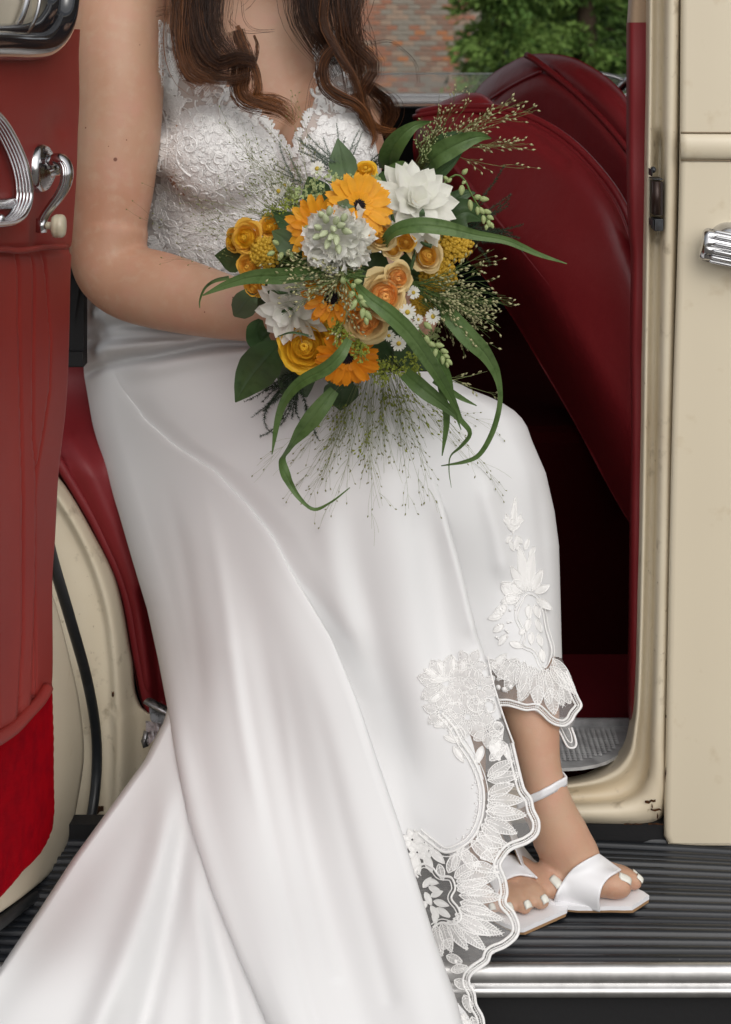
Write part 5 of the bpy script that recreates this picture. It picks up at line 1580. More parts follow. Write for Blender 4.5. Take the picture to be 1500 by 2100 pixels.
for off, r in ((0, .0018), (6, .0010)): Lc.line(offset_line(ov + ov[:1], off), r, 100)
for x, y, a, L_, w in [(1084, 1240, 1.5, 30, 14), (1098, 1240, 1.3, 30, 14), (1086, 1268, 1.8, 28, 12), (1100, 1270, 1.2, 30, 12), (1090, 1296, 1.6, 26, 12), (1104, 1300, 1.3, 28, 12), (1110, 1330, 1.4, 30, 12), (1076, 1290, 2.3, 16, 10)]:
    Lc.leaf(x, y, a, L_, w, False, .0011, filled=True)
for x, y, a, L_, w in [(1082, 1212, -1.75, 96, 22), (1086, 1212, -1.5, 90, 18), (1078, 1212, -2.1, 60, 20), (1092, 1212, -1.15, 50, 18), (1072, 1216, -2.7, 50, 22), (1098, 1216, -.5, 34, 16), (1066, 1222, 2.8, 40, 22), (1100, 1228, .6, 40, 16), (1054, 1130, -1.9, 24, 10), (1060, 1128, -1.6, 30, 10), (1076, 1128, -1.2, 26, 10), (1086, 1140, -1.0, 22, 10),
                       (1052, 1095, -1.5, 76, 12), (1050, 1090, -1.9, 40, 12), (1056, 1088, -1.2, 36, 12), (1048, 1075, -2.6, 18, 10), (1058, 1072, -.4, 18, 10), (1050, 1098, 2.2, 20, 10), (1058, 1098, .9, 22, 10),
                       (1040, 1240, 2.4, 40, 18), (1030, 1262, 2.9, 30, 14), (1034, 1280, 2.5, 28, 14), (1040, 1300, 2.2, 30, 12), (1046, 1318, .3, 30, 14), (1040, 1340, 2.4, 50, 14), (1050, 1222, -2.4, 30, 16)]:
    Lc.leaf(x, y, a, L_, w, L_ > 34, .0010, filled=True)
for x, y, R, a, sg in [(1053, 1068, 12, 0, 1), (1046, 1230, 18, 1, -1), (1062, 1200, 16, 2, 1)]: Lc.swirl(x, y, R, a, 1.1, sg, .0014)
for i in range(14): Lc.dot(1018 + rng.random() * 40, 1230 + rng.random() * 80, 2 + 2 * rng.random())
Lc.build('lace_hem', M['lace'], dress)
Lc = Lace(d3)
for q, r in (([(1140, 1488), (1150, 1504), (1158, 1520), (1166, 1532), (1178, 1533), (1182, 1524), (1178, 1508), (1172, 1492)], .0024), ([(1150, 1490), (1158, 1506), (1166, 1520), (1173, 1522), (1172, 1508), (1166, 1492)], .0014)): Lc.line(q, r, 40)
Lc.build('lace_hem', M['lace'], dress)

# ---- bodice: follows the body a few millimetres out, fading into sheer net and lace at the edges
bod = cr([(318, 120), (316, 170), (320, 205), (326, 240), (322, 290), (306, 350), (286, 420), (275, 475), (300, 520), (360, 570), (420, 610), (460, 650), (560, 700), (700, 680), (790, 520), (790, 400), (778, 330), (770, 290), (764, 250), (752, 215), (735, 190), (724, 140), (716, 85), (690, 62), (660, 78), (646, 100), (648, 130), (655, 160), (648, 190), (640, 220), (628, 250), (614, 275), (603, 320), (596, 322), (582, 300), (560, 272), (530, 235), (500, 205), (470, 180), (450, 168), (420, 160), (395, 135), (370, 95), (345, 50), (325, 40)], 400, closed=True)
gx = np.arange(296, 806, 5.0); gy = np.arange(-40, 706, 5.0)
GX, GY = np.meshgrid(gx, gy)
DEP = np.full(GX.shape, np.nan)
for i in range(GX.shape[0]):
    for j in range(GX.shape[1]):
        h, _ = hit(GX[i, j], GY[i, j])
        if h is not None and h[1] < .33: DEP[i, j] = h[1]
# keep the arm out of it: its surface stands in front of the ribs
arm = inside(GX, GY, [(100, -60), (326, -60), (326, 150), (344, 260), (338, 350), (318, 465), (440, 545), (560, 600), (640, 640), (640, 720), (100, 720)])
def filled_depth(d, bad):
    d = d.copy(); d[bad] = np.nan
    # spread known depth into the unknown cells, then smooth
    for it in range(60):
        nan = ~np.isfinite(d)
        if not nan.any(): break
        p = np.pad(d, 1, constant_values=np.nan)
        st = np.stack([p[:-2, 1:-1], p[2:, 1:-1], p[1:-1, :-2], p[1:-1, 2:]])
        cnt = np.isfinite(st).sum(0); sm_ = np.nansum(st, 0)
        fillable = nan & (cnt > 0)
        d[fillable] = sm_[fillable] / cnt[fillable] + .0012
    d[~np.isfinite(d)] = .3
    for it in range(6):
        p = np.pad(d, 1, mode='edge')
        a = (p[:-2, 1:-1] + p[2:, 1:-1] + p[1:-1, :-2] + p[1:-1, 2:]) / 4
        d = np.minimum(d + .001, a)
    return d
BD = filled_depth(DEP, arm)
def bdep(px, py):
    px, py = np.asarray(px, float), np.asarray(py, float)
    fx = np.clip((px - gx[0]) / 5.0, 0, len(gx) - 1.001); fy = np.clip((py - gy[0]) / 5.0, 0, len(gy) - 1.001)
    i, j = fy.astype(int), fx.astype(int); a, b = fy - i, fx - j
    return BD[i, j] * (1 - a) * (1 - b) + BD[i + 1, j] * a * (1 - b) + BD[i, j + 1] * (1 - a) * b + BD[i + 1, j + 1] * a * b - .0045
step = 3.0
ax_ = np.arange(300, 800, step); ay_ = np.arange(30, 704, step)
AX, AY = np.meshgrid(ax_, ay_)
ins = inside(AX, AY, bod)
# pull the outermost vertices onto the outline
lab = -np.ones(AX.shape, int)
solid = ins | np.roll(ins, 1, 0) | np.roll(ins, -1, 0) | np.roll(ins, 1, 1) | np.roll(ins, -1, 1)
ox, oy = AX.copy(), AY.copy()
bd_i = solid & ~ins
for i, j in zip(*np.where(bd_i)):
    k = np.argmin((bod[:, 0] - AX[i, j]) ** 2 + (bod[:, 1] - AY[i, j]) ** 2); ox[i, j], oy[i, j] = bod[k]
lab[solid] = np.arange(solid.sum())
v = Pn(ox[solid], oy[solid], bdep(ox[solid], oy[solid]))
cupL = cr([(330, 260), (380, 226), (440, 214), (500, 232), (560, 282), (592, 330), (600, 420), (560, 560), (420, 560), (318, 470), (334, 350)], 80, closed=True)
cupR = cr([(612, 320), (640, 275), (680, 240), (730, 232), (762, 262), (792, 360), (792, 560), (600, 560)], 80, closed=True)
f, mi = [], []
for i in range(AX.shape[0] - 1):
    for j in range(AX.shape[1] - 1):
        q = (lab[i, j], lab[i, j + 1], lab[i + 1, j + 1], lab[i + 1, j])
        if min(q) >= 0:
            f.append(q)
ctr = np.array([[AX[0, 0], 0]])
cxs = np.array([np.mean([ox[solid][k] for k in q]) for q in f]); cys = np.array([np.mean([oy[solid][k] for k in q]) for q in f])
cup = inside(cxs, cys, cupL) | inside(cxs, cys, cupR)
low = cys > 455
mi = np.where(cup & ~(low & (rng.random(len(f)) < 0)), 0, 1)
mk('bodice', v, f, None, dress, mats=[M['lace2'], M['tulle2']], mi=mi)
# lace over it
Lb = Lace(bdep, .0010, .72)
sc = 0
def in_b(x, y, m=4): return bool(inside(np.array(x), np.array(y), bod)) and dist_poly(np.array([x]), np.array([y]), np.vstack([bod, bod[:1]]))[0] > m
# named motifs from the photograph: the paisley scroll at the neckline and the others down the side
for i in range(60):
    q = cr([(330, 66), (334, 110), (334, 150), (350, 200), (372, 215)], 60)[i]
    Lb.leaf(q[0] + rng.normal() * 8, q[1] + rng.normal() * 5, rng.random() * 6.28, 15 + 8 * rng.random(), 8 + 3 * rng.random(), False, .0013, filled=True)
Lb.swirl(478, 214, 30, 2.6, 1.35, 1, .0026); Lb.line([(450, 205), (452, 235), (468, 258), (490, 270)], .0024); Lb.line([(446, 175), (458, 180), (462, 192)], .003)
Lb.swirl(388, 300, 26, 2.2, 1.4, 1, .0022); Lb.line([(362, 300), (364, 330), (378, 352), (392, 362)], .0022)
Lb.swirl(655, 186, 17, 3.4, 1.3, -1, .0024); Lb.line([(672, 178), (678, 205), (682, 230)], .0020)
Lb.swirl(660, 215, 9, 1, 1.1, 1, .002); Lb.swirl(705, 285, 26, .4, 1.2, 1, .0018); Lb.swirl(640, 300, 16, 2, 1.2, -1, .0016)
Lb.swirl(410, 250, 20, 0, 1.2, -1, .0018); Lb.swirl(530, 300, 30, 1.2, 1.3, 1, .0018); Lb.swirl(450, 330, 30, 3, 1.3, -1, .0018)
Lb.swirl(520, 370, 26, .8, 1.3, 1, .0018); Lb.swirl(390, 400, 26, 2, 1.3, 1, .0018); Lb.swirl(750, 300, 18, 1, 1.2, -1, .0018); Lb.swirl(350, 470, 20, 4, 1.2, 1, .0018)
for i in range(1500):
    x, y = 310 + rng.random() * 485, 45 + rng.random() * 520
    if not in_b(x, y, 6): continue
    ed = dist_poly(np.array([x]), np.array([y]), np.vstack([bod, bod[:1]]))[0]
    k = rng.random()
    L_ = 9 + 14 * rng.random(); a = rng.random() * 6.28
    if not in_b(x + math.cos(a) * L_, y + math.sin(a) * L_, 2): continue
    if k < .62: Lb.leaf(x, y, a, L_, L_ * (.45 + .25 * rng.random()), False, .0010 + .0004 * rng.random(), filled=rng.random() < .75)
    elif k < .78:
        for q in range(4): Lb.leaf(x, y, a + q * .5, L_ * .9, L_ * .36, False, .0010, filled=True)
    elif k < .90: Lb.dot(x, y, 2.2 + 2.2 * rng.random())
    else:
        t = np.linspace(0, 1, 7); b = (rng.random() - .5) * 2.5
        Lb.line(np.stack([x + np.cos(a + b * t) * L_ * 1.3 * t, y + np.sin(a + b * t) * L_ * 1.3 * t], -1), .0016)
# petals round the arm edge and the strap
for i in range(70):
    t = rng.random()
    q = cr([(319, 60), (322, 110), (318, 165), (330, 215), (342, 260), (338, 340), (326, 420), (322, 460)], 100)[int(t * 99)]
    a = rng.random() * 6.28
    Lb.leaf(q[0] + rng.random() * 16 + 4, q[1], a, 16 + 10 * rng.random(), 9 + 4 * rng.random(), rng.random() < .4, .0012, filled=True)
for q in [[(318, 48), (322, 90), (316, 150), (321, 200), (338, 240), (343, 290), (338, 350), (326, 425), (317, 465)], [(378, 108), (396, 138), (421, 162), (448, 170)], [(500, 206), (530, 236), (560, 273), (583, 301), (597, 322)]]: Lb.line(q, .0016)
# scalloped neckline
for line, n, R, sg in (([(395, 138), (425, 163), (455, 172), (500, 206), (530, 235), (560, 271), (584, 302), (600, 320)], 34, 19, -.9), ([(500, 208), (530, 236), (560, 272), (584, 303), (600, 322)], 16, 13, -.8), ([(604, 318), (614, 276), (628, 250), (640, 222)], 16, 16, -2.6)):
    c = cr(line, n)
    for q in c:
        Lb.leaf(q[0] - math.cos(sg) * R * .4, q[1] - math.sin(sg) * R * .4, sg + rng.normal() * .35, R * (1 + .3 * rng.random()), R * .45, False, .0011, filled=True)
for x, y, R in [(652, 92, 7), (648, 105, 7), (652, 120, 7), (657, 138, 8), (652, 154, 8), (656, 166, 7)]:
    Lb.line([(x + R * math.cos(t), y + R * math.sin(t)) for t in np.linspace(0, 5.6, 9)], .0017)
# straps
Lb.line([(282, -20), (296, 8), (312, 36), (322, 62)], .0030); Lb.line([(268, -60), (282, -20)], .003)
Lb.build('bodice_lace', M['lace'], dress)
# ------------------------------------------------------------------ the bouquet
BQ0 = P(745, 580, -.10)
bouquet = tag(empty('bouquet', BQ0), 'bouquet of orange gerberas, yellow roses, white dahlias and trailing grasses on the lap', 'bouquet')
def bq(o):
    o.parent = bouquet; o.location = tuple(-BQ0); return o
def dome(px, py):
    r2 = ((px - 740) / 290.0) ** 2 + ((py - 565) / 270.0) ** 2
    return -.085 - .135 * np.clip(1 - r2, 0, 1) ** .8
def pm(name, c, rough=.5, tl=.22, vary=None, **k):
    return mat(name, c, rough, spec=.3, tl=tl, vary=vary or [(60, tuple(x * .82 for x in c), .35, .7)], bump=(160, .15, .0008), **k)
F_ = {
 'amber': pm('amber_petal', (.90, .43, .022), tl=.32), 'amber2': pm('deep_amber_petal', (.86, .345, .014), tl=.32), 'orange': pm('orange_petal', (.85, .30, .012), tl=.32),
 'white': pm('white_petal', (.88, .87, .82), tl=.42, vary=[(30, (.82, .83, .72), .4, .75)]), 'cream': pm('cream_petal', (.87, .68, .34), tl=.35), 'peach': pm('peach_petal', (.90, .52, .17), tl=.35, vary=[(50, (.88, .40, .08), .4, .7)]),
 'yellow': pm('yellow_petal', (.90, .54, .035), tl=.35), 'gold': pm('gold_petal', (.90, .52, .075), tl=.35), 'green_white': pm('green_white_petal', (.60, .66, .42)),
 'bud': pm('pale_green_bud', (.42, .50, .22)), 'mustard': pm('mustard_floret', (.62, .38, .035)), 'lime': pm('lime_floret', (.34, .40, .06)),
 'black': pm('dark_flower_eye', (.014, .008, .010), .7, 0), 'eye': pm('orange_floret', (.70, .22, .02)), 'disc': pm('yellow_disc', (.55, .40, .05)),
 'leaf': pm('dark_green_leaf', (.044, .088, .032), .40, .15, [(18, (.070, .122, .044), .4, .7), (70, (.028, .055, .020), .5, .8)]),
 'leaf2': pm('grey_green_leaf', (.095, .150, .065), .45, .15, [(18, (.10, .14, .08), .4, .7)]),
 'grass': pm('grass_blade', (.085, .150, .042), .42, .24, [(14, (.125, .195, .070), .4, .7), (90, (.045, .09, .02), .5, .8)]),
 'stem': pm('green_stem', (.12, .19, .05)), 'panic': pm('grass_stalk', (.26, .30, .11)), 'panic_d': pm('grass_stalk_dark', (.13, .15, .045)), 'seed': pm('grass_seed', (.50, .48, .26)), 'seed_d': pm('dark_grass_seed', (.25, .26, .09)),
 'fern': pm('fern_green', (.022, .042, .020)), 'fern2': pm('grey_fern', (.13, .17, .13)), 'veron': pm('veronica_floret', (.50, .55, .42)),
}
for k_ in ('leaf', 'leaf2', 'grass'):
    pass
def frame(c, n, roll=0.0):
    z = Vector(nrm(n)); up = Vector((0, 0, 1)); x = up.cross(z).normalized(); y = z.cross(x)
    R = Matrix((x, y, z)).transposed()
    return Matrix.Translation(Vector(c) - Vector(BQ0)) @ R.to_4x4() @ Matrix.Rotation(roll, 4, 'Z')
def petal_mesh(name, L, w, m, cup=.1, bend=0.0, tip=.5, notch=0.0, ruffle=0.0, nl=7, nw=5):
    """base at the origin, length along +x, face +z; bend lifts (+) or drops (-) the tip"""
    u = np.linspace(0, 1, nl)[:, None]; t = np.linspace(-1, 1, nw)[None]
    if tip < .5 and tip > .4:
        up_ = np.clip((u - .62) / .38, 0, 1); prof0 = np.clip(u / .45, .18, 1) ** .7 * np.sqrt(1 - .93 * up_ ** 2.4)
    prof = np.sin(np.pi * np.clip(.08 + .92 * u, 0, 1) ** (.55 + tip)) ** .62
    prof = np.where(u > .96, prof * .35, prof) if tip > .6 else np.where(u > .99, np.maximum(prof, .42), prof)
    if tip < .5 and tip > .4: prof = prof0
    X = L * u - notch * L * (1 - t ** 2) * (u ** 8) * 1.0 + 0 * t
    Y = w * .5 * prof * t
    Z = cup * w * t ** 2 * prof - .035 * L * np.cos(t * math.pi * 2.2) * (u < .98) * .35 + bend * L * u ** 2
    if ruffle: Z = Z + ruffle * L * np.sin(t * 5 + u * 6) * u
    me = bpy.data.meshes.new(name)
    me.from_pydata(np.stack([X, Y, Z], -1).reshape(-1, 3).tolist(), [], [tuple(int(i) for i in q) for q in grid_faces(nl, nw)])
    me.materials.append(m); me.polygons.foreach_set('use_smooth', np.ones(len(me.polygons), bool)); me.update()
    return me
def add_petal(flower, me, ang, r0, elev, z0=0.0, scale=1.0, roll=0.0):
    o = bpy.data.objects.new('petal', me); link(o, flower)
    o.matrix_local = (Matrix.Rotation(ang, 4, 'Z') @ Matrix.Translation((r0, 0, z0)) @ Matrix.Rotation(-elev, 4, 'Y') @ Matrix.Rotation(roll, 4, 'X') @ Matrix.Scale(scale, 4))
    return o
def px2m(px, y): return px * (D + y) / F
# gerberas
def gerbera(px, py, off, R, n, cols, label=None, rows=((1.0, 21, .08), (.93, 17, .2), (.42, 22, .30)), eye=.24):
    y = float(dome(px, py)) + off
    R = px2m(R, y)
    mb = MB()
    re = R * eye
    mb.add(*ellipsoid((0, 0, -.002), (re, re, re * .38), 20, 10), 0)
    for i in range(90):
        a = i * 2.39996; q = math.sqrt(i / 90) * re * .96
        mb.add(*ellipsoid((q * math.cos(a), q * math.sin(a), re * .34 * (1 - (q / re) ** 2) + .0006), (.0011, .0011, .0013), 6, 4), 0 if q < re * .82 else 1)
    for i in range(110):
        a = rng.random() * 6.28; q = re * (.86 + .30 * rng.random())
        d = np.array([math.cos(a), math.sin(a), .55]); p0 = np.array([q * math.cos(a), q * math.sin(a), .0008])
        s_ = np.array([-d[1], d[0], 0]) * .0007; l_ = R * .10 * (.6 + .6 * rng.random())
        mb.add([p0 - s_, p0 + s_, p0 + d * l_], [(0, 1, 2)], 1)
    o = mb.build('gerbera', None, bouquet, mats=[F_['black'], F_['eye']])
    o.matrix_local = frame(P(px, py, y), n, rng.random())
    if label: o['label'] = label
    meshes = [[petal_mesh('petal', R * (k - eye * .55), R * .27 * (1 if k > .7 else .6), F_[c], .10, b_, .42, .05) for c in cols for b_ in (-.10, .02)] for k, _, _ in rows]
    for ri, (k, cnt, el) in enumerate(rows):
        for i in range(cnt):
            a = 2 * math.pi * (i + .5 * (ri % 2)) / cnt + rng.normal() * .05
            add_petal(o, meshes[ri][rng.integers(0, len(meshes[ri]))], a, R * eye * .5, el + rng.normal() * .07, .0012 * ri, .93 + .12 * rng.random(), rng.normal() * .12)
    return o
gerbera(736, 422, -.034, 74, (.30, -.95, .32), ['amber', 'amber'], 'amber gerbera at the top of the bouquet', eye=.25)
gerbera(652, 466, -.014, 72, (-.32, -.93, .18), ['amber', 'amber2'], 'amber gerbera half behind the white stock', rows=((1.0, 18, .12), (.82, 16, .3), (.5, 10, .5)))
gerbera(682, 607, -.012, 68, (-.12, -.98, -.12), ['orange', 'amber2'], 'orange gerbera behind the fine grass', rows=((1.0, 16, .12), (.82, 15, .3), (.5, 10, .5)), eye=.36)
gerbera(712, 732, -.022, 70, (.05, -.95, -.30), ['orange', 'orange'], 'orange gerbera at the bottom of the bouquet', eye=.27)
# white dahlias
def dahlia(px, py, off, R, n, rings_=((1.0, 11, .0), (.98, 11, .15), (.92, 10, .32), (.74, 8, .58), (.46, 6, .95)), core='cream'):
    y = float(dome(px, py)) + off; R = px2m(R, y)
    v, f = ellipsoid((0, 0, .002), (R * .16, R * .16, R * .2), 14, 10)
    o = mk('dahlia', v, f, F_[core], bouquet); o.matrix_local = frame(P(px, py, y), n, rng.random())
    for ri, (k, cnt, el) in enumerate(rings_):
        me = [petal_mesh('petal', R * k, R * .40, F_['white'], .20, b_, .66) for b_ in (-.06, .10)]
        for i in range(cnt):
            a = 2 * math.pi * (i + .5 * (ri % 2)) / cnt + rng.normal() * .07
            add_petal(o, me[i % 2], a, R * .03, el + rng.normal() * .06, R * .05 * ri, .94 + .12 * rng.random(), rng.normal() * .15)
    return o
dahlia(842, 424, -.006, 96, (.35, -.80, .50))
dahlia(604, 630, .016, 82, (-.55, -.80, -.28))
# roses: a coiled heart and cupped petals with rolled lips
def rose(px, py, off, R, n, inner, outer, label=None, squash=1.0):
    y = float(dome(px, py)) + off; R = px2m(R, y)
    th = np.linspace(0, 2 * math.pi * 2.2, 60)
    rr = R * (.015 + .085 * th / th[-1])
    zt_ = R * (.765 - .0 * (th / th[-1]) ** 2) + R * .02 * np.sin(th * 2.3)
    V = []
    for k, (h_, dr) in enumerate([(0, 0.05), (.6, .02), (.92, -.01), (1.0, .03), (.97, .07)]):
        V.append(np.stack([(rr + dr * R) * np.cos(th), (rr + dr * R) * np.sin(th), zt_ * h_], -1))
    V = np.stack(V, 1)
    mbr = MB(); mbr.add(V.reshape(-1, 3), grid_faces(60, 5)); mbr.add(*ellipsoid((0, 0, R * .05), (R * .62, R * .62, R * .58), 16, 10))  # inner dome added to catch light and brighten the gaps between petals
    o = mbr.build('rose', F_[inner], bouquet)
    o.matrix_local = frame(P(px, py, y + R * .55), n, rng.random() * 6) @ Matrix.Diagonal((1, squash, 1, 1))
    if label: o['label'] = label
    for ri, (r_, h_, cnt, span, curl, c) in enumerate([(.115, .775, 3, 1.5, .0, inner), (.175, .78, 3, 1.4, .01, inner), (.245, .785, 4, 1.2, .02, inner), (.31, .79, 4, 1.1, .03, inner), (.40, .78, 4, 1.0, .05, inner), (.50, .76, 5, .90, .08, inner), (.62, .70, 5, .88, .13, outer), (.76, .58, 5, .86, .22, outer), (.86, .44, 5, .84, .34, outer)]):
        u = np.linspace(-1, 1, 7)[None]; w_ = np.linspace(0, 1, 6)[:, None]
        top = 1 - .26 * np.abs(u) ** 2.4 + .02 * np.sin(u * 4)
        vv_ = w_ * top
        rad = R * (r_ * (.72 + .36 * np.sin(np.clip(vv_, 0, 1) * math.pi * .72) ** .8) - .0 + curl * vv_ ** 8)
        zz = R * (h_ * vv_ - curl * .75 * vv_ ** 8)
        an_ = u * span
        me = bpy.data.meshes.new('petal')
        me.from_pydata(np.stack([rad * np.cos(an_), rad * np.sin(an_), zz], -1).reshape(-1, 3).tolist(), [], [tuple(int(i) for i in q) for q in grid_faces(6, 7)])
        me.materials.append(F_[c]); me.polygons.foreach_set('use_smooth', np.ones(len(me.polygons), bool)); me.update()
        for i in range(cnt):
            p = bpy.data.objects.new('petal', me); link(p, o)
            p.matrix_local = Matrix.Rotation(2 * math.pi * (i + .37 * ri) / cnt + rng.normal() * .22, 4, 'Z') @ Matrix.Translation((rng.normal() * .03 * R, 0, rng.normal() * .035 * R)) @ Matrix.Scale(.90 + .2 * rng.random(), 4) @ Matrix.Rotation(rng.normal() * .10, 4, 'X') @ Matrix.Rotation(rng.normal() * .08, 4, 'Y')
    return o
rose(786, 606, -.020, 46, (.15, -.97, .12), 'peach', 'cream', 'peach rose beside the long grass blade')
rose(752, 652, -.018, 46, (-.05, -.97, -.22), 'peach', 'cream', 'peach rose with white buds across it')
rose(629, 705, -.012, 55, (-.08, -.97, .05), 'yellow', 'yellow', 'large yellow rose low in the bouquet')
rose(872, 527, -.004, 33, (.30, -.90, .25), 'gold', 'cream', 'small yellow rose beside the yarrow')
rose(815, 566, -.018, 30, (.10, -.97, -.1), 'peach', 'cream')
rose(781, 482, -.012, 30, (.05, -.97, .15), 'gold', 'cream')
rose(510, 487, -.020, 32, (-.35, -.92, .15), 'yellow', 'gold'); rose(489, 492, .000, 26, (-.62, -.75, .10), 'yellow', 'gold')
rose(514, 545, -.006, 26, (-.35, -.92, .0), 'gold', 'gold'); rose(524, 588, .006, 22, (-.35, -.92, -.2), 'gold', 'gold')
rose(750, 353, .012, 22, (0, -.75, .65), 'yellow', 'yellow'); rose(832, 497, -.014, 20, (0, -.95, .2), 'gold', 'gold'); rose(558, 467, .008, 24, (-.3, -.9, .3), 'yellow', 'gold')
rose(806, 512, -.006, 20, (0, -.95, .2), 'gold', 'cream'); rose(718, 540, .0, 20, (0, -.95, .2), 'gold', 'cream')
# white stock: a dome of ruffled petals and pale buds
y_ = float(dome(705, 485)) - .040
v, f = ellipsoid((0, 0, 0), (.030, .030, .024), 16, 10)
st_ = mk('stock_flower', v, f, F_['white'], bouquet); st_.matrix_local = frame(P(694, 494, y_ + .02), (0, -.98, .1))
rm_ = [petal_mesh('petal', .019, .020, F_['white'], .12, .18, .25, .12, r_) for r_ in (.12, .2, -.16)]
for i in range(95):
    a = i * 2.39996; q = math.sqrt(i / 95)
    el = math.acos(min(1, q * .99))
    o = bpy.data.objects.new('petal', rm_[i % 3]); link(o, st_)
    o.matrix_local = Matrix.Rotation(a, 4, 'Z') @ Matrix.Translation((.024 * q, 0, .024 * math.sin(el))) @ Matrix.Rotation(-(el * .30) + rng.normal() * .30, 4, 'Y') @ Matrix.Rotation(rng.normal() * .8, 4, 'X') @ Matrix.Scale(.72 + .4 * rng.random(), 4)
bud_me = {}
def bud(parent, c, d, L, w, m='bud', pinv=None):
    """a closed bud: three lobes meeting at a point"""
    key = m
    if key not in bud_me:
        v, f = ellipsoid((0, 0, 0), (1, 1, 1), 9, 8)
        v[:, :2] *= (1 - .35 * np.clip(v[:, 2:3], 0, 1)) * (1 + .10 * np.cos(3 * np.arctan2(v[:, 1:2], v[:, 0:1])))
        me = bpy.data.meshes.new('bud'); me.from_pydata(v.tolist(), [], f); me.materials.append(F_[m])
        me.polygons.foreach_set('use_smooth', np.ones(len(me.polygons), bool)); me.update(); bud_me[key] = me
    o = bpy.data.objects.new('bud', bud_me[key]); link(o, parent)
    q = Vector(nrm(d)).to_track_quat('Z', 'Y').to_matrix().to_4x4()
    o.matrix_local = (pinv if pinv is not None else parent.matrix_local.inverted()) @ (Matrix.Translation(Vector(c) - Vector(BQ0)) @ q @ Matrix.Diagonal((w / 2, w / 2, L / 2, 1)))
    return o
for x, y, dx, dy, L_ in [(652, 466, -.5, -.3, 26), (668, 448, -.2, -.8, 30), (676, 432, .1, -1, 28), (690, 452, .2, -.6, 30), (664, 480, -.6, .3, 28), (684, 470, .1, .1, 34), (700, 462, .5, -.2, 32), (712, 474, .6, .1, 34), (690, 492, 0, .6, 32), (672, 500, -.3, .8, 30), (660, 440, -.6, -.6, 22), (650, 486, -.8, .2, 24), (706, 446, .3, -.8, 26), (694, 510, .2, .9, 28), (680, 486, -.4, .3, 30)]:
    yy = y_ - .026 + .00006 * ((x - 690) ** 2 + (y - 475) ** 2) / 10
    bud(st_, P(x, y, yy), np.array([dx, -.75, -dy]), px2m(L_, yy), px2m(15, yy), 'green_white', frame(P(694, 494, y_ + .02), (0, -.98, .1)).inverted())
# flower spikes with loose buds
def spike(path, buds, name='bud_spike', r=.0014, m='bud'):
    c = cr(path, 24)
    v, f = tube(Pn(c[:, 0], c[:, 1], c[:, 2]), np.linspace(r, r * .6, 24), 7)
    o = mk(name, v, f, F_['stem'], bouquet); o.location = tuple(-BQ0)
    for x, y, yy, dx, dy, L_, w in buds:
        bud(o, P(x, y, yy), np.array([dx, -.25, -dy]), px2m(L_, yy), px2m(w, yy), m, Matrix.Translation(Vector(BQ0)))
    return o
b0 = -.135
spike([(880, 420, -.10), (895, 396, b0), (915, 372, b0), (938, 358, b0), (955, 372, b0), (966, 396, b0), (980, 420, b0), (996, 446, b0), (1008, 462, b0)],
      [(954, 352, b0, .5, -.6, 17, 11), (915, 366, b0, -.5, -.5, 15, 10), (922, 370, b0, .6, -.5, 14, 9), (947, 390, b0, -.1, 1, 22, 13), (952, 374, b0, -.5, .5, 12, 8), (916, 398, b0, .9, .2, 20, 12), (980, 404, b0, .6, -.2, 16, 12), (993, 408, b0, 1, .1, 22, 12), (965, 421, b0, .1, 1, 24, 12), (980, 432, b0, 0, 1, 18, 11), (988, 432, b0, .5, .6, 18, 12), (1000, 434, b0, .7, .2, 18, 11), (992, 450, b0, 0, 1, 20, 11), (1006, 446, b0, .7, .4, 17, 11), (1003, 458, b0, .2, .9, 17, 11), (1009, 462, b0, .5, .8, 15, 10), (998, 466, b0, -.2, 1, 13, 9)])
b1 = -.262
spike([(690, 560, b1 + .03), (708, 572, b1), (722, 590, b1), (736, 618, b1), (748, 645, b1), (752, 664, b1)],
      [(704, 575, b1, -.2, -.6, 16, 13), (735, 577, b1, .9, -.1, 18, 12), (725, 586, b1, .2, -.2, 15, 12), (722, 604, b1, -.4, .7, 18, 13), (726, 625, b1, -.5, .9, 26, 13), (748, 622, b1, .7, .6, 26, 14), (744, 642, b1, -.1, 1, 24, 13), (756, 646, b1, .6, .8, 24, 14), (752, 658, b1, .2, 1, 18, 12), (740, 610, b1, .5, .4, 16, 11)])
b2 = -.20
spike([(845, 640, b2 + .04), (858, 672, b2), (874, 692, b2), (890, 708, b2), (906, 726, b2), (918, 742, b2)],
      [(878, 668, b2, .6, .5, 22, 13), (860, 690, b2, -.1, 1, 20, 13), (876, 696, b2, .4, .8, 20, 13), (886, 706, b2, .8, .4, 18, 12), (902, 708, b2, .9, .1, 20, 12), (893, 724, b2, -.3, 1, 22, 11), (912, 720, b2, .9, .3, 18, 11), (908, 738, b2, 0, 1, 20, 11), (916, 730, b2, .8, .4, 16, 10), (922, 742, b2, .6, .6, 17, 11), (918, 748, b2, .1, 1, 14, 9)])
spike([(560, 560, -.13), (585, 530, -.19), (600, 522, -.195), (614, 518, -.195)], [(576, 526, -.2, -.3, .6, 20, 12), (592, 518, -.2, .2, -.5, 18, 11), (600, 526, -.2, .3, .7, 20, 12), (612, 512, -.2, .8, -.3, 18, 11), (566, 498, -.2, -.5, -.4, 18, 12), (556, 520, -.2, -.8, .3, 18, 12), (630, 468, -.215, -.6, .3, 22, 12), (656, 512, -.22, .3, .8, 22, 12)])
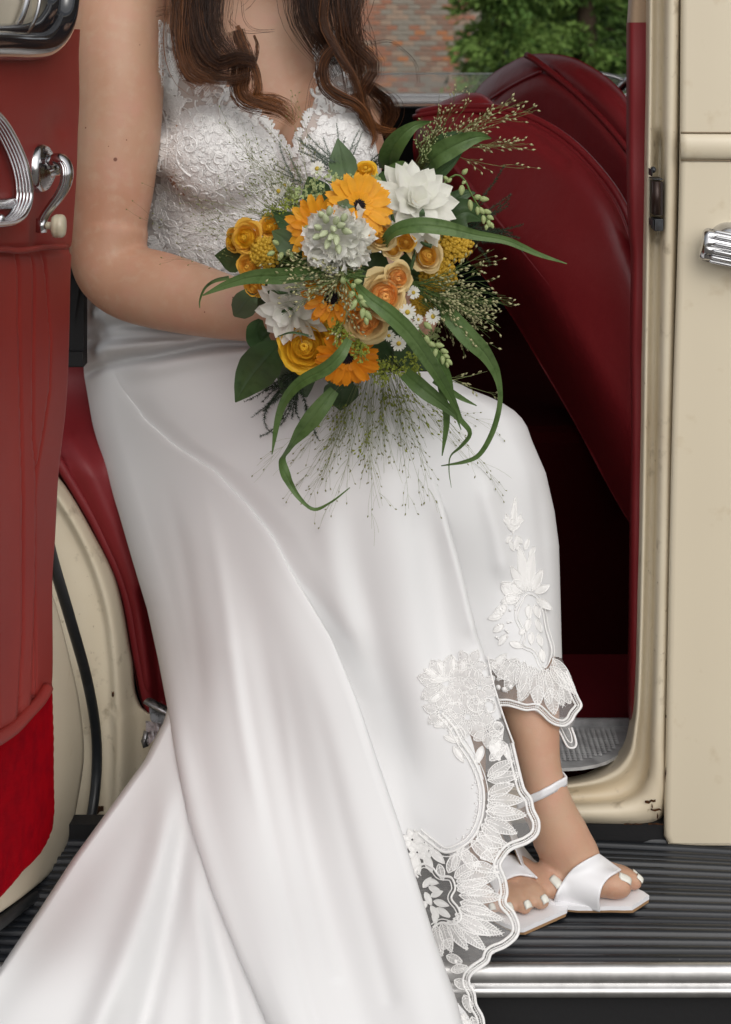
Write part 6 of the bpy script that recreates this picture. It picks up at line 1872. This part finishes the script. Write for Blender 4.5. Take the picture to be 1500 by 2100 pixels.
# yarrow heads
def yarrow(px, py, off, R, n):
    y = float(dome(px, py)) + off; R = px2m(R, y)
    mb = MB()
    for i in range(190):
        a = i * 2.39996 + rng.normal() * .1; q = math.sqrt((i + .5) / 190) * R * (1 + .06 * rng.normal())
        z = -.30 * R * (q / R) ** 2 + rng.normal() * .0012
        mb.add(*ellipsoid((q * math.cos(a) + rng.normal() * .0006, q * math.sin(a) * .85, z), (.0026 + .0005 * rng.random(), .0026, .0019), 6, 4), 0)
    for k in range(26):
        a = rng.random() * 6.28; q = R * .8 * math.sqrt(rng.random())
        mb.add(*tube([(0, 0, -R * 1.1), (q * .5 * math.cos(a), q * .5 * math.sin(a), -R * .5), (q * math.cos(a), q * math.sin(a), -.3 * R * (q / R) ** 2 - .002)], .0006, 4), 1)
    o = mb.build('yarrow', None, bouquet, mats=[F_['mustard'], F_['stem']]); o.matrix_local = frame(P(px, py, y), n); return tag(o, kind='stuff')
yarrow(930, 500, .012, 44, (.25, -.93, .25)); yarrow(902, 566, .012, 40, (.35, -.93, .05)); yarrow(538, 518, -.004, 36, (-.45, -.88, .1))
yarrow(868, 628, .02, 26, (.3, -.9, -.2))
# small white asters
def daisy(px, py, off, R, n):
    y = float(dome(px, py)) + off; R = px2m(R, y)
    mb = MB()
    mb.add(*ellipsoid((0, 0, .0008), (R * .30, R * .30, R * .16), 10, 6), 1)
    k = 17
    for i in range(k):
        a = 2 * math.pi * i / k + rng.normal() * .07; L_ = R * (.9 + .15 * rng.random()); w = R * .15
        d = np.array([math.cos(a), math.sin(a), .10 + .1 * rng.normal()]); s_ = np.array([-d[1], d[0], 0])
        b = d * R * .2
        mb.add([b - s_ * w * .5, b + s_ * w * .5, b + d * L_ * .5 + s_ * w, b + d * L_ * .5 - s_ * w, b + d * L_ * .80 + s_ * w * .6, b + d * L_ * .80 - s_ * w * .6], [(0, 1, 2, 3), (3, 2, 4, 5)], 0)
    o = mb.build('aster', None, bouquet, mats=[F_['white'], F_['disc']]); o.matrix_local = frame(P(px, py, y), n, rng.random()); return o
for x, y, off, R, n in [(651, 346, -.02, 17, (-.1, -.9, .4)), (572, 392, -.015, 17, (-.4, -.9, .1)), (584, 381, -.002, 15, (-.2, -.8, .5)), (836, 640, -.030, 18, (.1, -.97, .1)), (843, 672, -.026, 17, (.2, -.95, 0)), (818, 704, -.026, 17, (.1, -.97, -.1)), (888, 649, -.010, 17, (.3, -.93, .1)),
                        (798, 688, -.018, 13, (0, -.97, -.1)), (848, 600, -.006, 14, (.2, -.9, .1)), (838, 686, -.008, 12, (.2, -.9, -.3)), (822, 664, -.018, 12, (.3, -.9, .2)), (858, 655, -.006, 11, (.4, -.9, .1))]: daisy(x, y, off, R, n)
# aster buds and foliage by the neckline, lime lady's mantle, speedwell spikes
def cluster(pts, n, m, R, name, size=.0016, stems=True):
    mb = MB()
    for (x, y, off, s) in pts:
        c0_ = P(x, y, float(dome(x, y)) + off); r = px2m(s, -.2)
        for i in range(n):
            d = nrm(rng.normal(size=3)) * r * rng.random() ** .45
            d[1] *= .6
            k = size * (.7 + .6 * rng.random()); c = c0_ + d
            for q in range(4):
                a = q * 1.57 + rng.random(); e = nrm(rng.normal(size=3))
                s1 = nrm(np.cross(e, [0, -1, .2])) * k; 
                mb.add([c, c + s1 * .6 + e * k * .6, c + e * k * 1.3, c - s1 * .6 + e * k * .6], [(0, 1, 2, 3)], 0)
            if stems and i % 4 == 0: mb.add(*tube([c0_ + [0, .012, 0], c0_ + d * .5, c], .0004, 3, cap=False), 1)
    return tag(bq(mb.build(name, None, bouquet, mats=[F_[m], F_['stem']])), kind='stuff')
cluster([(700, 688, -.028, 28), (740, 722, -.036, 22), (690, 665, -.02, 20), (812, 756, .0, 30), (785, 768, .0, 26), (845, 742, .004, 26), (770, 752, -.01, 22), (590, 425, .0, 24), (560, 440, .01, 24), (735, 700, -.02, 16), (845, 762, .015, 22), (760, 690, -.008, 14)], 60, 'lime', 0, 'ladys_mantle')
cluster([(668, 372, -.004, 30), (690, 380, .002, 24), (640, 392, .006, 26), (610, 412, .006, 26), (600, 396, .01, 18), (720, 372, -.002, 16), (770, 370, -.01, 14), (790, 395, -.018, 12), (895, 690, .02, 20), (725, 645, .0, 18)], 34, 'bud', 0, 'bud_cluster', .0021)
def spear(path, m='veron', R=6.0, name='speedwell_spike'):
    c = cr(path, 40); mb = MB()
    q = Pn(c[:, 0], c[:, 1], c[:, 2])
    mb.add(*tube(q, np.linspace(.0028, .0012, 40), 6), 1)
    for i in range(170):
        t = rng.random(); k = int(t * 39)
        a = rng.random() * 6.28; rr = px2m(R, -.2) * (1 - .65 * t) 
        d = nrm(np.array([math.cos(a), -.6 * abs(math.sin(a)) - .1, math.sin(a)]))
        s_ = nrm(rng.normal(size=3)) * .0007
        b = q[k]; mb.add([b + d * rr * .4 - s_, b + d * rr * .4 + s_, b + d * rr * 1.15], [(0, 1, 2)], 0)
    return tag(bq(mb.build(name, None, bouquet, mats=[F_[m], F_['leaf']])), kind='stuff')
spear([(812, 470, -.20), (806, 448, -.21), (801, 428, -.21)]); spear([(548, 652, -.17), (575, 640, -.18), (606, 628, -.185), (622, 614, -.18)][::-1]); spear([(858, 500, -.19), (850, 525, -.20), (842, 552, -.20)][::-1])
spear([(820, 540, -.2), (815, 560, -.21), (818, 582, -.21)][::-1]); spear([(552, 598, -.18), (580, 600, -.19), (610, 596, -.19)]); spear([(845, 490, -.19), (870, 500, -.2), (885, 505, -.2)][::-1])
# ---- leaves and blades
def blade(path, widths, m, name='leaf', fold=.18, n=26, twist=None, wav=0.0, rib=False):
    """path (px, py, depth); widths in px along it; folded lightly along the midrib"""
    c = cr(path, n); w = np.interp(np.linspace(0, 1, n), np.linspace(0, 1, len(widths)), widths)
    q = Pn(c[:, 0], c[:, 1], c[:, 2])
    tg = nrm(np.gradient(q, axis=0))
    view = nrm(q - np.array([0, -D, ZC]))
    side = nrm(np.cross(tg, view)); nor = nrm(np.cross(side, tg))
    tw = np.interp(np.linspace(0, 1, n), np.linspace(0, 1, len(twist)), twist) if twist is not None else np.zeros(n)
    s2 = side * np.cos(tw)[:, None] + nor * np.sin(tw)[:, None]; n2 = nor * np.cos(tw)[:, None] - side * np.sin(tw)[:, None]
    wm_ = w * (D + c[:, 2]) / F / 2
    us = np.array([-1, -.66, -.33, -.06, 0, .06, .33, .66, 1])
    V = []
    for i in range(n):
        for u in us:
            h = (-fold * (abs(u)) + .05 * math.sin(abs(u) * 3)) + wav * math.sin(i * .9 + u * 2) * abs(u)
            if abs(u) < .1: h += (-.05 if abs(u) > .01 else .035)
            V.append(q[i] + s2[i] * u * wm_[i] - n2[i] * h * wm_[i] * (-1))
    o = mk(name, V, grid_faces(n, len(us)), F_[m], bouquet); o.location = tuple(-BQ0)
    return o
dp = lambda x, y, o=0: (x, y, float(dome(x, y)) + o)
OV = [3, 40, 62, 66, 55, 30, 2]
blade([dp(712, 372, .02), dp(705, 345, .012), dp(699, 315, .01), dp(693, 284, .0)], [30, 56, 58, 44, 24, 2], 'leaf2')
blade([dp(582, 698, .01), dp(548, 735, -.02), dp(515, 775, -.02), dp(483, 825, 0)], [4, 58, 82, 84, 66, 38, 2], 'leaf', fold=.12, n=32)
blade([dp(528, 600, .01), dp(512, 612, 0), dp(496, 632, 0), dp(480, 648, .0)], [6, 40, 54, 54, 40, 4], 'leaf2', fold=.1)
blade([dp(505, 535, .02), dp(485, 530, .015), dp(462, 526, .01), dp(441, 524, .01)], [30, 58, 60, 48, 24, 2], 'leaf', fold=.1)
blade([dp(610, 468, .004), dp(590, 455, .0), dp(572, 442, .0), dp(558, 430, .0)], [10, 38, 40, 30, 14, 2], 'leaf', fold=.15)
blade([dp(615, 512, .0), dp(595, 500, -.004), dp(578, 486, -.004), dp(558, 474, 0)], [16, 48, 56, 48, 26, 2], 'leaf2', fold=.12)
blade([dp(700, 400, -.035), dp(702, 412, -.05), dp(712, 422, -.055), dp(728, 424, -.052)], [4, 18, 24, 18, 8, 2], 'leaf2', twist=[0, .4, .6])
blade([dp(535, 655, .03), dp(528, 675, .02), dp(535, 700, .02), dp(560, 712, .03)], [10, 44, 52, 44, 10], 'leaf', fold=.1)
blade([(800, 350, -.08), (800, 318, -.11), (818, 285, -.13), (850, 258, -.135), (890, 248, -.12)], [22, 40, 44, 38, 26, 14, 2], 'grass', fold=.25, twist=[.2, 0, -.3, -.7])
blade([(788, 345, -.08), (792, 318, -.10), (800, 296, -.11), (812, 278, -.115)], [20, 30, 30, 20, 6], 'leaf2', fold=.2)
blade([(868, 345, -.10), (890, 325, -.13), (920, 305, -.14), (955, 288, -.145), (985, 280, -.14), (1008, 284, -.13)], [30, 44, 46, 42, 34, 22, 2], 'grass', fold=.30, wav=.10, twist=[.3, .1, -.2, -.1])
blade([(860, 320, -.09), (895, 292, -.12), (930, 278, -.13), (965, 276, -.135)], [4, 16, 22, 16, 4], 'leaf', fold=.3, twist=[.4, .5, .2])
blade([(850, 395, -.09), (885, 368, -.12), (920, 340, -.13), (952, 308, -.13)], [34, 34, 26, 16, 2], 'leaf', fold=.2)
blade([(842, 350, -.10), (830, 352, -.11), (815, 345, -.115), (795, 342, -.11)], [26, 40, 38, 18, 2], 'grass', fold=.15)
blade([(900, 455, -.08), (930, 445, -.095), (960, 435, -.095), (990, 452, -.085)], [30, 64, 66, 40, 4], 'leaf', fold=.12)
blade([(905, 445, -.08), (925, 420, -.09), (950, 400, -.09), (975, 395, -.085)], [20, 40, 40, 24, 3], 'leaf', fold=.12)
blade([(868, 452, -.2), (866, 440, -.215), (868, 428, -.215)], [3, 12, 12, 2], 'leaf', fold=.2)
# long blades of reed grass
blade([(788, 522, -.20), (793, 492, -.225), (815, 472, -.24), (860, 463, -.25), (915, 468, -.25), (975, 482, -.245), (1040, 494, -.24), (1105, 522, -.235), (1163, 541, -.23)], [12, 24, 32, 34, 32, 26, 20, 17, 15, 12, 8, 2], 'grass', fold=.3, n=46, twist=[.7, .3, 0, .15, .5])
blade([(735, 545, -.2), (690, 556, -.23), (640, 560, -.24), (580, 566, -.235), (520, 568, -.22), (470, 582, -.21), (416, 606, -.20)], [12, 18, 24, 30, 34, 30, 22, 14, 3], 'grass', fold=.25, n=40, twist=[.2, 0, -.2])
blade([(470, 568, -.19), (440, 575, -.19), (420, 590, -.185), (410, 615, -.18), (410, 632, -.18)], [10, 11, 9, 6, 2], 'grass', fold=.4, twist=[.6, .9, .5])
blade([(725, 575, -.24), (755, 610, -.262), (800, 645, -.265), (845, 690, -.25), (890, 755, -.225), (925, 815, -.20), (948, 860, -.18)], [10, 24, 34, 36, 34, 30, 24, 16, 3], 'grass', fold=.25, n=44, twist=[0, .2, -.1, .2])
blade([(905, 618, -.17), (925, 650, -.19), (960, 690, -.195), (995, 725, -.19), (1018, 768, -.18), (1025, 820, -.175), (1012, 880, -.17), (985, 930, -.165), (955, 946, -.162), (905, 955, -.158)], [18, 36, 40, 36, 24, 16, 14, 13, 12, 10, 8, 3], 'grass', fold=.25, n=54, twist=[0, .1, -.2, .8, .5, .3, .9])
blade([(716, 695, -.24), (700, 725, -.25), (670, 755, -.245), (620, 782, -.23), (588, 815, -.215), (570, 860, -.20), (558, 932, -.19)], [16, 26, 28, 26, 22, 18, 14, 10, 2], 'grass', fold=.25, n=44, twist=[.3, -.1, .1, .5])
blade([(686, 800, -.17), (655, 840, -.175), (618, 885, -.165), (588, 925, -.155), (577, 945, -.15), (592, 985, -.15), (615, 1022, -.155), (645, 1045, -.155), (680, 1030, -.16), (718, 1000, -.16)], [22, 34, 38, 30, 16, 22, 20, 12, 7, 8, 5, 2], 'grass', fold=.25, n=60, twist=[.1, 0, .3, 1.2, -.4, 0, .9, .4])
blade([(830, 765, -.16), (870, 800, -.175), (915, 835, -.175), (950, 868, -.17), (963, 890, -.165), (945, 915, -.16), (924, 935, -.158), (921, 965, -.155), (926, 1000, -.152)], [26, 34, 32, 22, 12, 13, 12, 6, 3, 1], 'grass', fold=.25, n=48, twist=[.1, 0, .2, .8, 1.0, .5])
blade([(902, 790, -.165), (913, 830, -.165), (916, 870, -.16), (907, 935, -.155)], [10, 15, 14, 9, 2], 'grass', fold=.2)
blade([(868, 690, -.20), (900, 740, -.20), (918, 780, -.195), (928, 830, -.185), (946, 882, -.175)], [18, 26, 20, 10, 2], 'grass', fold=.2, twist=[0, .3, .6])
blade([(890, 780, -.17), (920, 800, -.17), (950, 818, -.165), (978, 832, -.16)], [12, 14, 10, 2], 'grass', fold=.2)
blade([(640, 690, -.2), (600, 682, -.2), (570, 690, -.19)], [4, 5, 2], 'leaf', fold=.2)
# backing leaves that close the bouquet behind the flowers
for x, y, a, L_, w in [(560, 610, 2.6, 90, 60), (600, 760, 2.0, 90, 60), (700, 800, 1.6, 70, 70), (840, 720, .7, 100, 70), (880, 600, .1, 80, 70), (880, 480, -.3, 90, 60), (800, 380, -1.0, 80, 60), (650, 400, -2.0, 70, 60), (560, 520, 3.0, 80, 60), (760, 560, .5, 90, 90), (690, 560, 2.8, 90, 80), (660, 650, 2.0, 80, 80), (790, 700, 1.0, 90, 80), (740, 640, 1.6, 80, 80), (620, 780, 1.3, 60, 50), (830, 560, .3, 80, 80), (740, 480, -.6, 90, 90), (640, 540, 2.8, 90, 80), (700, 760, 1.2, 70, 70), (600, 560, 3.1, 80, 70)]:
    d = np.array([math.cos(a), math.sin(a)])
    q = [(x + d[0] * t * L_ - d[0] * L_ * .4, y + d[1] * t * L_ - d[1] * L_ * .4) for t in (0, .35, .7, 1)]
    blade([dp(u_, v_, .055) for u_, v_ in q], [10, w, w * 1.05, w * .6, 3], 'leaf', fold=.12, n=14)
# stems held in the hands
mb = MB()
for i in range(22):
    a = rng.random() * 6.28; r_ = .019 * math.sqrt(rng.random())
    e1 = nrm(np.cross(hax, [0, 0, 1])); e2 = np.cross(hax, e1)
    o_ = e1 * r_ * math.cos(a) + e2 * r_ * math.sin(a)
    mb.add(*tube([HA - hax * .03 + o_ * 1.4, HA + hax * .06 + o_, HB + o_ * 1.3 + hax * (.03 * rng.random())], .0030, 6))
bq(mb.build('stem_bundle', F_['stem'], bouquet))
# ---- feathery sprays of panic grass
def spray(base, angs, lens, n, depth, m='panic', sm='seed', droop=0.0, seeds=1.0, r=.00030, name='panic_grass', sub=9, curl=.25, seedsize=1.0, start=.35, wide=6.0):
    mb = MB()
    for k in range(n):
        aq = rng.random(); a = math.radians(angs[0] + (angs[1] - angs[0]) * aq); L_ = rng.uniform(*lens)
        bx, by = base[0] + rng.normal() * 6 + (.5 - aq) * 2 * (wide - 6) , base[1] + rng.normal() * 6
        b = rng.normal() * curl
        t = np.linspace(0, 1, 12)
        aa = a + b * t
        x = bx + np.concatenate([[0], np.cumsum(np.cos(aa[:-1]))]) * L_ / 11
        y = by + np.concatenate([[0], np.cumsum(np.sin(aa[:-1]))]) * L_ / 11 + droop * L_ * t ** 2
        z = depth(x, y, t) + rng.normal() * .012 * t
        mb.add(*tube(Pn(x, y, z), np.linspace(r * 1.5, r * .7, 12), 3, cap=False), 0)
        for j in range(sub):
            i = int(11 * (start + (1 - start) * rng.random())); i = min(i, 11)
            sg = 1 if rng.random() < .5 else -1
            a2 = aa[i] + sg * rng.uniform(.2, .75); l2_ = L_ * rng.uniform(.08, .24)
            tt = np.linspace(0, 1, 5)
            x2 = x[i] + np.cos(a2 - sg * .2 * tt) * l2_ * tt; y2 = y[i] + np.sin(a2 - sg * .2 * tt) * l2_ * tt + droop * l2_ * tt ** 2
            z2 = depth(x2, y2, np.full(5, t[i])) + (z[i] - depth(x[i:i+1], y[i:i+1], t[i:i+1])[0]) + rng.normal() * .006 * tt
            mb.add(*tube(Pn(x2, y2, z2), r * .65, 3, cap=False), 0)
            for q in ([4] if rng.random() < .5 else [4, 2]):
                if rng.random() < seeds:
                    c = P(x2[q], y2[q], z2[q]); d = nrm(np.array([math.cos(a2), -.2, -math.sin(a2)]) + rng.normal(size=3) * .2)
                    s_ = (.0010 + .0003 * rng.random()) * seedsize
                    e1 = nrm(np.cross(d, [0, 1, .1])); e2 = np.cross(d, e1)
                    l3 = s_ * 4.2
                    mb.add([c, c + d * l3 * .5 + e1 * s_, c + d * l3 * .5 + e2 * s_, c + d * l3 * .5 - e1 * s_, c + d * l3 * .5 - e2 * s_, c + d * l3], [(0, 1, 2), (0, 2, 3), (0, 3, 4), (0, 4, 1), (5, 2, 1), (5, 3, 2), (5, 4, 3), (5, 1, 4)], 1)
    return tag(bq(mb.build(name, None, bouquet, mats=[F_[m], F_[sm]])), kind='stuff')
def dskirt(b0, lift=.016):
    def fn(x, y, t):
        return np.minimum(b0 * (1 - ss(0, .5, t)) + (D1G(x, y) - lift) * ss(0, .5, t), D1G(x, y) - .006)
    return fn
flat_ = lambda b0, b1: (lambda x, y, t: b0 + (b1 - b0) * np.asarray(t, float) + 0 * x)
spray((772, 738), (42, 132), (150, 335), 44, dskirt(-.15), 'panic', 'seed_d', .03, .7, .00018, seedsize=.70, sub=9, start=.42, wide=44)
spray((782, 745), (50, 125), (80, 180), 40, dskirt(-.16), 'panic', 'lime', .03, .5, .00022, sub=7, start=.4, wide=44)
spray((845, 585), (-24, 42), (110, 210), 26, flat_(-.20, -.17), 'stem', 'seed', .04, 1, .00030, sub=8, seedsize=1.15, start=.3)
spray((870, 615), (-5, 50), (60, 150), 34, flat_(-.19, -.16), 'stem', 'seed', .04, 1, .00028, sub=6, seedsize=.9)
spray((872, 330), (-78, -25), (60, 170), 20, flat_(-.12, -.12), 'panic_d', 'seed', .0, 1, .00026, sub=7, seedsize=.85)
spray((860, 345), (-85, -40), (40, 110), 30, flat_(-.11, -.12), 'panic_d', 'bud', .0, .9, .0003, sub=7, seedsize=.9)
spray((905, 300), (-50, 22), (120, 215), 9, flat_(-.13, -.14), 'panic', 'seed', .02, 1, .00032, sub=7, seedsize=1.15)
spray((625, 470), (176, 262), (90, 270), 24, flat_(-.16, -.10), 'panic', 'panic', -.03, .6, .0002, sub=8, curl=.3, seedsize=.7)
spray((640, 470), (185, 250), (60, 160), 46, flat_(-.17, -.13), 'panic', 'panic', -.02, .6, .0002, sub=6, curl=.3, seedsize=.7)
spray((745, 560), (150, 204), (70, 190), 30, flat_(-.25, -.245), 'stem', 'seed', .03, 1, .0003, sub=6, seedsize=1.1)
spray((700, 555), (60, 130), (60, 130), 12, flat_(-.26, -.255), 'panic', 'seed', .0, 1, .0003, sub=5, curl=.9, seedsize=1.05)
spray((560, 560), (190, 240), (150, 290), 6, flat_(-.15, -.06), 'panic_d', 'seed_d', -.02, .8, .00016, sub=8, curl=.2, seedsize=.65)
spray((640, 380), (200, 285), (60, 190), 10, flat_(-.10, -.07), 'panic', 'seed_d', 0, .6, .00018, sub=6, seedsize=.7)
spray((905, 775), (-30, 20), (50, 110), 4, flat_(-.18, -.17), 'panic', 'seed', .0, 1, .0003, sub=3)
# asparagus fern
def fern(base, angs, lens, n, depth, m='fern', w=13, curl=.5, dens=1.0):
    mb = MB()
    for k in range(n):
        a = math.radians(rng.uniform(*angs)); L_ = rng.uniform(*lens); b = rng.normal() * curl
        t = np.linspace(0, 1, 16); aa = a + b * t ** 2
        x = base[0] + rng.normal() * 8 + np.concatenate([[0], np.cumsum(np.cos(aa[:-1]))]) * L_ / 15
        y = base[1] + rng.normal() * 8 + np.concatenate([[0], np.cumsum(np.sin(aa[:-1]))]) * L_ / 15
        z = depth(x, y, t)
        q = Pn(x, y, z); mb.add(*tube(q, np.linspace(.0007, .0003, 16), 3, cap=False))
        for j in range(int(L_ * 1.5 * dens)):
            u = rng.random(); i = u * 14.99; ii = int(i); c = q[ii] * (1 - i + ii) + q[ii + 1] * (i - ii)
            th = aa[ii] + rng.choice([-1, 1]) * rng.uniform(.5, 1.2)
            l3 = px2m(w, -.1) * (1 - .6 * u) * rng.uniform(.5, 1.1)
            d = np.array([math.cos(th), rng.normal() * .4, -math.sin(th)]); s_ = np.array([-d[2], 0, d[0]]) * .00028
            mb.add([c - s_, c + s_, c + d * l3], [(0, 1, 2)])
    return tag(bq(mb.build('asparagus_fern', F_[m], bouquet)), kind='stuff')
fern((612, 770), (70, 160), (60, 140), 16, dskirt(-.13, .012), curl=.6)
fern((600, 800), (85, 170), (70, 120), 6, dskirt(-.12, .012), curl=1.2)
fern((690, 345), (195, 262), (50, 110), 9, flat_(-.12, -.05), 'fern2', 11, .2)
fern((700, 350), (260, 330), (40, 110), 5, flat_(-.12, -.05), 'fern2', 9, .2)
fern((615, 370), (170, 275), (40, 90), 6, flat_(-.10, -.03), 'fern2', 9, .3)
fern((940, 470), (-60, 60), (80, 160), 12, flat_(-.07, .0), 'fern', 14, .3)
fern((760, 340), (-60, 0), (40, 80), 4, flat_(-.05, .0), 'fern', 11, .3)
bpy.context.view_layer.update()
